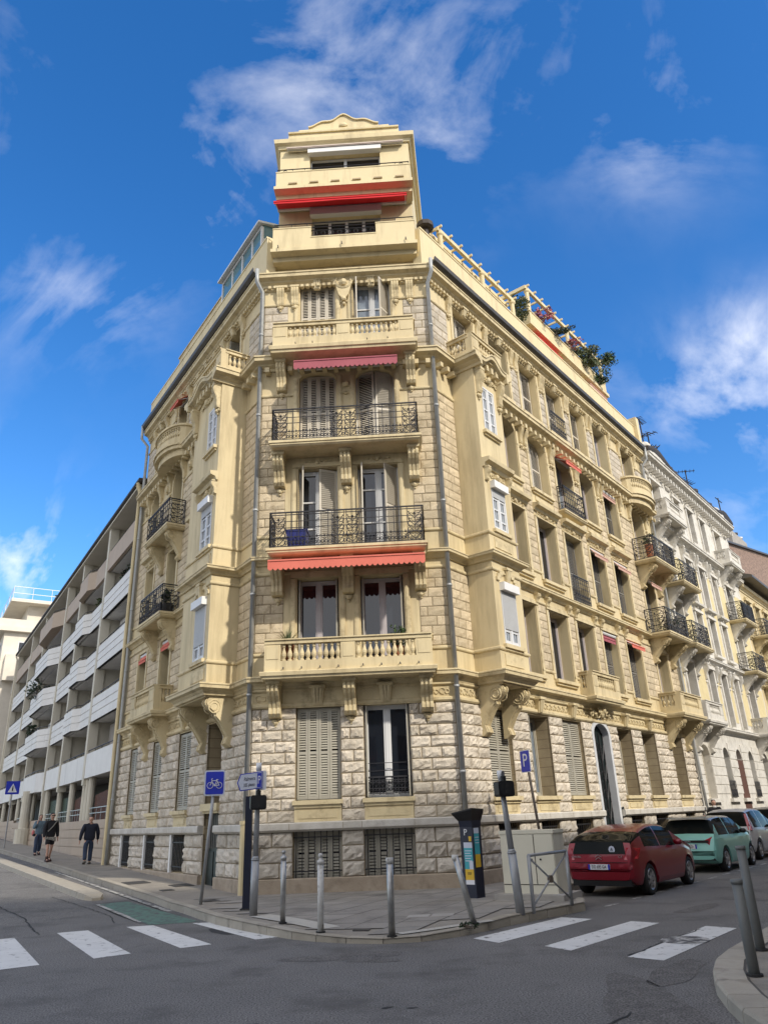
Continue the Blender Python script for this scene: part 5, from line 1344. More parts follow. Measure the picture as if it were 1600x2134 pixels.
for u in (-.095, .095): x.ring(bp(u, -.05), F.d, up, .062, .007, 16)
for a, b in (((-.095, -.05), (-.055, .045)), ((-.055, .045), (.045, .045)), ((.045, .045), (.095, -.05)), ((-.06, .03), (.0, -.055)), ((.0, -.055), (.045, .045)), ((.0, -.055), (.095, -.05)), ((-.055, .045), (-.07, .08)), ((-.07, .08), (-.045, .09)), ((.045, .045), (.05, .065)), ((.03, .066), (.075, .066))): x.tube([bp(*a), bp(*b)], .007, 5)
x.ball(bp(0, -.055), .018, 6); x.build('cycle_symbol', 'sign_white', sg)
# navy post
o = thing('navy_post', 'narrow dark navy metal post standing close beside the silver traffic light pole', 'post', (-2.88, 15.67, .14)); p = OFF[o.name]
x = MB(); x.box(p.x - .065, p.x + .065, p.y - .06, p.y + .06, p.z, p.z + 2.0); x.build('post', 'navy', o)
x = MB(); x.box(p.x - .1, p.x + .1, p.y - .1, p.y + .1, p.z, p.z + .03); x.build('foot', 'asphalt_dark', o)
# traffic lights
def light(x0, y0, lab, lean, h, hz, az, seed):
    o = thing('traffic_light', lab, 'traffic light', (x0, y0, .14), 'pedestrian lights at the corner'); p = OFF[o.name]; L = V((*lean, 1))
    x = MB(); x.tube([p - V((0, 0, .03)), p + L * .90], [.072, .070], 14); x.tube([p + L * .90, p + L * .95], [.070, .052], 14); x.tube([p + L * .885, p + L * .91], .076, 14); x.tube([p + L * .95, p + L * h], [.052, .042], 14); x.build('pole', 'pole_grey', o, True)
    c = MB(); c.tube([p + L * h, p + L * (h + .14)], .05, 10); c.build('cap', 'sign_white', o, True)
    q = p + L * hz; F = facing(q.x, q.y, az)
    b = MB(); b.plate(F, rrect(-.145, .145, q.z - .13, q.z + .12, .04), -.02, .20); b.tube([F.pt(0, q.z + .12, .09), F.pt(0, q.z + .20, .09)], .05, 8); b.tube([F.pt(.0, q.z + .19, .09), F.pt(.02, q.z + .27, .05)], .028, 6)
    b.plate(F, rrect(-.12, .12, q.z - .10, q.z + .09, .03), .2, .23); hd = b.build('signal_head', 'black', o)
    s = MB()
    for zz in (-.05, .045): s.tube([F.pt(0, q.z + zz, .231), F.pt(0, q.z + zz, .235)], .035, 10)
    s.build('lens', 'dark', hd)
    return o, p, L
o, p, L = light(-2.58, 14.75, 'silver traffic light pole carrying the white arrow parking sign', (.012, 0), 2.42, 1.86, 165, 1)
q = p + L * 2.24; F = facing(q.x - .02, q.y, 172); z = q.z
x = MB(); x.plate(F, rrect(-.02, .17, z - .17, z + .17, .03), .09, .10); x.build('back_panel', 'sign_white', o)
tl = .055
def slant(pts, t=.0): return pts
y0 = z
ar = [(-.37, y0 + .0), (-.31, y0 + .15), (.10, y0 + .15), (.10, y0 - .15), (-.31, y0 - .15)]
F2 = Fr(F.pt(0, 0, 0), (F.d + V((0, 0, .10))).normalized(), F.n)
x = MB(); x.plate(F2, ar, .105, .125); sg = x.build('direction_sign', 'sign_blue', o)
x = MB(); x.plate(F2, [(-.350, y0), (-.298, y0 + .134), (.086, y0 + .134), (.086, y0 - .134), (-.298, y0 - .134)], .126, .130); x.build('sign_field', 'sign_light', sg)
x = MB(); x.plate(F2, [(.0, y0 + .125), (.078, y0 + .125), (.078, y0 - .125), (.0, y0 - .125)], .131, .134); x.build('parking_field', 'sign_blue', sg)
def faceM2(F, u, z, w):
    M = faceM(F, u, z, w); r = F.d; p = F.pt(u, z, w); return Matrix(((r.x, 0, F.n.x, p.x), (r.y, 0, F.n.y, p.y), (r.z, 1, F.n.z, p.z), (0, 0, 0, 1)))
text('P', .20, faceM2(F2, .038, y0, .136), 'sign_white', sg, sx=.6)
text('Palmeira', .092, faceM2(F2, -.14, y0 + .045, .132), 'ink', sg, sx=.66); text('325 places', .082, faceM2(F2, -.145, y0 - .06, .132), 'ink', sg, sx=.60)
light(1.97, 13.66, 'grey traffic light pole leaning in front of the beige cabinet', (-.062, .01), 2.06, 1.90, 165, 2)
# P sign behind the cabinet
o = thing('parking_sign', 'narrow blue P sign on a rusty brown pole behind the beige cabinet', 'road sign', (*xy(Rp(1.0, 1.5)), .14)); p = OFF[o.name]; ln = V((-.08, 0, 1))
x = MB(); x.tube([p - V((0, 0, .03)), p + ln * 2.85], .032, 10); x.build('pole', 'rustpole', o, True)
q = p + ln * 2.62; F = facing(q.x, q.y, 246)
x = MB(); x.plate(F, rrect(-.2, .2, q.z - .24, q.z + .26, .03), .03, .045); sg = x.build('sign_panel', 'sign_white', o)
x = MB(); x.plate(F, rrect(-.185, .185, q.z - .225, q.z + .245, .025), .046, .05); x.build('blue_field', 'sign_blue', sg)
text('P', .42, faceM(F, 0, q.z + .02, .052), 'sign_white', sg)
# parking meter
o = thing('parking_meter', 'dark navy parking meter covered in teal and yellow stickers', 'parking meter', (1.47, 16.2, .14)); p = OFF[o.name]
G = facing(1.47, 16.2, 220); zb = .14
x = MB(); w2 = .15
x.loft([[G.pt(-w2, zb, -.15), G.pt(w2, zb, -.15), G.pt(w2, zb, .13), G.pt(-w2, zb, .13)], [G.pt(-w2, zb + 1.28, -.17), G.pt(w2, zb + 1.28, -.17), G.pt(w2, zb + 1.28, .13), G.pt(-w2, zb + 1.28, .13)], [G.pt(-w2 * 1.1, zb + 1.40, -.18), G.pt(w2 * 1.1, zb + 1.40, -.18), G.pt(w2 * 1.1, zb + 1.40, .15), G.pt(-w2 * 1.1, zb + 1.40, .15)]]); x.build('body', 'navy', o)
x = MB(); x.loft([[G.pt(-w2 * 1.1, zb + 1.40, -.19), G.pt(w2 * 1.1, zb + 1.40, -.19), G.pt(w2 * 1.1, zb + 1.40, .16), G.pt(-w2 * 1.1, zb + 1.40, .16)], [G.pt(-w2 * 1.6, zb + 1.52, -.20), G.pt(w2 * 1.55, zb + 1.58, -.20), G.pt(w2 * 1.55, zb + 1.60, .24), G.pt(-w2 * 1.6, zb + 1.53, .26)], [G.pt(-w2 * 1.6, zb + 1.54, -.20), G.pt(w2 * 1.55, zb + 1.61, -.20), G.pt(w2 * 1.55, zb + 1.63, .24), G.pt(-w2 * 1.6, zb + 1.55, .26)]]); x.build('canopy', 'black', o)
def stick(F, u0, u1, z0, z1, w, m): x = MB(); x.fb(F, u0, u1, zb + z0, zb + z1, w - .002, w + .003); return x.build('sticker', m, o)
text('P', .17, faceM(G, -.02, zb + 1.18, .134), 'sign_white', o); 
s = stick(G, .05, .11, 1.02, 1.11, .132, 'sticker_yellow')
s = stick(G, -.08, .12, .90, 1.0, .132, 'sign_light')
s = stick(G, -.08, .12, .52, .90, .132, 'teal')
for k in range(5):
    x = MB(); x.fb(G, -.06, .10 - .03 * (k % 2), zb + .84 - k * .045, zb + .855 - k * .045, .136, .138); x.build('print_line', 'sign_light', s)
x = MB(); x.fb(G, .03, .12, zb + .52, zb + .66, .136, .138); x.build('print_panel', 'sign_light', s)
s = stick(G, -.08, .12, .33, .52, .132, 'sticker_yellow'); text('101', .075, faceM(G, .02, zb + .44, .137), 'ink', s)
s = stick(G, -.08, .12, .25, .33, .132, 'sign_white')
SD = Fr(G.pt(w2, 0, 0), -G.n, G.d)
s = stick(SD, -.09, .08, 1.16, 1.26, 0.004, 'sign_light'); s = stick(SD, -.09, .08, .78, 1.16, .004, 'teal')
for k in range(3):
    x = MB(); x.fb(SD, -.07, .06, zb + 1.08 - k * .05, zb + 1.095 - k * .05, .008, .010); x.build('print_line', 'sign_light', s)
s = stick(SD, -.09, .08, .55, .78, .004, 'sticker_yellow')
# cabinet
o = thing('utility_cabinet', 'beige metal utility cabinet with double doors on a concrete plinth', 'cabinet', (2.55, 15.5, .14)); G = facing(2.10, 15.95, 212 - 22)
G = Fr((2.02, 15.85, 0), V((math.cos(rad(-32)), math.sin(rad(-32)), 0)), V((-math.sin(rad(32)), -math.cos(rad(32)), 0)))
x = MB(); x.fb(G, -.12, 1.25, .10, .24, -.75, .22); x.build('plinth', 'concrete', o)
x = MB(); x.fb(G, .0, 1.08, .24, 1.27, -.55, 0); x.fb(G, -.02, 1.10, 1.27, 1.33, -.57, .02); cb = x.build('housing', 'cabinet', o)
for a, b in ((.015, .68), (.70, 1.065)):
    x = MB(); x.fb(G, a, b, .40, 1.255, .001, .014); d = x.build('door', 'cabinet', o)
    y = MB(); y.tube([G.pt(b - .06 if a < .5 else a + .10, .82, .014), G.pt(b - .06 if a < .5 else a + .10, .82, .03)], .018, 8); y.build('lock', 'dark', d)
x = MB(); x.fb(G, .005, 1.075, .385, .396, .001, .004); x.fb(G, .684, .696, .39, 1.26, .001, .004); x.build('door_gap', 'dark', o)
# X barrier
o = thing('pedestrian_barrier', 'low grey metal barrier with a crossed frame beside the kerb', 'barrier', (2.58, 14.08, .13)); A, Z = V((2.19, 13.68, .12)), V((2.99, 14.50, .13))
x = MB(); h = .86
for q in (A, Z): x.tube([q, q + V((0, 0, h))], .032, 10)
x.tube([A + V((0, 0, h)), Z + V((0, 0, h))], .026, 10); x.build('frame', 'pole_grey', o, True)
x = MB(); x.tube([A + V((0, 0, .10)), Z + V((0, 0, h - .03))], .016, 8); x.tube([Z + V((0, 0, .10)), A + V((0, 0, h - .03))], .016, 8); x.build('cross_bars', 'pole_grey', o, True)
n = V((.72, -.70, 0)); m_ = (A + Z) / 2 + V((0, 0, h / 2 + .03)); x = MB(); x.tube([m_ - n * .025, m_ + n * .025], .06, 12); x.build('medallion', 'rustpole', o)
# far crossing sign
q = Lp(27.5, 1.2); o = thing('crossing_sign', 'small blue pedestrian crossing sign far along the pavement past the walkers', 'road sign', (q.x, q.y, gh(q.x, q.y))); p = OFF[o.name]
x = MB(); x.tube([p, p + V((0, 0, 2.9))], .035, 8); x.build('pole', 'pole_grey', o)
F = facing(p.x, p.y, 150); x = MB(); x.fb(F, -.33, .33, p.z + 2.55, p.z + 3.2, .04, .055); sg = x.build('sign_panel', 'sign_blue', o)
x = MB(); x.plate(F, [(-.22, p.z + 2.65), (.22, p.z + 2.65), (0, p.z + 3.08)], .056, .06); x.build('triangle', 'sign_white', sg)
x = MB(); x.tube([F.pt(0, p.z + 2.72, .065), F.pt(0, p.z + 2.9, .065)], .03, 6); x.ball(F.pt(0, p.z + 2.95, .065), .03, 6); x.build('walker', 'ink', sg)

# ================================================================== plants
def foliage(mb, c, rx, ry, rz, n, size, seed=1, drop=0):
    r = random.Random(seed); c = V(c)
    cl = [(V((r.uniform(-1, 1) * rx * .75, r.uniform(-1, 1) * ry * .75, r.uniform(-1, 1) * rz * .75)), r.uniform(.25, .5)) for _ in range(18)]
    for _ in range(n):
        b, R = r.choice(cl); d = V((r.gauss(0, 1), r.gauss(0, 1), r.gauss(0, 1))).normalized() * (r.random() ** .4) * R
        p = c + b + V((d.x * rx, d.y * ry, d.z * rz)); p.z -= drop * r.random()
        a = V((r.gauss(0, 1), r.gauss(0, 1), r.gauss(0, .7))).normalized(); t = a.orthogonal().normalized(); t = (t * math.cos(r.random() * 6) + a.cross(t) * math.sin(r.random() * 6))
        s = size * r.uniform(.6, 1.3)
        mb.face([p - a * s, p - t * s * .38, p + a * s, p + t * s * .38])
def bush(c, rx, ry, rz, n, size, m, lab, cat='plant', seed=1, pot=None, group=None, name='shrub'):
    c = V(c); o = thing(name, lab, cat, c - V((0, 0, rz)), group)
    mb = MB(); foliage(mb, c, rx, ry, rz, n, size, seed); mb.build('foliage', m, o)
    s = MB(); r = random.Random(seed)
    for _ in range(6): s.tube([c - V((r.uniform(-.05, .05), r.uniform(-.05, .05), rz)), c + V((r.uniform(-.5, .5) * rx, r.uniform(-.5, .5) * ry, r.uniform(-.2, .4) * rz))], .014, 4)
    s.build('stem', 'rustpole', o)
    if pot: x = MB(); x.lathe(c - V((0, 0, rz + pot[1])), [(pot[0] * .75, 0), (pot[0], pot[1]), (pot[0] * .85, pot[1])], 10); x.build('pot', pot[2], o)
    return o
def strap_plant(c, n, L, m, lab, pot, seed=3):
    c = V(c); o = thing('potted_plant', lab, 'plant', c - V((0, 0, pot[1]))); r = random.Random(seed); mb = MB()
    for k in range(n):
        a = r.uniform(0, 6.28); d = V((math.cos(a), math.sin(a), 0)); l = L * r.uniform(.6, 1.1); el = r.uniform(.4, 1.45); s = V((-d.y, d.x, 0)) * .018
        pts = [c + d * (l * t * math.cos(el)) + V((0, 0, l * t * math.sin(el) - l * .5 * t * t * math.cos(el))) for t in (0, .35, .7, 1)]
        for i in range(3): w0, w1 = (1 - i / 3.2), (1 - (i + 1) / 3.2); mb.face([pts[i] - s * w0, pts[i] + s * w0, pts[i + 1] + s * w1, pts[i + 1] - s * w1])
    mb.build('foliage', m, o); x = MB(); x.lathe(c - V((0, 0, pot[1])), [(pot[0] * .75, 0), (pot[0], pot[1]), (pot[0] * .85, pot[1])], 10); x.build('pot', pot[2], o)
strap_plant(FF.pt(.95, 5.74, .42), 64, .62, 'leaf_olive', 'spiky strap leaved plant on the stone balustrade balcony below the coral awning', (.16, .5, 'terracotta'))
bush(FF.pt(3.72, 5.85, .38), .22, .18, .26, 330, .05, 'leaf', 'loose small leaved green plant on the stone balcony below the coral awning', seed=5, pot=(.15, .5, 'terracotta'))
bush(FL.pt(6.75, 8.85, .3), .16, .16, .26, 160, .09, 'leaf_dark', 'small plant in a big black pot on an iron balcony above the side door street', seed=6, pot=(.26, .36, 'pot'))
bush(FR.pt(15.2, 12.42, .5), .25, .2, .25, 260, .05, 'leaf_olive', 'leafy plant in terracotta pot on the upper iron balcony by the ornate white block', seed=7, pot=(.17, .8, 'terracotta'))
bush(FR.pt(15.6, 8.75, .6), .5, .2, .3, 330, .05, 'leaf_dark', 'dark greenery filling the lower iron balcony next to the ornate white block', seed=17, pot=(.17, .2, 'pot'))
x = MB(); G = FF; bb = thing('storage_bin', 'glossy dark blue plastic bin behind the iron railing above the coral awning', 'bin', FF.pt(1.15, 8.22, .5))
x.loft([[FF.pt(.95, 8.23, .3), FF.pt(1.40, 8.23, .3), FF.pt(1.40, 8.23, .66), FF.pt(.95, 8.23, .66)], [FF.pt(.90, 8.70, .28), FF.pt(1.45, 8.70, .28), FF.pt(1.45, 8.70, .7), FF.pt(.90, 8.70, .7)]]); x.build('tub', 'blue_plastic', bb)
x = MB(); x.fb(FF, .88, 1.47, 8.70, 8.76, .26, .715); x.build('lid', 'blue_plastic', bb)
gb = 'planting on the roof terrace'
for i, (u, w, z, rx, rz, n, m, lab) in enumerate(((8.3, -.9, 21.3, .5, .75, 800, 'leaf_olive', 'climbing greenery at the near end of the roof pergola'), (9.35, -1.3, 21.9, .45, .75, 700, 'leaf', 'bright green shrub inside the corner of the roof pergola'), (10.0, -.62, 21.85, .5, .32, 320, 'flower', 'pink flowering plant on the near end of the roof terrace rail'), (11.2, -.62, 21.72, .95, .3, 700, 'leaf_dark', 'low dark foliage along the roof terrace rail'), (12.8, -.62, 21.8, .6, .3, 420, 'flower', 'red flowers halfway along the roof terrace rail'), (14.2, -.6, 21.95, 1.25, .75, 2600, 'leaf_olive', 'large olive green shrub rising through the far end of the roof pergola'), (15.6, -.6, 21.8, 1.0, .85, 2600, 'leaf', 'dense green bush overhanging the far corner of the roof terrace'))):
    bush(FR.pt(u, z, w), rx, .4, rz, n, .07, m, lab, seed=20 + i, group=gb)
x = MB(); c = Rp(12.9, -2.2) + V((0, 0, 22.3)); o = thing('parasol', 'folded pale parasol top above the roof pergola', 'parasol', c - V((0, 0, 1.3)))
x.lathe(c + V((0, 0, .6)), [(1.0, .0), (.95, .08), (.3, .34), (.03, .42)], 10); x.build('canopy', 'aw_white', o); x = MB(); x.tube([c - V((0, 0, 1.3)), c + V((0, 0, .9))], .03, 6); x.build('pole', 'pole_grey', o)
bush((1.02, 12.55, .13), .16, .07, .04, 90, .03, 'leaf_dark', 'tuft of weeds growing at the kerb beside the leaning bollard', 'weed', seed=40, name='weed_tuft')
# ================================================================== modern block on the left
MBD = thing('modern_apartment_building', 'long pale modern apartment block with banded white and beige balconies joining the yellow block', 'building', (CM.x, CM.y, .46))
TL = 38.5
def gzm(t, w=0): q = FM.pt(t, 0, w); return gz(q.x, q.y) + .14
PZ = [(3.66, 4.66), (6.0, 7.02), (8.35, 9.36), (10.66, 11.68), (12.96, 13.88)]
EV = 15.32
# back wall, floors, dividing walls
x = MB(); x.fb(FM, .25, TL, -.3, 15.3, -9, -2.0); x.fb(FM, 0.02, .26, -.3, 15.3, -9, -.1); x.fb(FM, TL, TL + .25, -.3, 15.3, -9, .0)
x.build('back_wall', 'loggia_shade', MBD)
for i, (a, b) in enumerate(PZ):
    x = MB(); x.fb(FM, .27, TL, a + .02, a + .2, -2.0, -.12); x.build('floor_slab', 'mod_white', MBD)
pil = [.18, 5.72, 11.85, 16.45, 24.35, 30.4, TL - .2]
for t in pil:
    x = MB(); x.fb(FM, t - .17, t + .17, 3.4, EV, -.3, .10); x.fb(FM, t - .08, t + .08, 3.66, EV - .1, -2.0, -.3)
    x.build('pillar', 'mod_pillar', MBD)
def parapet(t0, t1, z0, z1, w, m, grooves=True, cant=None, par=MBD):
    x = MB(); pts = [(t0, 0.0 if cant else w), (t0 + (cant or 0), w), (t1 - (cant or 0), w), (t1, 0.0 if cant else w)] if cant else [(t0, w), (t1, w)]
    pa = [xy(FM.pt(t, 0, ww)) for t, ww in pts][::-1]
    zs = [z0, z0 + (z1 - z0) * .36, z0 + (z1 - z0) * .68, z1] if grooves else [z0, z1]
    for za, zb in zip(zs, zs[1:]):
        x.sweep(pa, [(-.14, za + (.0)), (0, za), (0, zb - (.045 if grooves and zb < z1 else 0)), (-.14, zb - (.045 if grooves and zb < z1 else 0))])
    if grooves: x.sweep(pa, [(-.16, z0), (-.03, z0), (-.03, z1 - .01), (-.16, z1 - .01)])
    if cant: x.face([FM.pt(t, z0 + .01, ww) for t, ww in pts])
    o = x.build('balcony_parapet', m, par)
    r = MB()
    if cant:
        for (ta, wa), (tb, wb) in zip(pts, pts[1:]): r.tube([FM.pt(ta, z1 + .14, wa - .07), FM.pt(tb, z1 + .14, wb - .07)], .022, 5)
    else: r.tube([FM.pt(t0, z1 + .14, w - .07), FM.pt(t1, z1 + .14, w - .07)], .022, 5)
    n = max(1, int((t1 - t0) / 1.2))
    for k in range(n + 1):
        t = t0 + .1 + (t1 - t0 - .2) * k / n; ww = (w if not cant else min(w, w * min(1, min(t - t0, t1 - t) / cant)))
        r.tube([FM.pt(t, z1 - .02, ww - .07), FM.pt(t, z1 + .15, ww - .07)], .014, 4)
    r.build('handrail', 'iron', o)
    return o
for i, (a, b) in enumerate(PZ):
    m = 'mod_white' if i < 4 else 'mod_beige'
    g = 0 < i < 4
    parapet(.36, 5.54, a, b, .08, m, g)
    parapet(5.9, 8.6, a, b, .0 if i else .05, 'mod_white' if i < 4 else 'mod_beige', g)
    if i == 0: parapet(8.6, 16.2, a, b, .05, m, False)
    else: parapet(8.6, 11.7, a, b, .28, m, g, .5); parapet(12.05, 16.25, a, b, .05, m, g)
    parapet(16.65, 24.1, a, b, .55 if i else .3, m, g, 1.3)
    parapet(24.55, 30.2, a, b, .05, m, g); parapet(30.6, TL - .4, a, b, .05, m, g)
# windows at the back of the loggias
r = random.Random(5)
for i, (a, b) in enumerate(PZ):
    for t0, t1 in ((.7, 2.6), (3.2, 5.2), (6.2, 8.0), (9, 11.3), (12.4, 14), (14.4, 16), (17, 19.4), (20.2, 23.5), (25, 27), (27.6, 29.8), (31, 33.5), (34.4, 37)):
        x = MB(); z0, z1 = a + .25, a + 2.15
        x.fb(FM, t0, t0 + .07, z0, z1, -2.0, -1.93); x.fb(FM, t1 - .07, t1, z0, z1, -2, -1.93); x.fb(FM, t0, t1, z1 - .07, z1, -2, -1.932); x.fb(FM, (t0 + t1) / 2 - .04, (t0 + t1) / 2 + .04, z0, z1, -2, -1.934)
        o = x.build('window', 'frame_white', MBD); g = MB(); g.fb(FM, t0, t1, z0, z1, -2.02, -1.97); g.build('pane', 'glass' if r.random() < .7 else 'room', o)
# clutter in loggias: blinds, screens
for t0, t1, i, m in ((.6, 1.5, 2, 'paint'), (3.8, 5.3, 2, 'mod_white'), (.5, 2.4, 3, 'mod_white'), (2.6, 5.2, 0, 'concrete'), (1.0, 2.0, 1, 'mod_white'), (6.2, 8.2, 3, 'frame_white'), (17.4, 20.0, 3, 'slat_brown'), (21, 23, 1, 'mod_white'), (2.8, 5.3, 3, 'shutter_dark')):
    a = PZ[i][0]; x = MB(); x.fb(FM, t0, t1, a + .2, a + 2.2 - .25 * (i % 2), -.75, -.70)
    x.build('balcony_screen', m, MBD)
rr_ = random.Random(12)
for i in range(4):
    for t0 in (1.2, 3.6, 6.4, 9.6, 13.0, 17.4, 19.0, 22.0, 25.4, 28.4):
        if rr_.random() < .55: continue
        a = PZ[i][0]; wd = rr_.uniform(.5, 1.6); x = MB(); ht = rr_.uniform(1.3, 2.1); x.fb(FM, t0, t0 + wd, a + .2, a + ht, -rr_.uniform(.8, 1.3), -.75)
        x.build('balcony_screen', rr_.choice(['shutter_dark', 'mod_white', 'slat_brown', 'aw_white', 'blind_grey', 'denim', 'wht_yellow']), MBD)
# eave roof
x = MB(); x.loft([[FM.pt(t, z, w) for w, z in ((.24, EV - .05), (.32, EV + .0), (.32, EV + .10), (-3, EV + .5), (-9, EV + .5), (-9, EV - .1), (-2, EV - .02))] for t in (-.3, TL + .3)]); x.build('roof', 'roof_dark', MBD)
x = MB(); x.fb(FM, 0, TL, EV - .14, EV - .051, -2.2, .22); x.build('soffit', 'mod_pillar', MBD)
# ground floor: beige grooved wall, pillars, dark openings with brown slats
x = MB(); NZ = 6
for t0, t1 in ((0.05, 16.5), (16.5, 27), (27, TL)):
    b0 = gzm((t0 + t1) / 2); n = 5 if t0 < 1 else 4; top = 1.98 if t0 < 1 else (2.2 if t0 < 20 else 2.35)
    for k in range(n + 1): z = top - .335 * (k + 1); x.fb(FM, t0, t1, z + .03, z + .335, -.4, .06)
    x.fb(FM, t0, t1, -.4, top, -.45, .02)
x.build('street_wall', 'mod_beige', MBD)
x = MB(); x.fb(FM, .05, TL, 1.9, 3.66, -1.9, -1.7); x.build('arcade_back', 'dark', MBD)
for t in (4.9, 5.5, 6.1, 9.1, 12.2, 15.9, 20.9, 24.0, 27.2, 31, 35): x = MB(); x.lathe(FM.pt(t, 1.9, -.16), [(.15, 0), (.15, 1.85)], 12); x.build('arcade_column', 'mod_pillar', MBD)
for t in (.2, 16.4): x = MB(); x.fb(FM, t - .16, t + .16, 0.3, 3.7, -.2, .09); x.build('arcade_column', 'mod_pillar', MBD)
x = MB(); x.lathe(FM.pt(19.8, .5, .35), [(.42, 0), (.42, 1.3), (.27, 1.32), (.27, 3.3)], 14); x.build('round_pier', 'mod_pillar', MBD)
for t0, t1, z1, m in ((.45, 4.65, 3.0, 'slat_brown'), (6.4, 8.9, 2.95, 'slat_brown'), (9.3, 12.0, 2.9, 'leaf_dark'), (12.4, 15.7, 2.9, 'leaf_dark')):
    x = MB(); n = int((t1 - t0) / .09)
    for k in range(n): t = t0 + (t1 - t0) * k / n; x.fb(FM, t, t + .075, 1.95, z1 + .2 - .25 * k / n * (m == 'slat_brown'), -.30, -.28)
    x.build('privacy_screen', m, MBD)
x = MB()
for t0, t1 in ((.4, 4.7), (6.3, 9), (9.2, 12.1), (12.4, 15.8), (21.2, 23.8), (24.3, 27)):
    for z in (2.25, 2.45): x.tube([FM.pt(t0, z, -.12), FM.pt(t1, z, -.12)], .02, 4)
    for k in range(5): t = t0 + (t1 - t0) * (k + .5) / 5; x.tube([FM.pt(t, 1.95, -.12), FM.pt(t, 2.46, -.12)], .016, 4)
x.build('street_railing', 'pole_grey', MBD)
def mpipe(t, m, w=.16):
    x = MB(); x.tube([FM.pt(t, gzm(t), w), FM.pt(t, EV - .4, w), FM.pt(t, EV - .12, w + .12)], .07, 8); x.build('downpipe', m, MBD)
mpipe(.05, 'cream'); mpipe(-.22, 'cream', .22); mpipe(TL, 'mod_pillar')
for t, i, w, rr, m, lab in ((20.2, 2, .5, .8, 'leaf_dark', 'dark bushy plant overflowing a projecting white balcony of the modern block'), (20.4, 1, .5, .4, 'leaf_dark', 'small dark plant on the lower projecting balcony of the modern block'), (2.2, 3, -.3, .5, 'leaf_dark', 'large leaved dark plant on the upper near balcony of the modern block'), (7.3, 3, -.2, .3, 'leaf_olive', 'green plant between pillars on a modern block balcony')):
    bush(FM.pt(t, PZ[i][1] + .25, w), rr, rr * .7, rr * .8, int(380 * rr + 60), .10, m, lab, seed=60 + i + int(t), group='plants on the modern balconies')

# ================================================================== white block far left
o = thing('white_terrace_building', 'tall white apartment building with railed roof terrace beyond the modern block', 'building', FM.pt(46, 0, 0)); W = o
x = MB(); FT = Fr(FM.pt(41.5), dM, nM); n_ = -dM
x.fb(FT, 0, 40, -.5, 18.2, -14, 1.2); x.fb(FT, 2.0, 38, 18.2, 21.0, -14, -.6); x.build('wall', 'warm_white', o)
x = MB(); x.fb(FT, -.5, 40, 17.9, 18.3, -14, 2.2); x.fb(FT, .8, 39, 20.9, 21.2, -14, 1.0); x.fb(FT, -.3, -.01, 18.3, 19.0, -14, 2.0); x.fb(FT, -.3, 40, 18.3, 19.0, 1.9, 2.1); x.build('terrace_slab', 'warm_white', o)
E_ = Fr(FT.pt(0, 0, 1.2), -nM, -dM)   # end wall towards the camera
for z in (12.6, 15.2):
    for u in (1.2, 4.6, 8):
        x = MB(); x.fb(E_, u, u + 1.1, z, z + 1.9, .0, .03); wn = x.build('window', 'frame_white', o); g = MB(); g.fb(E_, u + .08, u + 1.02, z + .08, z + 1.82, .031, .036); g.build('pane', 'glass', wn)
x = MB(); x.fb(E_, 4.0, 8.0, 19.0, 20.6, -1.99, -1.93); x.build('terrace_window', 'dark', o)
x = MB(); x.fb(E_, .3, 2.6, 13.6, 15.8, .01, .75); x.build('wall_box', 'warm_white', o)
for z in (2.5, 5.6, 8.7, 11.8, 15.0):
    for k in range(11):
        u = 1.2 + k * 3.4; x = MB(); x.fb(FT, u, u + 1.2, z, z + 2.1, 1.2, 1.24); wn = x.build('window', 'frame_white', o); g = MB(); g.fb(FT, u + .1, u + 1.1, z + .1, z + 2.0, 1.241, 1.25); g.build('pane', 'glass', wn)
    x = MB(); x.fb(FT, 0, 38, z - .55, z - .35, 1.2, 1.75); x.build('balcony', 'white', o)
x = MB(); x.loft([[E_.pt(3.4, 20.75, -1.5), E_.pt(8.6, 20.75, -1.5), E_.pt(8.6, 20.7, -1.5), E_.pt(3.4, 20.7, -1.5)], [E_.pt(3.2, 20.1, -.2), E_.pt(8.8, 20.1, -.2), E_.pt(8.8, 20.05, -.2), E_.pt(3.2, 20.05, -.2)]]); x.build('awning', 'aw_pink', o)
x = MB()
for u in range(8): x.tube([E_.pt(.3 + u * 1.6, 21.2, -.9), E_.pt(.3 + u * 1.6, 22.3, -.9)], .03, 4)
for z in (21.7, 22.3): x.tube([E_.pt(.3, z, -.9), E_.pt(12, z, -.9)], .03, 4)
for u in range(12): x.tube([FT.pt(1 + u * 3, 21.2, .9), FT.pt(1 + u * 3, 22.2, .9)], .03, 4)
x.tube([FT.pt(.9, 22.2, .9), FT.pt(36, 22.2, .9)], .03, 4); x.build('terrace_railing', 'frame_white', o)
bush(E_.pt(4.5, 21.75, -1.4), .9, .4, .4, 160, .14, 'leaf', 'boxed green plants on the roof terrace of the far white building', seed=81)

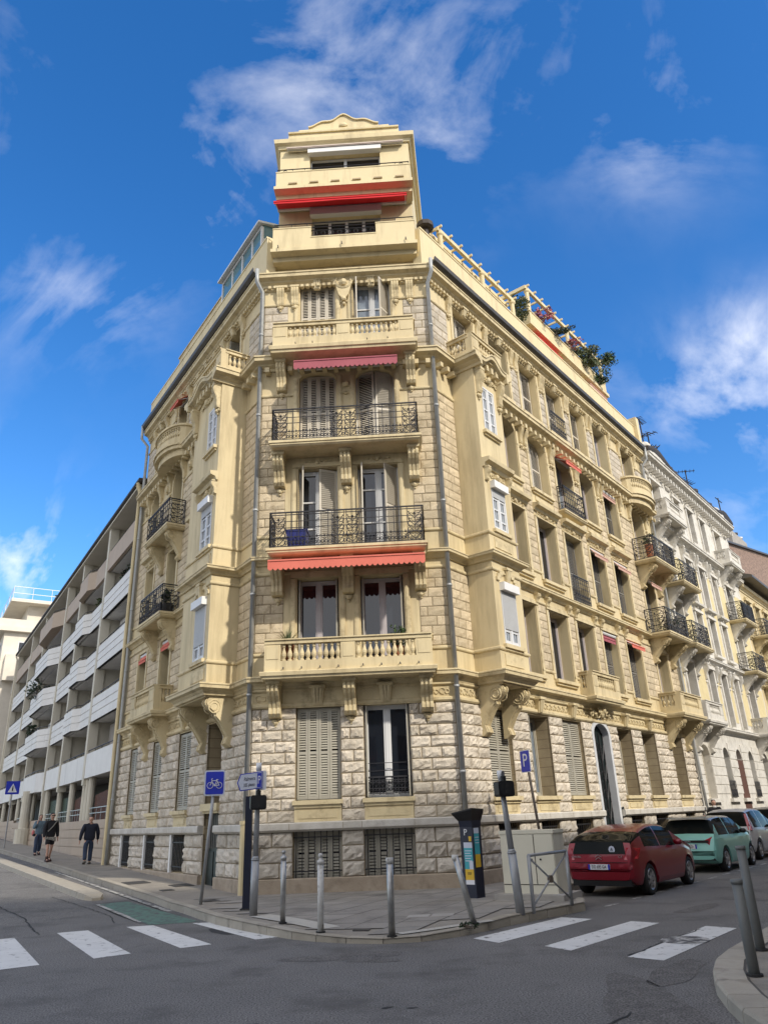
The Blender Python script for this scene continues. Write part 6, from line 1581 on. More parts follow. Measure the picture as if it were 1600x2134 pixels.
# ================================================================== ornate white block on the right
WB = thing('ornate_white_building', 'ornate white stone apartment block with black iron balconies beyond the yellow block', 'building', FR.pt(17.7, .14)); u0, u1 = 17.72, 32.0
cols = [(18.55, 19.75), (21.75, 22.65), (23.85, 24.75), (26.0, 26.85), (28.6, 29.8)]
cb = [19.1, 29.2]
FZ = {1: (5.1, 7.7), 2: (8.6, 10.5), 3: (11.0, 13.25), 4: (14.6, 16.6)}
x = MB(); ops = []
for a, b in cols:
    ops.append((a, b, 1.9, 4.1, .4))
    for f, (z0, z1) in FZ.items(): ops.append((a, b, z0, z1, .4))
wall(x, FR, u0, u1, -.3, 17.6, ops, 0, 0, .02)
x.face([FR.pt(u0, -.3, .02), FR.pt(u0, 17.6, .02), FR.pt(u0, 17.6, -8), FR.pt(u0, -.3, -8)]); x.face([FR.pt(u1, -.3, .02), FR.pt(u1, 17.6, .02), FR.pt(u1, 17.6, -8), FR.pt(u1, -.3, -8)])
x.build('facade_wall', 'wht_stone', WB)
x = MB()
for a, b in gaps(u0 + .1, u1 - .1, [(c - .25, d + .25) for c, d in cols]):
    x.fb(FR, a + .1, b - .1, 5.4, 7.6, .021, .035); x.fb(FR, a + .1, b - .1, 8.7, 13.0, .021, .035)
x.build('yellow_panels', 'wht_yellow', WB)
x = MB()
for z0, z1, d in ((4.7, 5.0, .3), (8.0, 8.25, .25), (13.85, 14.2, .4), (17.25, 17.7, .55)): x.sweep([xy(FR.pt(u0, 0, .02)), xy(FR.pt(u1, 0, .02))], corn(z0, z1, d))
u = u0 + .2
while u < u1: x.fb(FR, u, u + .14, 17.05, 17.25, .02, .4); u += .42
for k in range(int((u1 - u0) / 1.0)): ornament(x, FR, u0 + .5 + k, 16.9, .6, .3, .03, k)
for z in [2.1 + .38 * k for k in range(6)]:
    for a, b in gaps(u0 + .05, u1, [(c - .02, d + .02) for c, d in cols]): x.fb(FR, a, b, z, z + .33, .02, .045)
for a, b in cols:
    for f, (z0, z1) in FZ.items():
        for q0, q1 in ((a - .16, a), (b, b + .16)): x.fb(FR, q0, q1, z0, z1, .021, .09)
        x.fb(FR, a - .22, b + .22, z1, z1 + .14, .02, .14); ornament(x, FR, (a + b) / 2, z1 + .3, (b - a), .3, .03, int(z1 * a)); x.fb(FR, a - .2, b + .2, z0 - .12, z0, .02, .2)
        if f == 3: arch_fill(x, FR, a, b, z1 - .35, .34, -.3, .025)
        if f == 2: x.prism(FR, [(0, z1 + .3), (.25, z1 + .36), (.27, z1 + .46), (0, z1 + .5)], a - .3, b + .3)
    for q in (a - .35, b + .35):
        for z in (7.9, 13.8): console(x, FR, q, z, .8, .25, .2)
    arch_fill(x, FR, a, b, 3.7, .4, -.35, .025)
    x.fb(FR, a - .25, b + .25, 1.75, 1.9, .02, .18)
x.build('stone_trim', 'wht_stone', WB)
for a, b in cols:
    for z0, z1 in [(1.9, 4.1)] + list(FZ.values()): window(FR, a, b, z0, z1, .38, 'closed' if rnd() < .55 else 'glass', par=WB, fm='shutter_pale', sm='shutter_pale' if rnd() < .7 else 'shutter_dark', panels=2, sd=.3)
for c in cb:
    for zt, dark_ in ((8.25, 0), (11.1, 0)):
        if c > 25 and zt > 11: dark_ = 1
        o = slab_balcony(FR, c - 1.25, c + 1.25, zt, .95, par=WB); railing(FR, c - 1.15, c + 1.15, zt, 1.0, .85, o, [(c - 1.1, c - .6), (c - .25, c + .25), (c + .6, c + 1.1)], grid=.17)
        if dark_: y = MB(); y.fb(FR, c - 1.14, c + 1.14, zt + .03, zt + .95, .80, .83); y.build('balcony_screen', 'black', o)
        for q in (c - .9, c + .9): y = MB(); scroll_bracket(y, FR, q, zt - .17, 1.0, .75, .28); y.build('bracket', 'wht_stone', o)
    for zt in (5.0, 14.4):
        o = balcony_stone(FR, c - 1.2, c + 1.2, zt, .8, [(c - 1.2, c - .7), (c + .7, c + 1.2)], par=WB); o.data.materials[0] = MATS['wht_stone']
        for q in (c - .9, c + .9): y = MB(); scroll_bracket(y, FR, q, zt - .17, 1.1, .75, .34); y.build('bracket', 'wht_stone', o)
for a, b in (cols[1], cols[3]): railing(FR, a, b, 1.92, .7, .08, WB, side=False, name='window_railing', grid=.14)
x = MB(); a, b = cols[2]; x.fb(FR, a - .1, b + .1, .14, 3.6, -.3, .03); x.build('entrance_door', 'slat_brown', WB)
x = MB(); rings = []      # dark curved mansard edge
n = 24
for k in range(n + 1):
    u = u0 + (u1 - u0) * k / n; t = (k / n); rise = .45 * math.exp(-((t - .10) / .09) ** 2) + .45 * math.exp(-((t - .90) / .09) ** 2)
    rings.append([FR.pt(u, 17.7, -3), FR.pt(u, 17.7, .45), FR.pt(u, 17.72 + rise, .55), FR.pt(u, 17.85 + rise, .55), FR.pt(u, 18.6 + rise * .6, -3)])
x.loft(rings); x.build('roof', 'roof_dark', WB)
x = MB()
for c in cb:
    x.plate(FR, [(c - 1.2, 17.6), (c - .9, 17.95), (c, 18.15), (c + .9, 17.95), (c + 1.2, 17.6)], .1, .5)
x.build('gable_crest', 'wht_stone', WB)
for u, z in ((20.5, 18.2), (23.2, 18.4), (24.0, 18.4), (27.6, 18.5), (30.2, 18.4)):
    x = MB(); z -= .25; x.fb(FR, u - .25, u + .25, 17.7, z + .3, -.5, .05); x.build('chimney', 'wht_stone', WB); y = MB(); y.lathe(FR.pt(u, z + .3, -.2), [(.12, 0), (.12, .3), (.2, .32), (.2, .45), (.08, .55)], 8); y.build('chimney_pot', 'roof_dark', WB)
y = MB(); y.ball(FR.pt(18.5, 18.25, .1), .35, 9); y.lathe(FR.pt(18.5, 17.7, .1), [(.35, 0), (.25, .3)], 9); y.build('finial', 'wht_stone', WB)
def antenna(u, w, z, h, s):
    y = MB(); b = FR.pt(u, z, w); y.tube([b, b + V((0, 0, h))], .035, 5); r = random.Random(s)
    for k in range(2):
        q = b + V((0, 0, h * (.95 - .38 * k))); d = V((math.cos(s + k), math.sin(s + k), .1)).normalized(); e = d.orthogonal().normalized()
        e = V((-d.y, d.x, 0)).normalized(); y.tube([q - d * .5, q + d * .7], .024, 4)
        for i in range(6): y.tube([q + d * (-.45 + .2 * i) - e * .22, q + d * (-.45 + .2 * i) + e * .22], .016, 4)
    y.build('antenna', 'iron', WB)
antenna(18.4, .15, 17.6, 2.3, 1.0); antenna(19.5, .1, 17.8, 1.7, 2.2); antenna(19.9, -.1, 17.8, 1.2, .5); antenna(25.2, .1, 17.7, 1.7, 2.8)

# ================================================================== further buildings on the right
YB = thing('yellow_neighbour_building', 'yellow apartment block with dark overhanging eaves beyond the ornate white block', 'building', FR.pt(32, .14)); v0, v1 = 32.05, 60
x = MB(); ops = []; yc = [33.4 + 2.1 * k for k in range(12)]
for c in yc:
    for z0, z1 in ((1.9, 4.1), (5.1, 7.5), (8.2, 10.3), (11.2, 13.2)): ops.append((c - .5, c + .5, z0, z1, .35))
wall(x, FR, v0, v1, -.3, 14.4, ops); x.face([FR.pt(v0, -.3, 0), FR.pt(v0, 14.4, 0), FR.pt(v0, 14.4, -2), FR.pt(v0, -.3, -2)]); x.build('facade_wall', 'paint', YB)
x = MB()
for z0, z1, d in ((4.6, 4.9, .25), (7.8, 8.0, .2), (10.7, 10.9, .18), (13.7, 14.1, .3)): x.sweep([xy(FR.pt(v0)), xy(FR.pt(v1))], corn(z0, z1, d))
for c in yc:
    for z0, z1 in ((5.1, 7.5), (8.2, 10.3), (11.2, 13.2)):
        for q in (c - .6, c + .5): x.fb(FR, q, q + .1, z0, z1, .001, .06)
        x.fb(FR, c - .7, c + .7, z1, z1 + .15, .001, .15); ornament(x, FR, c, z1 + .28, .8, .22, .02, int(c * z1))
x.build('stone_trim', 'trim', YB)
for c in yc:
    for z0, z1 in ((1.9, 4.1), (5.1, 7.5), (8.2, 10.3), (11.2, 13.2)): window(FR, c - .5, c + .5, z0, z1, .33, 'glass', par=YB, fm='shutter_pale', panels=2)
for c in (33.8, 42):
    for zt in (8.0, 10.9):
        o = slab_balcony(FR, c - 1.3, c + 1.3, zt, .95, par=YB); railing(FR, c - 1.2, c + 1.2, zt, 1.0, .85, o, [(c - 1.1, c - .6), (c + .6, c + 1.1)], grid=.17)
        for q in (c - .9, c + .9): y = MB(); scroll_bracket(y, FR, q, zt - .17, 1.0, .75, .28); y.build('bracket', 'trim', o)
    o = balcony_stone(FR, c - 1.2, c + 1.2, 4.9, .8, [(c - 1.2, c - .7), (c + .7, c + 1.2)], par=YB)
x = MB(); x.loft([[FR.pt(u, z, w) for w, z in ((.9, 14.4), (.9, 14.55), (-2, 15.6), (-2, 14.4))] for u in (v0 + .1, v1)]); x.build('roof', 'gutter', YB)
RBD = thing('stone_gable_building', 'reddish rubble stone gable wall topped by rows of chimney pots', 'building', FR.pt(46, 0, -9))
zt = lambda u: 19.55 + .172 * (u - 40.5)
x = MB(); x.loft([[FR.pt(u, 0, -2.05), FR.pt(u, zt(u), -2.05), FR.pt(u, zt(u) + .8, -12), FR.pt(u, 0, -12)] for u in (37, 66)]); x.build('wall', 'rubble', RBD)
x = MB(); x.loft([[FR.pt(u, zt(u), -1.85), FR.pt(u, zt(u) + .14, -1.85), FR.pt(u, zt(u) + .95, -12), FR.pt(u, zt(u) + .81, -12)] for u in (36.9, 66)]); x.build('roof_edge', 'gutter', RBD)
for c0, c1 in ((40.6, 43.2), (44.4, 49.2)):
    x = MB(); x.fb(FR, c0, c1, zt(c0), zt(c1) + .75, -3.2, -2.3); c = x.build('chimney', 'concrete', RBD)
    for k in range(4): y = MB(); y.lathe(FR.pt(c0 + .3 + k * (c1 - c0 - .6) / 3, zt(c1) + .75, -2.7), [(.15, 0), (.15, .4), (.26, .42), (.26, .55), (.1, .6)], 8); y.build('chimney_pot', 'frame_white' if k % 2 else 'roof_dark', c)
y = MB(); y.tube([FR.pt(44, 20, -2.6), FR.pt(44, 24.4, -2.6)], .05, 5); y.tube([FR.pt(43.2, 24.2, -2.6), FR.pt(45, 24.3, -2.6)], .035, 4); y.build('antenna', 'iron', RBD)
# ================================================================== unseen buildings opposite (two added to shade the crossing, one mirrored in the panes)
def plain_block(name, lab, F, u0, u1, h, dep, m, floors):
    o = thing(name, lab, 'building', F.pt((u0 + u1) / 2, 0, -dep / 2)); x = MB(); x.fb(F, u0, u1, -.3, h, -dep, 0); x.build('wall', m, o)
    w = MB(); sh = MB()
    for f in range(floors):
        z = 1.4 + f * (h - 1) / floors; c = u0 + 1.5
        while c < u1 - 1: w.fb(F, c - .5, c + .5, z, z + 1.9, .0, .02); sh.fb(F, c - .9, c - .52, z, z + 1.9, 0, .06); sh.fb(F, c + .52, c + .9, z, z + 1.9, 0, .06); c += 2.4
    w.build('window', 'glass', o); sh.build('shutter', 'shutter_grey', o)
    x = MB(); x.fb(F, u0 - .3, u1 + .3, h, h + .35, -dep - .3, .5); x.build('roof', 'roof_dark', o)
plain_block('opposite_street_building', 'plain beige block across the narrow street, unseen, its height set for shade', Fr(Rp(0, 11.2), dR, -nR), -5.0, 46, OPP_H, 10, 'mod_beige', 3)
plain_block('unseen_shade_building', 'tall plain pale block behind the viewer, unseen and added to shade the crossing', Fr((4, -6, 0), V((1, 0.1, 0)).normalized(), V((-.1, 1, 0)).normalized()), 0, 42, 24, 12, 'mod_beige', 7)  # unseen block invented to keep the crossing in shade
plain_block('opposite_low_building', 'lower plain block beside the tall pale block behind the viewer', Fr((2, -15, 0), V((1, -0.1, 0)).normalized(), V((.1, 1, 0)).normalized()), -34, -2, 11.5, 12, 'mod_beige', 3)
# ================================================================== cars
def cr(p0, p1, p2, p3, t):
    return tuple(.5 * ((2 * b) + (-a + c) * t + (2 * a - 5 * b + 4 * c - d) * t * t + (-a + 3 * b - 3 * c + d) * t ** 3) for a, b, c, d in zip(p0, p1, p2, p3))
def interp(tab, x):
    if x <= tab[0][0]: return tab[0][1]
    for i in range(len(tab) - 1):
        if x <= tab[i + 1][0]:
            t = (x - tab[i][0]) / (tab[i + 1][0] - tab[i][0])
            p = [tab[max(i - 1, 0)][1], tab[i][1], tab[i + 1][1], tab[min(i + 2, len(tab) - 1)][1]]
            return min(max(cr(*[(q,) for q in p], t)[0], min(p[1], p[2]) - .03), max(p[1], p[2]) + .03)
    return tab[-1][1]
def car(name, lab, loc, ang, P, paint, roofm=None):
    o = thing(name, lab, 'car', loc, 'cars parked along the right kerb', ang)
    o.scale = P.get('sc', (1, 1, 1))
    L, W, xr, xf, R = P['L'], P['W'], P['xr'], P['xf'], P['R']
    xs = sorted(set([round(L * k / 64, 3) for k in range(65)] + [.02, .05, L - .02, L - .05]))
    body, glass, roof = MB(), MB(), MB()
    rows = []
    for x in xs:
        top = interp(P['top'], x); belt = min(interp(P['belt'], x), top - .015); hw = interp(P['plan'], x) * W / 2; bot = interp(P['bot'], x)
        gh_ = max(0.0, top - belt); rw = hw * (1 - .26 * min(1, gh_ / .5))
        key = [(0, bot), (hw * .8, bot), (hw * .965, bot + .05), (hw * 1.0, bot + .22), (hw * 1.0, (bot + belt) * .55), (hw * .985, belt - .08), (hw * .95, belt), (rw + (hw * .95 - rw) * .5, belt + gh_ * .52), (rw, belt + gh_ * .88), (rw * .82, top - .012 * min(1, gh_ * 4)), (rw * .45, top), (0, top + .008)]
        row = []
        for i in range(len(key) - 1):
            a, b, c, d = key[max(i - 1, 0)], key[i], key[i + 1], key[min(i + 2, len(key) - 1)]
            for t in (0, .5): 
                q = b if t == 0 else (cr(a, b, c, d, t) if i not in (0, 5, 6, 7) else ((b[0] + c[0]) / 2, (b[1] + c[1]) / 2))
                row.append(q)
        row.append(key[-1])
        rr = []
        for (y, z) in row:
            if y > hw * .5:
                for xw in (xr, xf):
                    dx = x - xw; ra = R + .055
                    if abs(dx) < ra: z = max(z, min(R + math.sqrt(ra * ra - dx * dx), belt - .05)) if z < belt - .05 else z
            rr.append((y, z))
        rows.append(rr)
    n = len(rows[0])
    for s in (1, -1):
        def PT(i, k): return (xs[i], rows[i][k][0] * s, rows[i][k][1])
        for i in range(len(xs) - 1):
            xm = (xs[i] + xs[i + 1]) / 2
            for k in range(n - 1):
                q = [PT(i, k), PT(i + 1, k), PT(i + 1, k + 1), PT(i, k + 1)]
                gh_ = interp(P['top'], xm) - interp(P['belt'], xm)
                side = 12 <= k < 16; up = k >= 18 or k in (16, 17)
                if side and any(a < xm < b for a, b in P['side']) and gh_ > .12: glass.face(q)
                elif k >= (15 if xm < P['rear'][1] + .01 else 16) and (P['rear'][0] < xm < P['rear'][1] or P['front'][0] < xm < P['front'][1]): glass.face(q)
                elif up and P['rear'][1] <= xm <= P['front'][0]: roof.face(q)
                else: body.face(q)
    for i in (0, len(xs) - 1): body.face([(xs[i], y, z) for y, z in rows[i]] + [(xs[i], -y, z) for y, z in rows[i][::-1]])
    def weld(ob, smooth=True):
        bm = bmesh.new(); bm.from_mesh(ob.data); bmesh.ops.remove_doubles(bm, verts=bm.verts, dist=.0008)
        for e in bm.edges:
            if len(e.link_faces) == 2 and e.calc_face_angle(0) > rad(38): e.smooth = False
        bmesh.ops.recalc_face_normals(bm, faces=bm.faces); bm.to_mesh(ob.data); bm.free()
    for mb, nm, m in ((body, 'body', paint), (roof, 'roof', roofm or paint), (glass, 'windows', 'car_glass')): weld(mb.build(nm, m, o, True))
    x = MB(); x.box(.25, L - .3, -W * .40, W * .40, .20, .62); x.build('underbody', 'black', o)
    for xw in (xr, xf):
        for s in (1, -1):
            yo = s * (W / 2 - .02); yi = s * (W / 2 - .22)
            x = MB(); x.loft([[(xw + r * math.cos(2 * math.pi * k / 28), y, R + r * math.sin(2 * math.pi * k / 28)) for k in range(28)] for y, r in ((yi, R * .6), (yi, R * .93), (yi + s * .03, R), (yo - s * .03, R), (yo, R * .94), (yo, R * .68), (yo - s * .03, R * .66), (yo - s * .06, .02))])
            wh = x.build('wheel', 'tyre', o, True); y = MB()
            y.loft([[(xw + r * math.cos(2 * math.pi * k / 24), yy, R + r * math.sin(2 * math.pi * k / 24)) for k in range(24)] for yy, r in ((yo - s * .01, R * .70), (yo + s * .004, R * .67), (yo - s * .012, R * .60), (yo - s * .04, R * .58))], 0, True, False)
            ns = P.get('spokes', 7)
            for k in range(ns):
                a = 2 * math.pi * k / ns; d = V((math.cos(a), 0, math.sin(a))); e = V((-math.sin(a), 0, math.cos(a))); c = V((xw, yo - s * .018, R)); yy = V((0, s * .012, 0))
                y.hexa([c + d * .03 - e * .035 - yy, c + d * R * .63 - e * .022 - yy, c + d * R * .63 + e * .022 - yy, c + d * .03 + e * .035 - yy, c + d * .03 - e * .035 + yy, c + d * R * .63 - e * .022 + yy, c + d * R * .63 + e * .022 + yy, c + d * .03 + e * .035 + yy])
            y.lathe((0, 0, 0), [(.0, 0), (.0, 0)], 3)
            y.tube([(xw, yo - s * .03, R), (xw, yo + s * .002, R)], .06, 10); y.build('rim', P.get('rim', 'alloy'), wh, False)
    # mirrors, handles
    mx = P['mirror']
    for s in (1, -1):
        x = MB(); x.ball((mx, s * (W / 2 + .06), interp(P['belt'], mx) + .07), .1, 10, 0, (.6, 1.15, .75)); x.build('wing_mirror', P.get('mirror_m', 'black'), o, True)
        x = MB(); hx = P['handle']; x.tube([(hx, s * (W / 2 - .02), P['hz']), (hx + .2, s * (W / 2 - .02), P['hz'])], .018, 6); x.build('door_handle', P.get('handle_m', paint), o)
        x = MB()
        for dx in P['seams']: x.tube([(dx + .01, s * (W / 2 - .004), .38), (dx, s * (W / 2 - .003), .62), (dx - .02, s * (W / 2 - .018), interp(P['belt'], dx) - .06)], .0055, 4)
        x.build('door_seam', 'black', o)
    return o
def rearplate(o, txt, z, y=0.0, x=-.012, tilt=0.0):
    b = MB(); b.box(x - .008, x + .03, y - .26, y + .26, z - .055, z + .055); p = b.build('number_plate', 'sign_white', o)
    b = MB()
    for s in (-.26, .215): b.box(x - .010, x - .0081, y + s, y + s + .045, z - .055, z + .055)
    b.build('plate_band', 'sign_blue', p)
    M = Matrix(((0, 0, -1, x - .010), (-1, 0, 0, y), (0, 1, 0, z), (0, 0, 0, 1)))
    text(txt, .095, M, 'ink', p, sx=.74)
angR = math.atan2(dR.y, dR.x)
def at_car(wheel, P, W):     # place so the right rear wheel's contact point is given
    q = V((*wheel, 0)); 
    sx, sy = P.get('sc', (1, 1, 1))[:2]
    return q - dR * P['xr'] * sx - nR * (W / 2 - .06) * sy
# red hatchback
Pm = dict(sc=(.93, .90, .93), L=4.2, W=1.74, xr=.82, xf=3.38, R=.315, top=[(0, .60), (.05, .84), (.10, 1.04), (.16, 1.12), (.55, 1.25), (1.0, 1.35), (1.5, 1.415), (2.1, 1.42), (2.55, 1.35), (3.05, 1.10), (3.4, .96), (3.9, .86), (4.2, .70), (4.27, .60)],
          belt=[(0, .60), (.06, .90), (.14, .95), (.7, .97), (1.5, .95), (2.6, .92), (3.1, .93), (3.6, .84), (4.1, .72), (4.27, .58)], plan=[(0, .82), (.06, .90), (.25, .955), (.8, 1.0), (3.3, 1.0), (3.9, .93), (4.2, .78), (4.27, .66)],
          bot=[(0, .34), (.2, .24), (.6, .20), (3.7, .2), (4.27, .30)], side=[(.72, 1.62), (1.70, 2.72)], rear=(.15, .74), front=(2.45, 3.05), mirror=2.62, handle=1.85, hz=.84, seams=[1.62, 2.88], spokes=7, mirror_m='car_red')
loc = at_car((5.18, 17.05), Pm, 1.74); RC_ = car('red_car', 'dark red hatchback parked nearest the corner, seen from behind', loc, angR, Pm, 'car_red')
rearplate(RC_, 'DD 695 GA', .60)
b = MB(); b.loft([[(.035, -.64, .86), (.125, -.58, 1.10), (.17, -.58, 1.10), (.09, -.64, .86)], [(.035, .64, .86), (.125, .58, 1.10), (.17, .58, 1.10), (.09, .64, .86)]]); b.build('lower_rear_window', 'car_glass', RC_)
for s in (1, -1):
    b = MB(); b.loft([[(-.0 + .02, s * .60, .74), (.04, s * .74, .74), (.22, s * .86, .76), (.10, s * .70, .74)], [(.075, s * .66, .98), (.10, s * .74, .98), (.42, s * .86, .96), (.2, s * .68, .98)]]); b.build('taillight', 'taillight', RC_)
    b = MB()
    for k in (0, .055): b.tube([(.012, -.075, .745 + k), (.006, 0, .79 + k), (.012, .075, .745 + k)], .009, 4)
b.build('chevron_emblem', 'alloy', RC_)
MT = lambda y, z, x=.0: Matrix(((0, 0, -1, x), (-1, 0, 0, y), (0, 1, 0, z), (0, 0, 0, 1)))
text('CITROËN', .055, MT(.55, .80, .022), 'alloy', RC_); text('C4', .07, MT(-.52, .80, .02), 'alloy', RC_)
b = MB(); b.box(.02, .2, -.70, .70, .22, .36); b.build('bumper_insert', 'black', RC_)
b = MB(); b.tube([(.035, -.78, .68), (.0, -.4, .69), (-.008, 0, .69), (.0, .4, .69), (.035, .78, .68)], .008, 4); b.build('tailgate_seam', 'black', RC_)
b = MB()
b.loft([[(.075 + dx, -.33 + .075 * math.cos(t), .945 + .075 * math.sin(t)) for t in [k * math.pi / 8 for k in range(16)]] for dx in (-.022, -.026)]); st4 = b.build('window_sticker', 'sign_light', RC_); text('A', .10, MT(-.33, .945, .040), 'ink', st4)
# mint hatchback
Pm = dict(sc=(.98, .88, .95), L=3.86, W=1.75, xr=.72, xf=3.22, R=.315, top=[(0, .55), (.05, .86), (.10, .98), (.30, 1.22), (.46, 1.40), (1.0, 1.45), (1.9, 1.44), (2.25, 1.40), (2.72, 1.10), (2.9, 1.0), (3.5, .92), (3.78, .74), (3.86, .58)],
          belt=[(0, .52), (.05, .84), (.10, .93), (.5, .95), (1.5, .94), (2.6, .93), (2.9, .95), (3.5, .88), (3.78, .70), (3.86, .55)], plan=[(0, .84), (.05, .91), (.2, .96), (.7, 1.0), (3.1, 1.0), (3.5, .93), (3.78, .80), (3.86, .68)],
          bot=[(0, .34), (.2, .24), (.6, .2), (3.4, .2), (3.86, .3)], side=[(.42, 1.28), (1.34, 2.45)], rear=(.10, .42), front=(2.27, 2.78), mirror=2.40, handle=1.45, hz=.86, seams=[1.36, 2.55], spokes=5, rim='alloy')
loc = at_car((8.80, 22.0), Pm, 1.75); MC = car('mint_car', 'mint green compact hatchback with grey roof parked between two cars', loc, angR, Pm, 'car_mint', 'car_roof')
b = MB(); b.box(-.005, .05, -.62, .62, .775, .835); st_b = b.build('badge_strip', 'black', MC); text('COOPER', .052, MT(0, .805, -.008), 'alloy', st_b)
rearplate(MC, 'GY 647 ZA', .675, 0.0, -.0)
for s in (1, -1):
    b = MB(); b.loft([[(.02, s * .50, .80), (.03, s * .70, .66), (.10, s * .80, .66), (.2, s * .80, .70)], [(.04, s * .50, .83), (.06, s * .72, .92), (.14, s * .79, .92), (.24, s * .80, .86)]]); b.build('taillight', 'taillight', MC)
b = MB(); b.loft([[(.01, -.75, .32), (.0, -.65, .50), (.06, -.65, .50), (.1, -.75, .32)], [(.01, .75, .32), (.0, .65, .50), (.06, .65, .50), (.1, .75, .32)]]); b.build('bumper_insert', 'black', MC)
b = MB(); b.loft([[(.20, -.60, 1.42), (.42, -.58, 1.46), (.42, -.58, 1.44), (.2, -.6, 1.40)], [(.20, .60, 1.42), (.42, .58, 1.46), (.42, .58, 1.44), (.2, .6, 1.40)]]); b.build('roof_spoiler', 'car_roof', MC)
b = MB(); b.tube([(.6, 0, 1.45), (.52, 0, 1.56)], .012, 5); b.build('aerial', 'black', MC)
# silver hatchback
Pm = dict(L=4.02, W=1.68, xr=.66, xf=3.14, R=.30, top=[(0, .55), (.05, .84), (.12, .98), (.28, 1.28), (.45, 1.43), (1.0, 1.50), (1.8, 1.50), (2.2, 1.44), (2.75, 1.10), (3.0, .99), (3.6, .86), (3.95, .70), (4.02, .56)],
          belt=[(0, .52), (.05, .82), (.12, .92), (.6, .94), (1.6, .92), (2.7, .90), (3.0, .92), (3.6, .82), (3.95, .66), (4.02, .54)], plan=[(0, .84), (.05, .91), (.2, .96), (.7, 1.0), (3.1, 1.0), (3.6, .92), (3.95, .78), (4.02, .66)],
          bot=[(0, .34), (.2, .24), (.6, .2), (3.5, .2), (4.02, .3)], side=[(.5, 1.3), (1.37, 2.5)], rear=(.12, .43), front=(2.24, 2.82), mirror=2.5, handle=1.5, hz=.84, seams=[1.38, 2.62], spokes=6)
loc = at_car((11.62, 25.95), Pm, 1.68) - nR * .12; SC = car('silver_car', 'silver hatchback with tall red tail lamps parked ahead of the mint car', loc, angR, Pm, 'car_silver')
for s in (1, -1):
    b = MB(); b.loft([[(.06, s * .70, .88), (.08, s * .81, .88), (.2, s * .82, .88)], [(.30, s * .60, 1.36), (.34, s * .66, 1.36), (.46, s * .66, 1.36)]]); b.build('taillight', 'taillight', SC)
Pd = dict(Pm); loc2 = loc + dR * 5.0; DC = car('dark_car', 'dark car half hidden beyond the silver hatchback', loc2, angR, Pd, 'car_dark')

# ================================================================== people
def skinmesh(chains, name, m, parent, loc, sub=2, root=0):
    """chains: list of lists of (pos, radius); chains whose first pos matches an earlier vertex join it"""
    vs, es, rs = [], [], []
    def vid(p, r):
        for i, q in enumerate(vs):
            if (V(q) - V(p)).length < 1e-4: return i
        vs.append(tuple(p)); rs.append(r); return len(vs) - 1
    for ch in chains:
        pv = None
        for p, r in ch:
            i = vid(p, r)
            if pv is not None and pv != i: es.append((pv, i))
            pv = i
    me = bpy.data.meshes.new('t'); me.from_pydata(vs, es, []); o = bpy.data.objects.new('t', me); C.objects.link(o)
    md = o.modifiers.new('s', 'SKIN'); md.branch_smoothing = .4
    for i, d in enumerate(me.skin_vertices[0].data): d.radius = (rs[i] if isinstance(rs[i], tuple) else (rs[i], rs[i])); d.use_root = (i == root)
    sb = o.modifiers.new('b', 'SUBSURF'); sb.levels = sub; sb.render_levels = sub
    dg = bpy.context.evaluated_depsgraph_get(); dg.update(); nm = bpy.data.meshes.new_from_object(o.evaluated_get(dg)); bpy.data.objects.remove(o)
    nm.materials.clear(); nm.materials.append(MATS[m]); nm.polygons.foreach_set('use_smooth', [True] * len(nm.polygons)); nm.name = name
    r = bpy.data.objects.new(name, nm); C.objects.link(r); r.parent = parent; OFF[r.name] = V((0, 0, 0)); return r
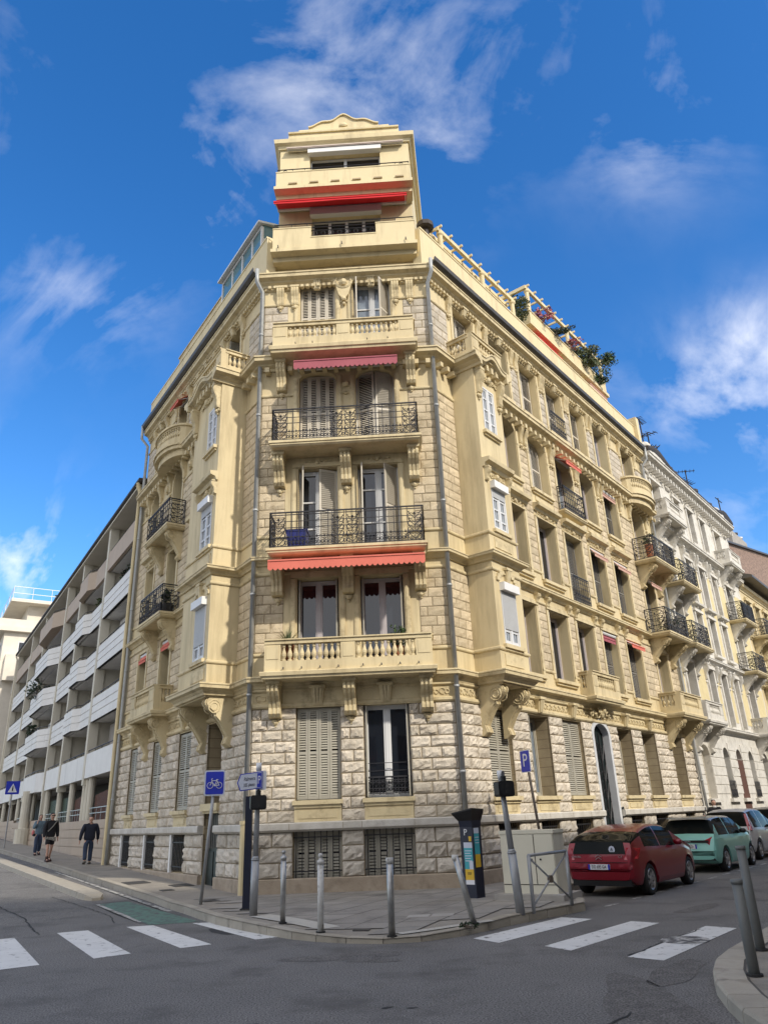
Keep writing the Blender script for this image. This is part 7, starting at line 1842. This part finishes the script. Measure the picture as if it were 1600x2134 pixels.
def person(lab, loc, face_az, H, top, trouser, shoe, hair, bare_leg=0, wide=1.0, stride=.16, arm=(.06, -.05), hairlong=0, bald=False, lab2=None, hem=.465, sleeve=1, raise_arm=None):
    # local frame: +y is where the figure faces, built at height 1 and scaled
    o = thing('person', lab, 'person', loc, 'people walking along the pavements', -rad(face_az)); s = H
    S = lambda x, y, z: (x * s * (wide if z > .45 else (1 + (wide - 1) * .4)), y * s, z * s)
    hip, kn, an = .50, .275, .045
    st = stride
    legs = []
    for sg, f in ((1, 1), (-1, -1)):
        kneeb = .035 if f < 0 else .05
        legs.append((sg, [S(sg * .052, 0, hip), S(sg * .058, f * st * .45 + kneeb, kn), S(sg * .058, f * st, an + (.03 if f < 0 else 0)), S(sg * .062, f * st + .085, .018 + (.005 if f < 0 else 0))]))
    sh = .815; arms = []
    for sg, sw in ((1, arm[0]), (-1, arm[1])):
        if raise_arm == sg: arms.append((sg, [S(sg * .105, 0, sh), S(sg * .155, .05, .66), S(sg * .10, .13, .78), S(sg * .085, .12, .85)]))
        else: arms.append((sg, [S(sg * .105, 0, sh), S(sg * .150, sw * .5 - .01, .645), S(sg * .165, sw + .04, .50), S(sg * .165, sw + .055, .455)]))
    spine = [(S(0, 0, .52), (.085 * s * wide, .062 * s)), (S(0, .0, .60), (.078 * s * wide, .058 * s)), (S(0, .0, .72), (.092 * s * wide, .06 * s)), (S(0, 0, .80), (.075 * s * wide, .05 * s)), (S(0, .005, .85), .033 * s), (S(0, .012, .885), .032 * s), (S(0, .016, .915), (.045 * s, .056 * s)), (S(0, .014, .955), (.052 * s, .062 * s)), (S(0, .008, .988), (.038 * s, .046 * s))]
    ch = [spine]
    for sg, L_ in legs: ch.append([(S(0, 0, .52), 0), (L_[0], .05 * s), (L_[1], .032 * s), (L_[2], .022 * s), (L_[3], .018 * s)])
    for sg, A in arms:
        ch.append([(S(0, 0, .80), 0), (A[0], .034 * s), (A[1], .025 * s), (A[2], .017 * s), (A[3], (.021 * s, .012 * s))])
        d = (V(A[3]) - V(A[2])).normalized(); e = V((0, 1, 0)); e = (e - d * e.dot(d)).normalized(); f_ = d.cross(e)
        for k, (off, ln) in enumerate(((-.016, .040), (-.005, .048), (.006, .046), (.016, .036))):
            b = V(A[3]) + d * .004 * s + e * off * s; ch.append([(A[3], 0), (tuple(b + d * .012 * s), .006 * s), (tuple(b + d * ln * .62 * s + f_ * .003 * s * sg), .0055 * s), (tuple(b + d * ln * s + f_ * .010 * s * sg), .0045 * s)])
        b = V(A[3]) - d * .012 * s; ch.append([(A[3], 0), (tuple(b + e * .022 * s), .007 * s), (tuple(b + e * .030 * s + d * .022 * s), .006 * s)])
    body = skinmesh(ch, 'body', 'skin', o, loc, 2)
    # face
    hc = V(S(0, .016, .935)); f = MB()
    f.loft([[hc + V((-.006 * s, .046 * s, .012 * s)), hc + V((.006 * s, .046 * s, .012 * s)), hc + V((0, .05 * s, .014 * s))], [hc + V((-.010 * s, .048 * s, -.010 * s)), hc + V((.010 * s, .048 * s, -.010 * s)), hc + V((0, .066 * s, -.008 * s))]])
    for sg in (-1, 1): f.ball(hc + V((sg * .046 * s, -.004 * s, 0)), .012 * s, 6, 0, (.5, .8, 1.3))
    f.build('nose_and_ears', 'skin', o)
    e = MB()
    for sg in (-1, 1): e.ball(hc + V((sg * .017 * s, .046 * s, .014 * s)), .0065 * s, 6)
    e.loft([[hc + V((-.016 * s, .049 * s, -.026 * s)), hc + V((.016 * s, .049 * s, -.026 * s)), hc + V((0, .053 * s, -.024 * s))], [hc + V((-.014 * s, .049 * s, -.031 * s)), hc + V((.014 * s, .049 * s, -.031 * s)), hc + V((0, .053 * s, -.031 * s))]]); e.build('eyes_and_mouth', 'ink', o)
    # jacket
    tp = [[(S(0, 0, hem), (.112 * s * wide, .085 * s)), (S(0, 0, .60), (.112 * s * wide, .088 * s)), (S(0, 0, .72), (.118 * s * wide, .084 * s)), (S(0, 0, .80), (.102 * s * wide, .066 * s)), (S(0, .0, .832), (.078 * s * wide, .055 * s)), (S(0, .004, .862), .044 * s)]]
    for sg, A in arms: tp.append([(S(0, 0, .80), 0), (A[0], .055 * s), (A[1], .046 * s), (tuple(V(A[2]).lerp(V(A[3]), .1)), .030 * s)])
    skinmesh(tp, 'jacket', top, o, loc, 2)
    tr = [[(S(0, 0, .55), (.086 * s * wide, .068 * s)), (S(0, 0, .51), (.090 * s * wide, .07 * s))]]
    for sg, L_ in legs:
        if bare_leg: tr.append([(S(0, 0, .51), 0), (L_[0], .062 * s), (tuple(V(L_[0]).lerp(V(L_[1]), .75)), .058 * s)])
        else: tr.append([(S(0, 0, .51), 0), (L_[0], .068 * s), (L_[1], .052 * s), (tuple(V(L_[2]) + V((0, 0, .01))), .046 * s)])
    skinmesh(tr, 'trousers', trouser, o, loc, 2)
    b = MB()
    for sg, L_ in legs:
        a = V(L_[2]); t = V(L_[3]); b.loft([[q + V((x * .03 * s, 0, z * s)) for x, z in ((-1, -.018), (1, -.018), (1, .012), (0, .02), (-1, .012))] for q in (a + V((0, -.03 * s, -.02 * s)), a + V((0, .02 * s, -.02 * s)), t, t + V((0, .02 * s, -.004 * s)))])
        if bare_leg: b.tube([a - V((0, 0, .02 * s)), a + V((0, 0, .07 * s))], .03 * s, 8)
    b.build('shoes', shoe, o, True)
    if not bald:
        h = MB(); c = V(S(0, .002, .955)); h.ball(c + V((0, -.006 * s, .008 * s)), .058 * s, 12, 0, (.92, 1.02, .88))
        if hairlong: h.ball(c + V((0, -.03 * s, -.05 * s)), .05 * s, 9, 0, (1, .6, 1.5))
        h.build('hair', hair, o, True)
    return o, S, arms
def on_pave(s, off): q = Lp(s, off); return (q.x, q.y, gh(q.x, q.y, .145))
# faces towards the camera: azimuth of street direction reversed
PD = -34.24
o, S, A = person('woman in a blue denim jacket and jeans walking beside the man in shorts', on_pave(19.8, 1.02), PD + 178, 1.60, 'denim', 'jeans', 'boot', 'hair_brown', hairlong=1, stride=.07, raise_arm=1)
b = MB(); b.ball(S(.13, .06, .50), .075, 9, 0, (.9, .6, .9)); b.build('camera_bag', 'cloth_black', o, True); b = MB(); b.ball(S(.13, -.08, .55), .11, 9, 0, (.6, .8, 1.2)); b.build('coral_bag', 'bag_coral', o, True)
o, S, A = person('man in a black hoodie, dark shorts, boots and sunglasses walking towards the camera', on_pave(15.1, 1.45), PD + 172, 1.70, 'cloth_black', 'cloth_black', 'boot', 'hair_dark', bare_leg=1, stride=.10)
b = MB(); b.loft([[V(S(x * .105, y * .08, .505)) for x, y in ((-1, -.6), (-.6, -1), (.6, -1), (1, -.6), (1, .6), (.6, 1), (-.6, 1), (-1, .6))], [V(S(x * .115, y * .09, .44 + .03 * x)) for x, y in ((-1, -.6), (-.6, -1), (.6, -1), (1, -.6), (1, .6), (.6, 1), (-.6, 1), (-1, .6))]]); b.build('shirt_hem', 'shirt_print', o)
b = MB(); b.box(S(-.042, .058, .945)[0], S(.042, .058, .945)[0], S(0, .058, 0)[1], S(0, .07, 0)[1], S(0, 0, .94)[2], S(0, 0, .962)[2]); b.build('sunglasses', 'ink', o)
b = MB(); b.tube([S(-.09, .07, .83), S(0, .095, .72), S(.09, .08, .62)], .022, 6); b.build('bag_strap', 'shutter_dark', o)
person('bald man in a navy jacket and jeans walking away with his back turned', on_pave(12.6, .6), PD + 4, 1.58, 'cloth_navy', 'jeans', 'shoe', 'hair_dark', bald=True, wide=1.22, stride=.06, hem=.455)
q = Rp(17.2, .55); o, S, A = person('dark haired person in a black jacket and pale scarf behind the parked cars', (q.x, q.y, .145), 195, 1.70, 'cloth_black', 'jeans', 'boot', 'hair_dark', hairlong=1, stride=.06)
b = MB(); b.ball(S(0, .03, .845), .085, 9, 0, (1, .9, .7)); b.build('scarf', 'white', o, True)
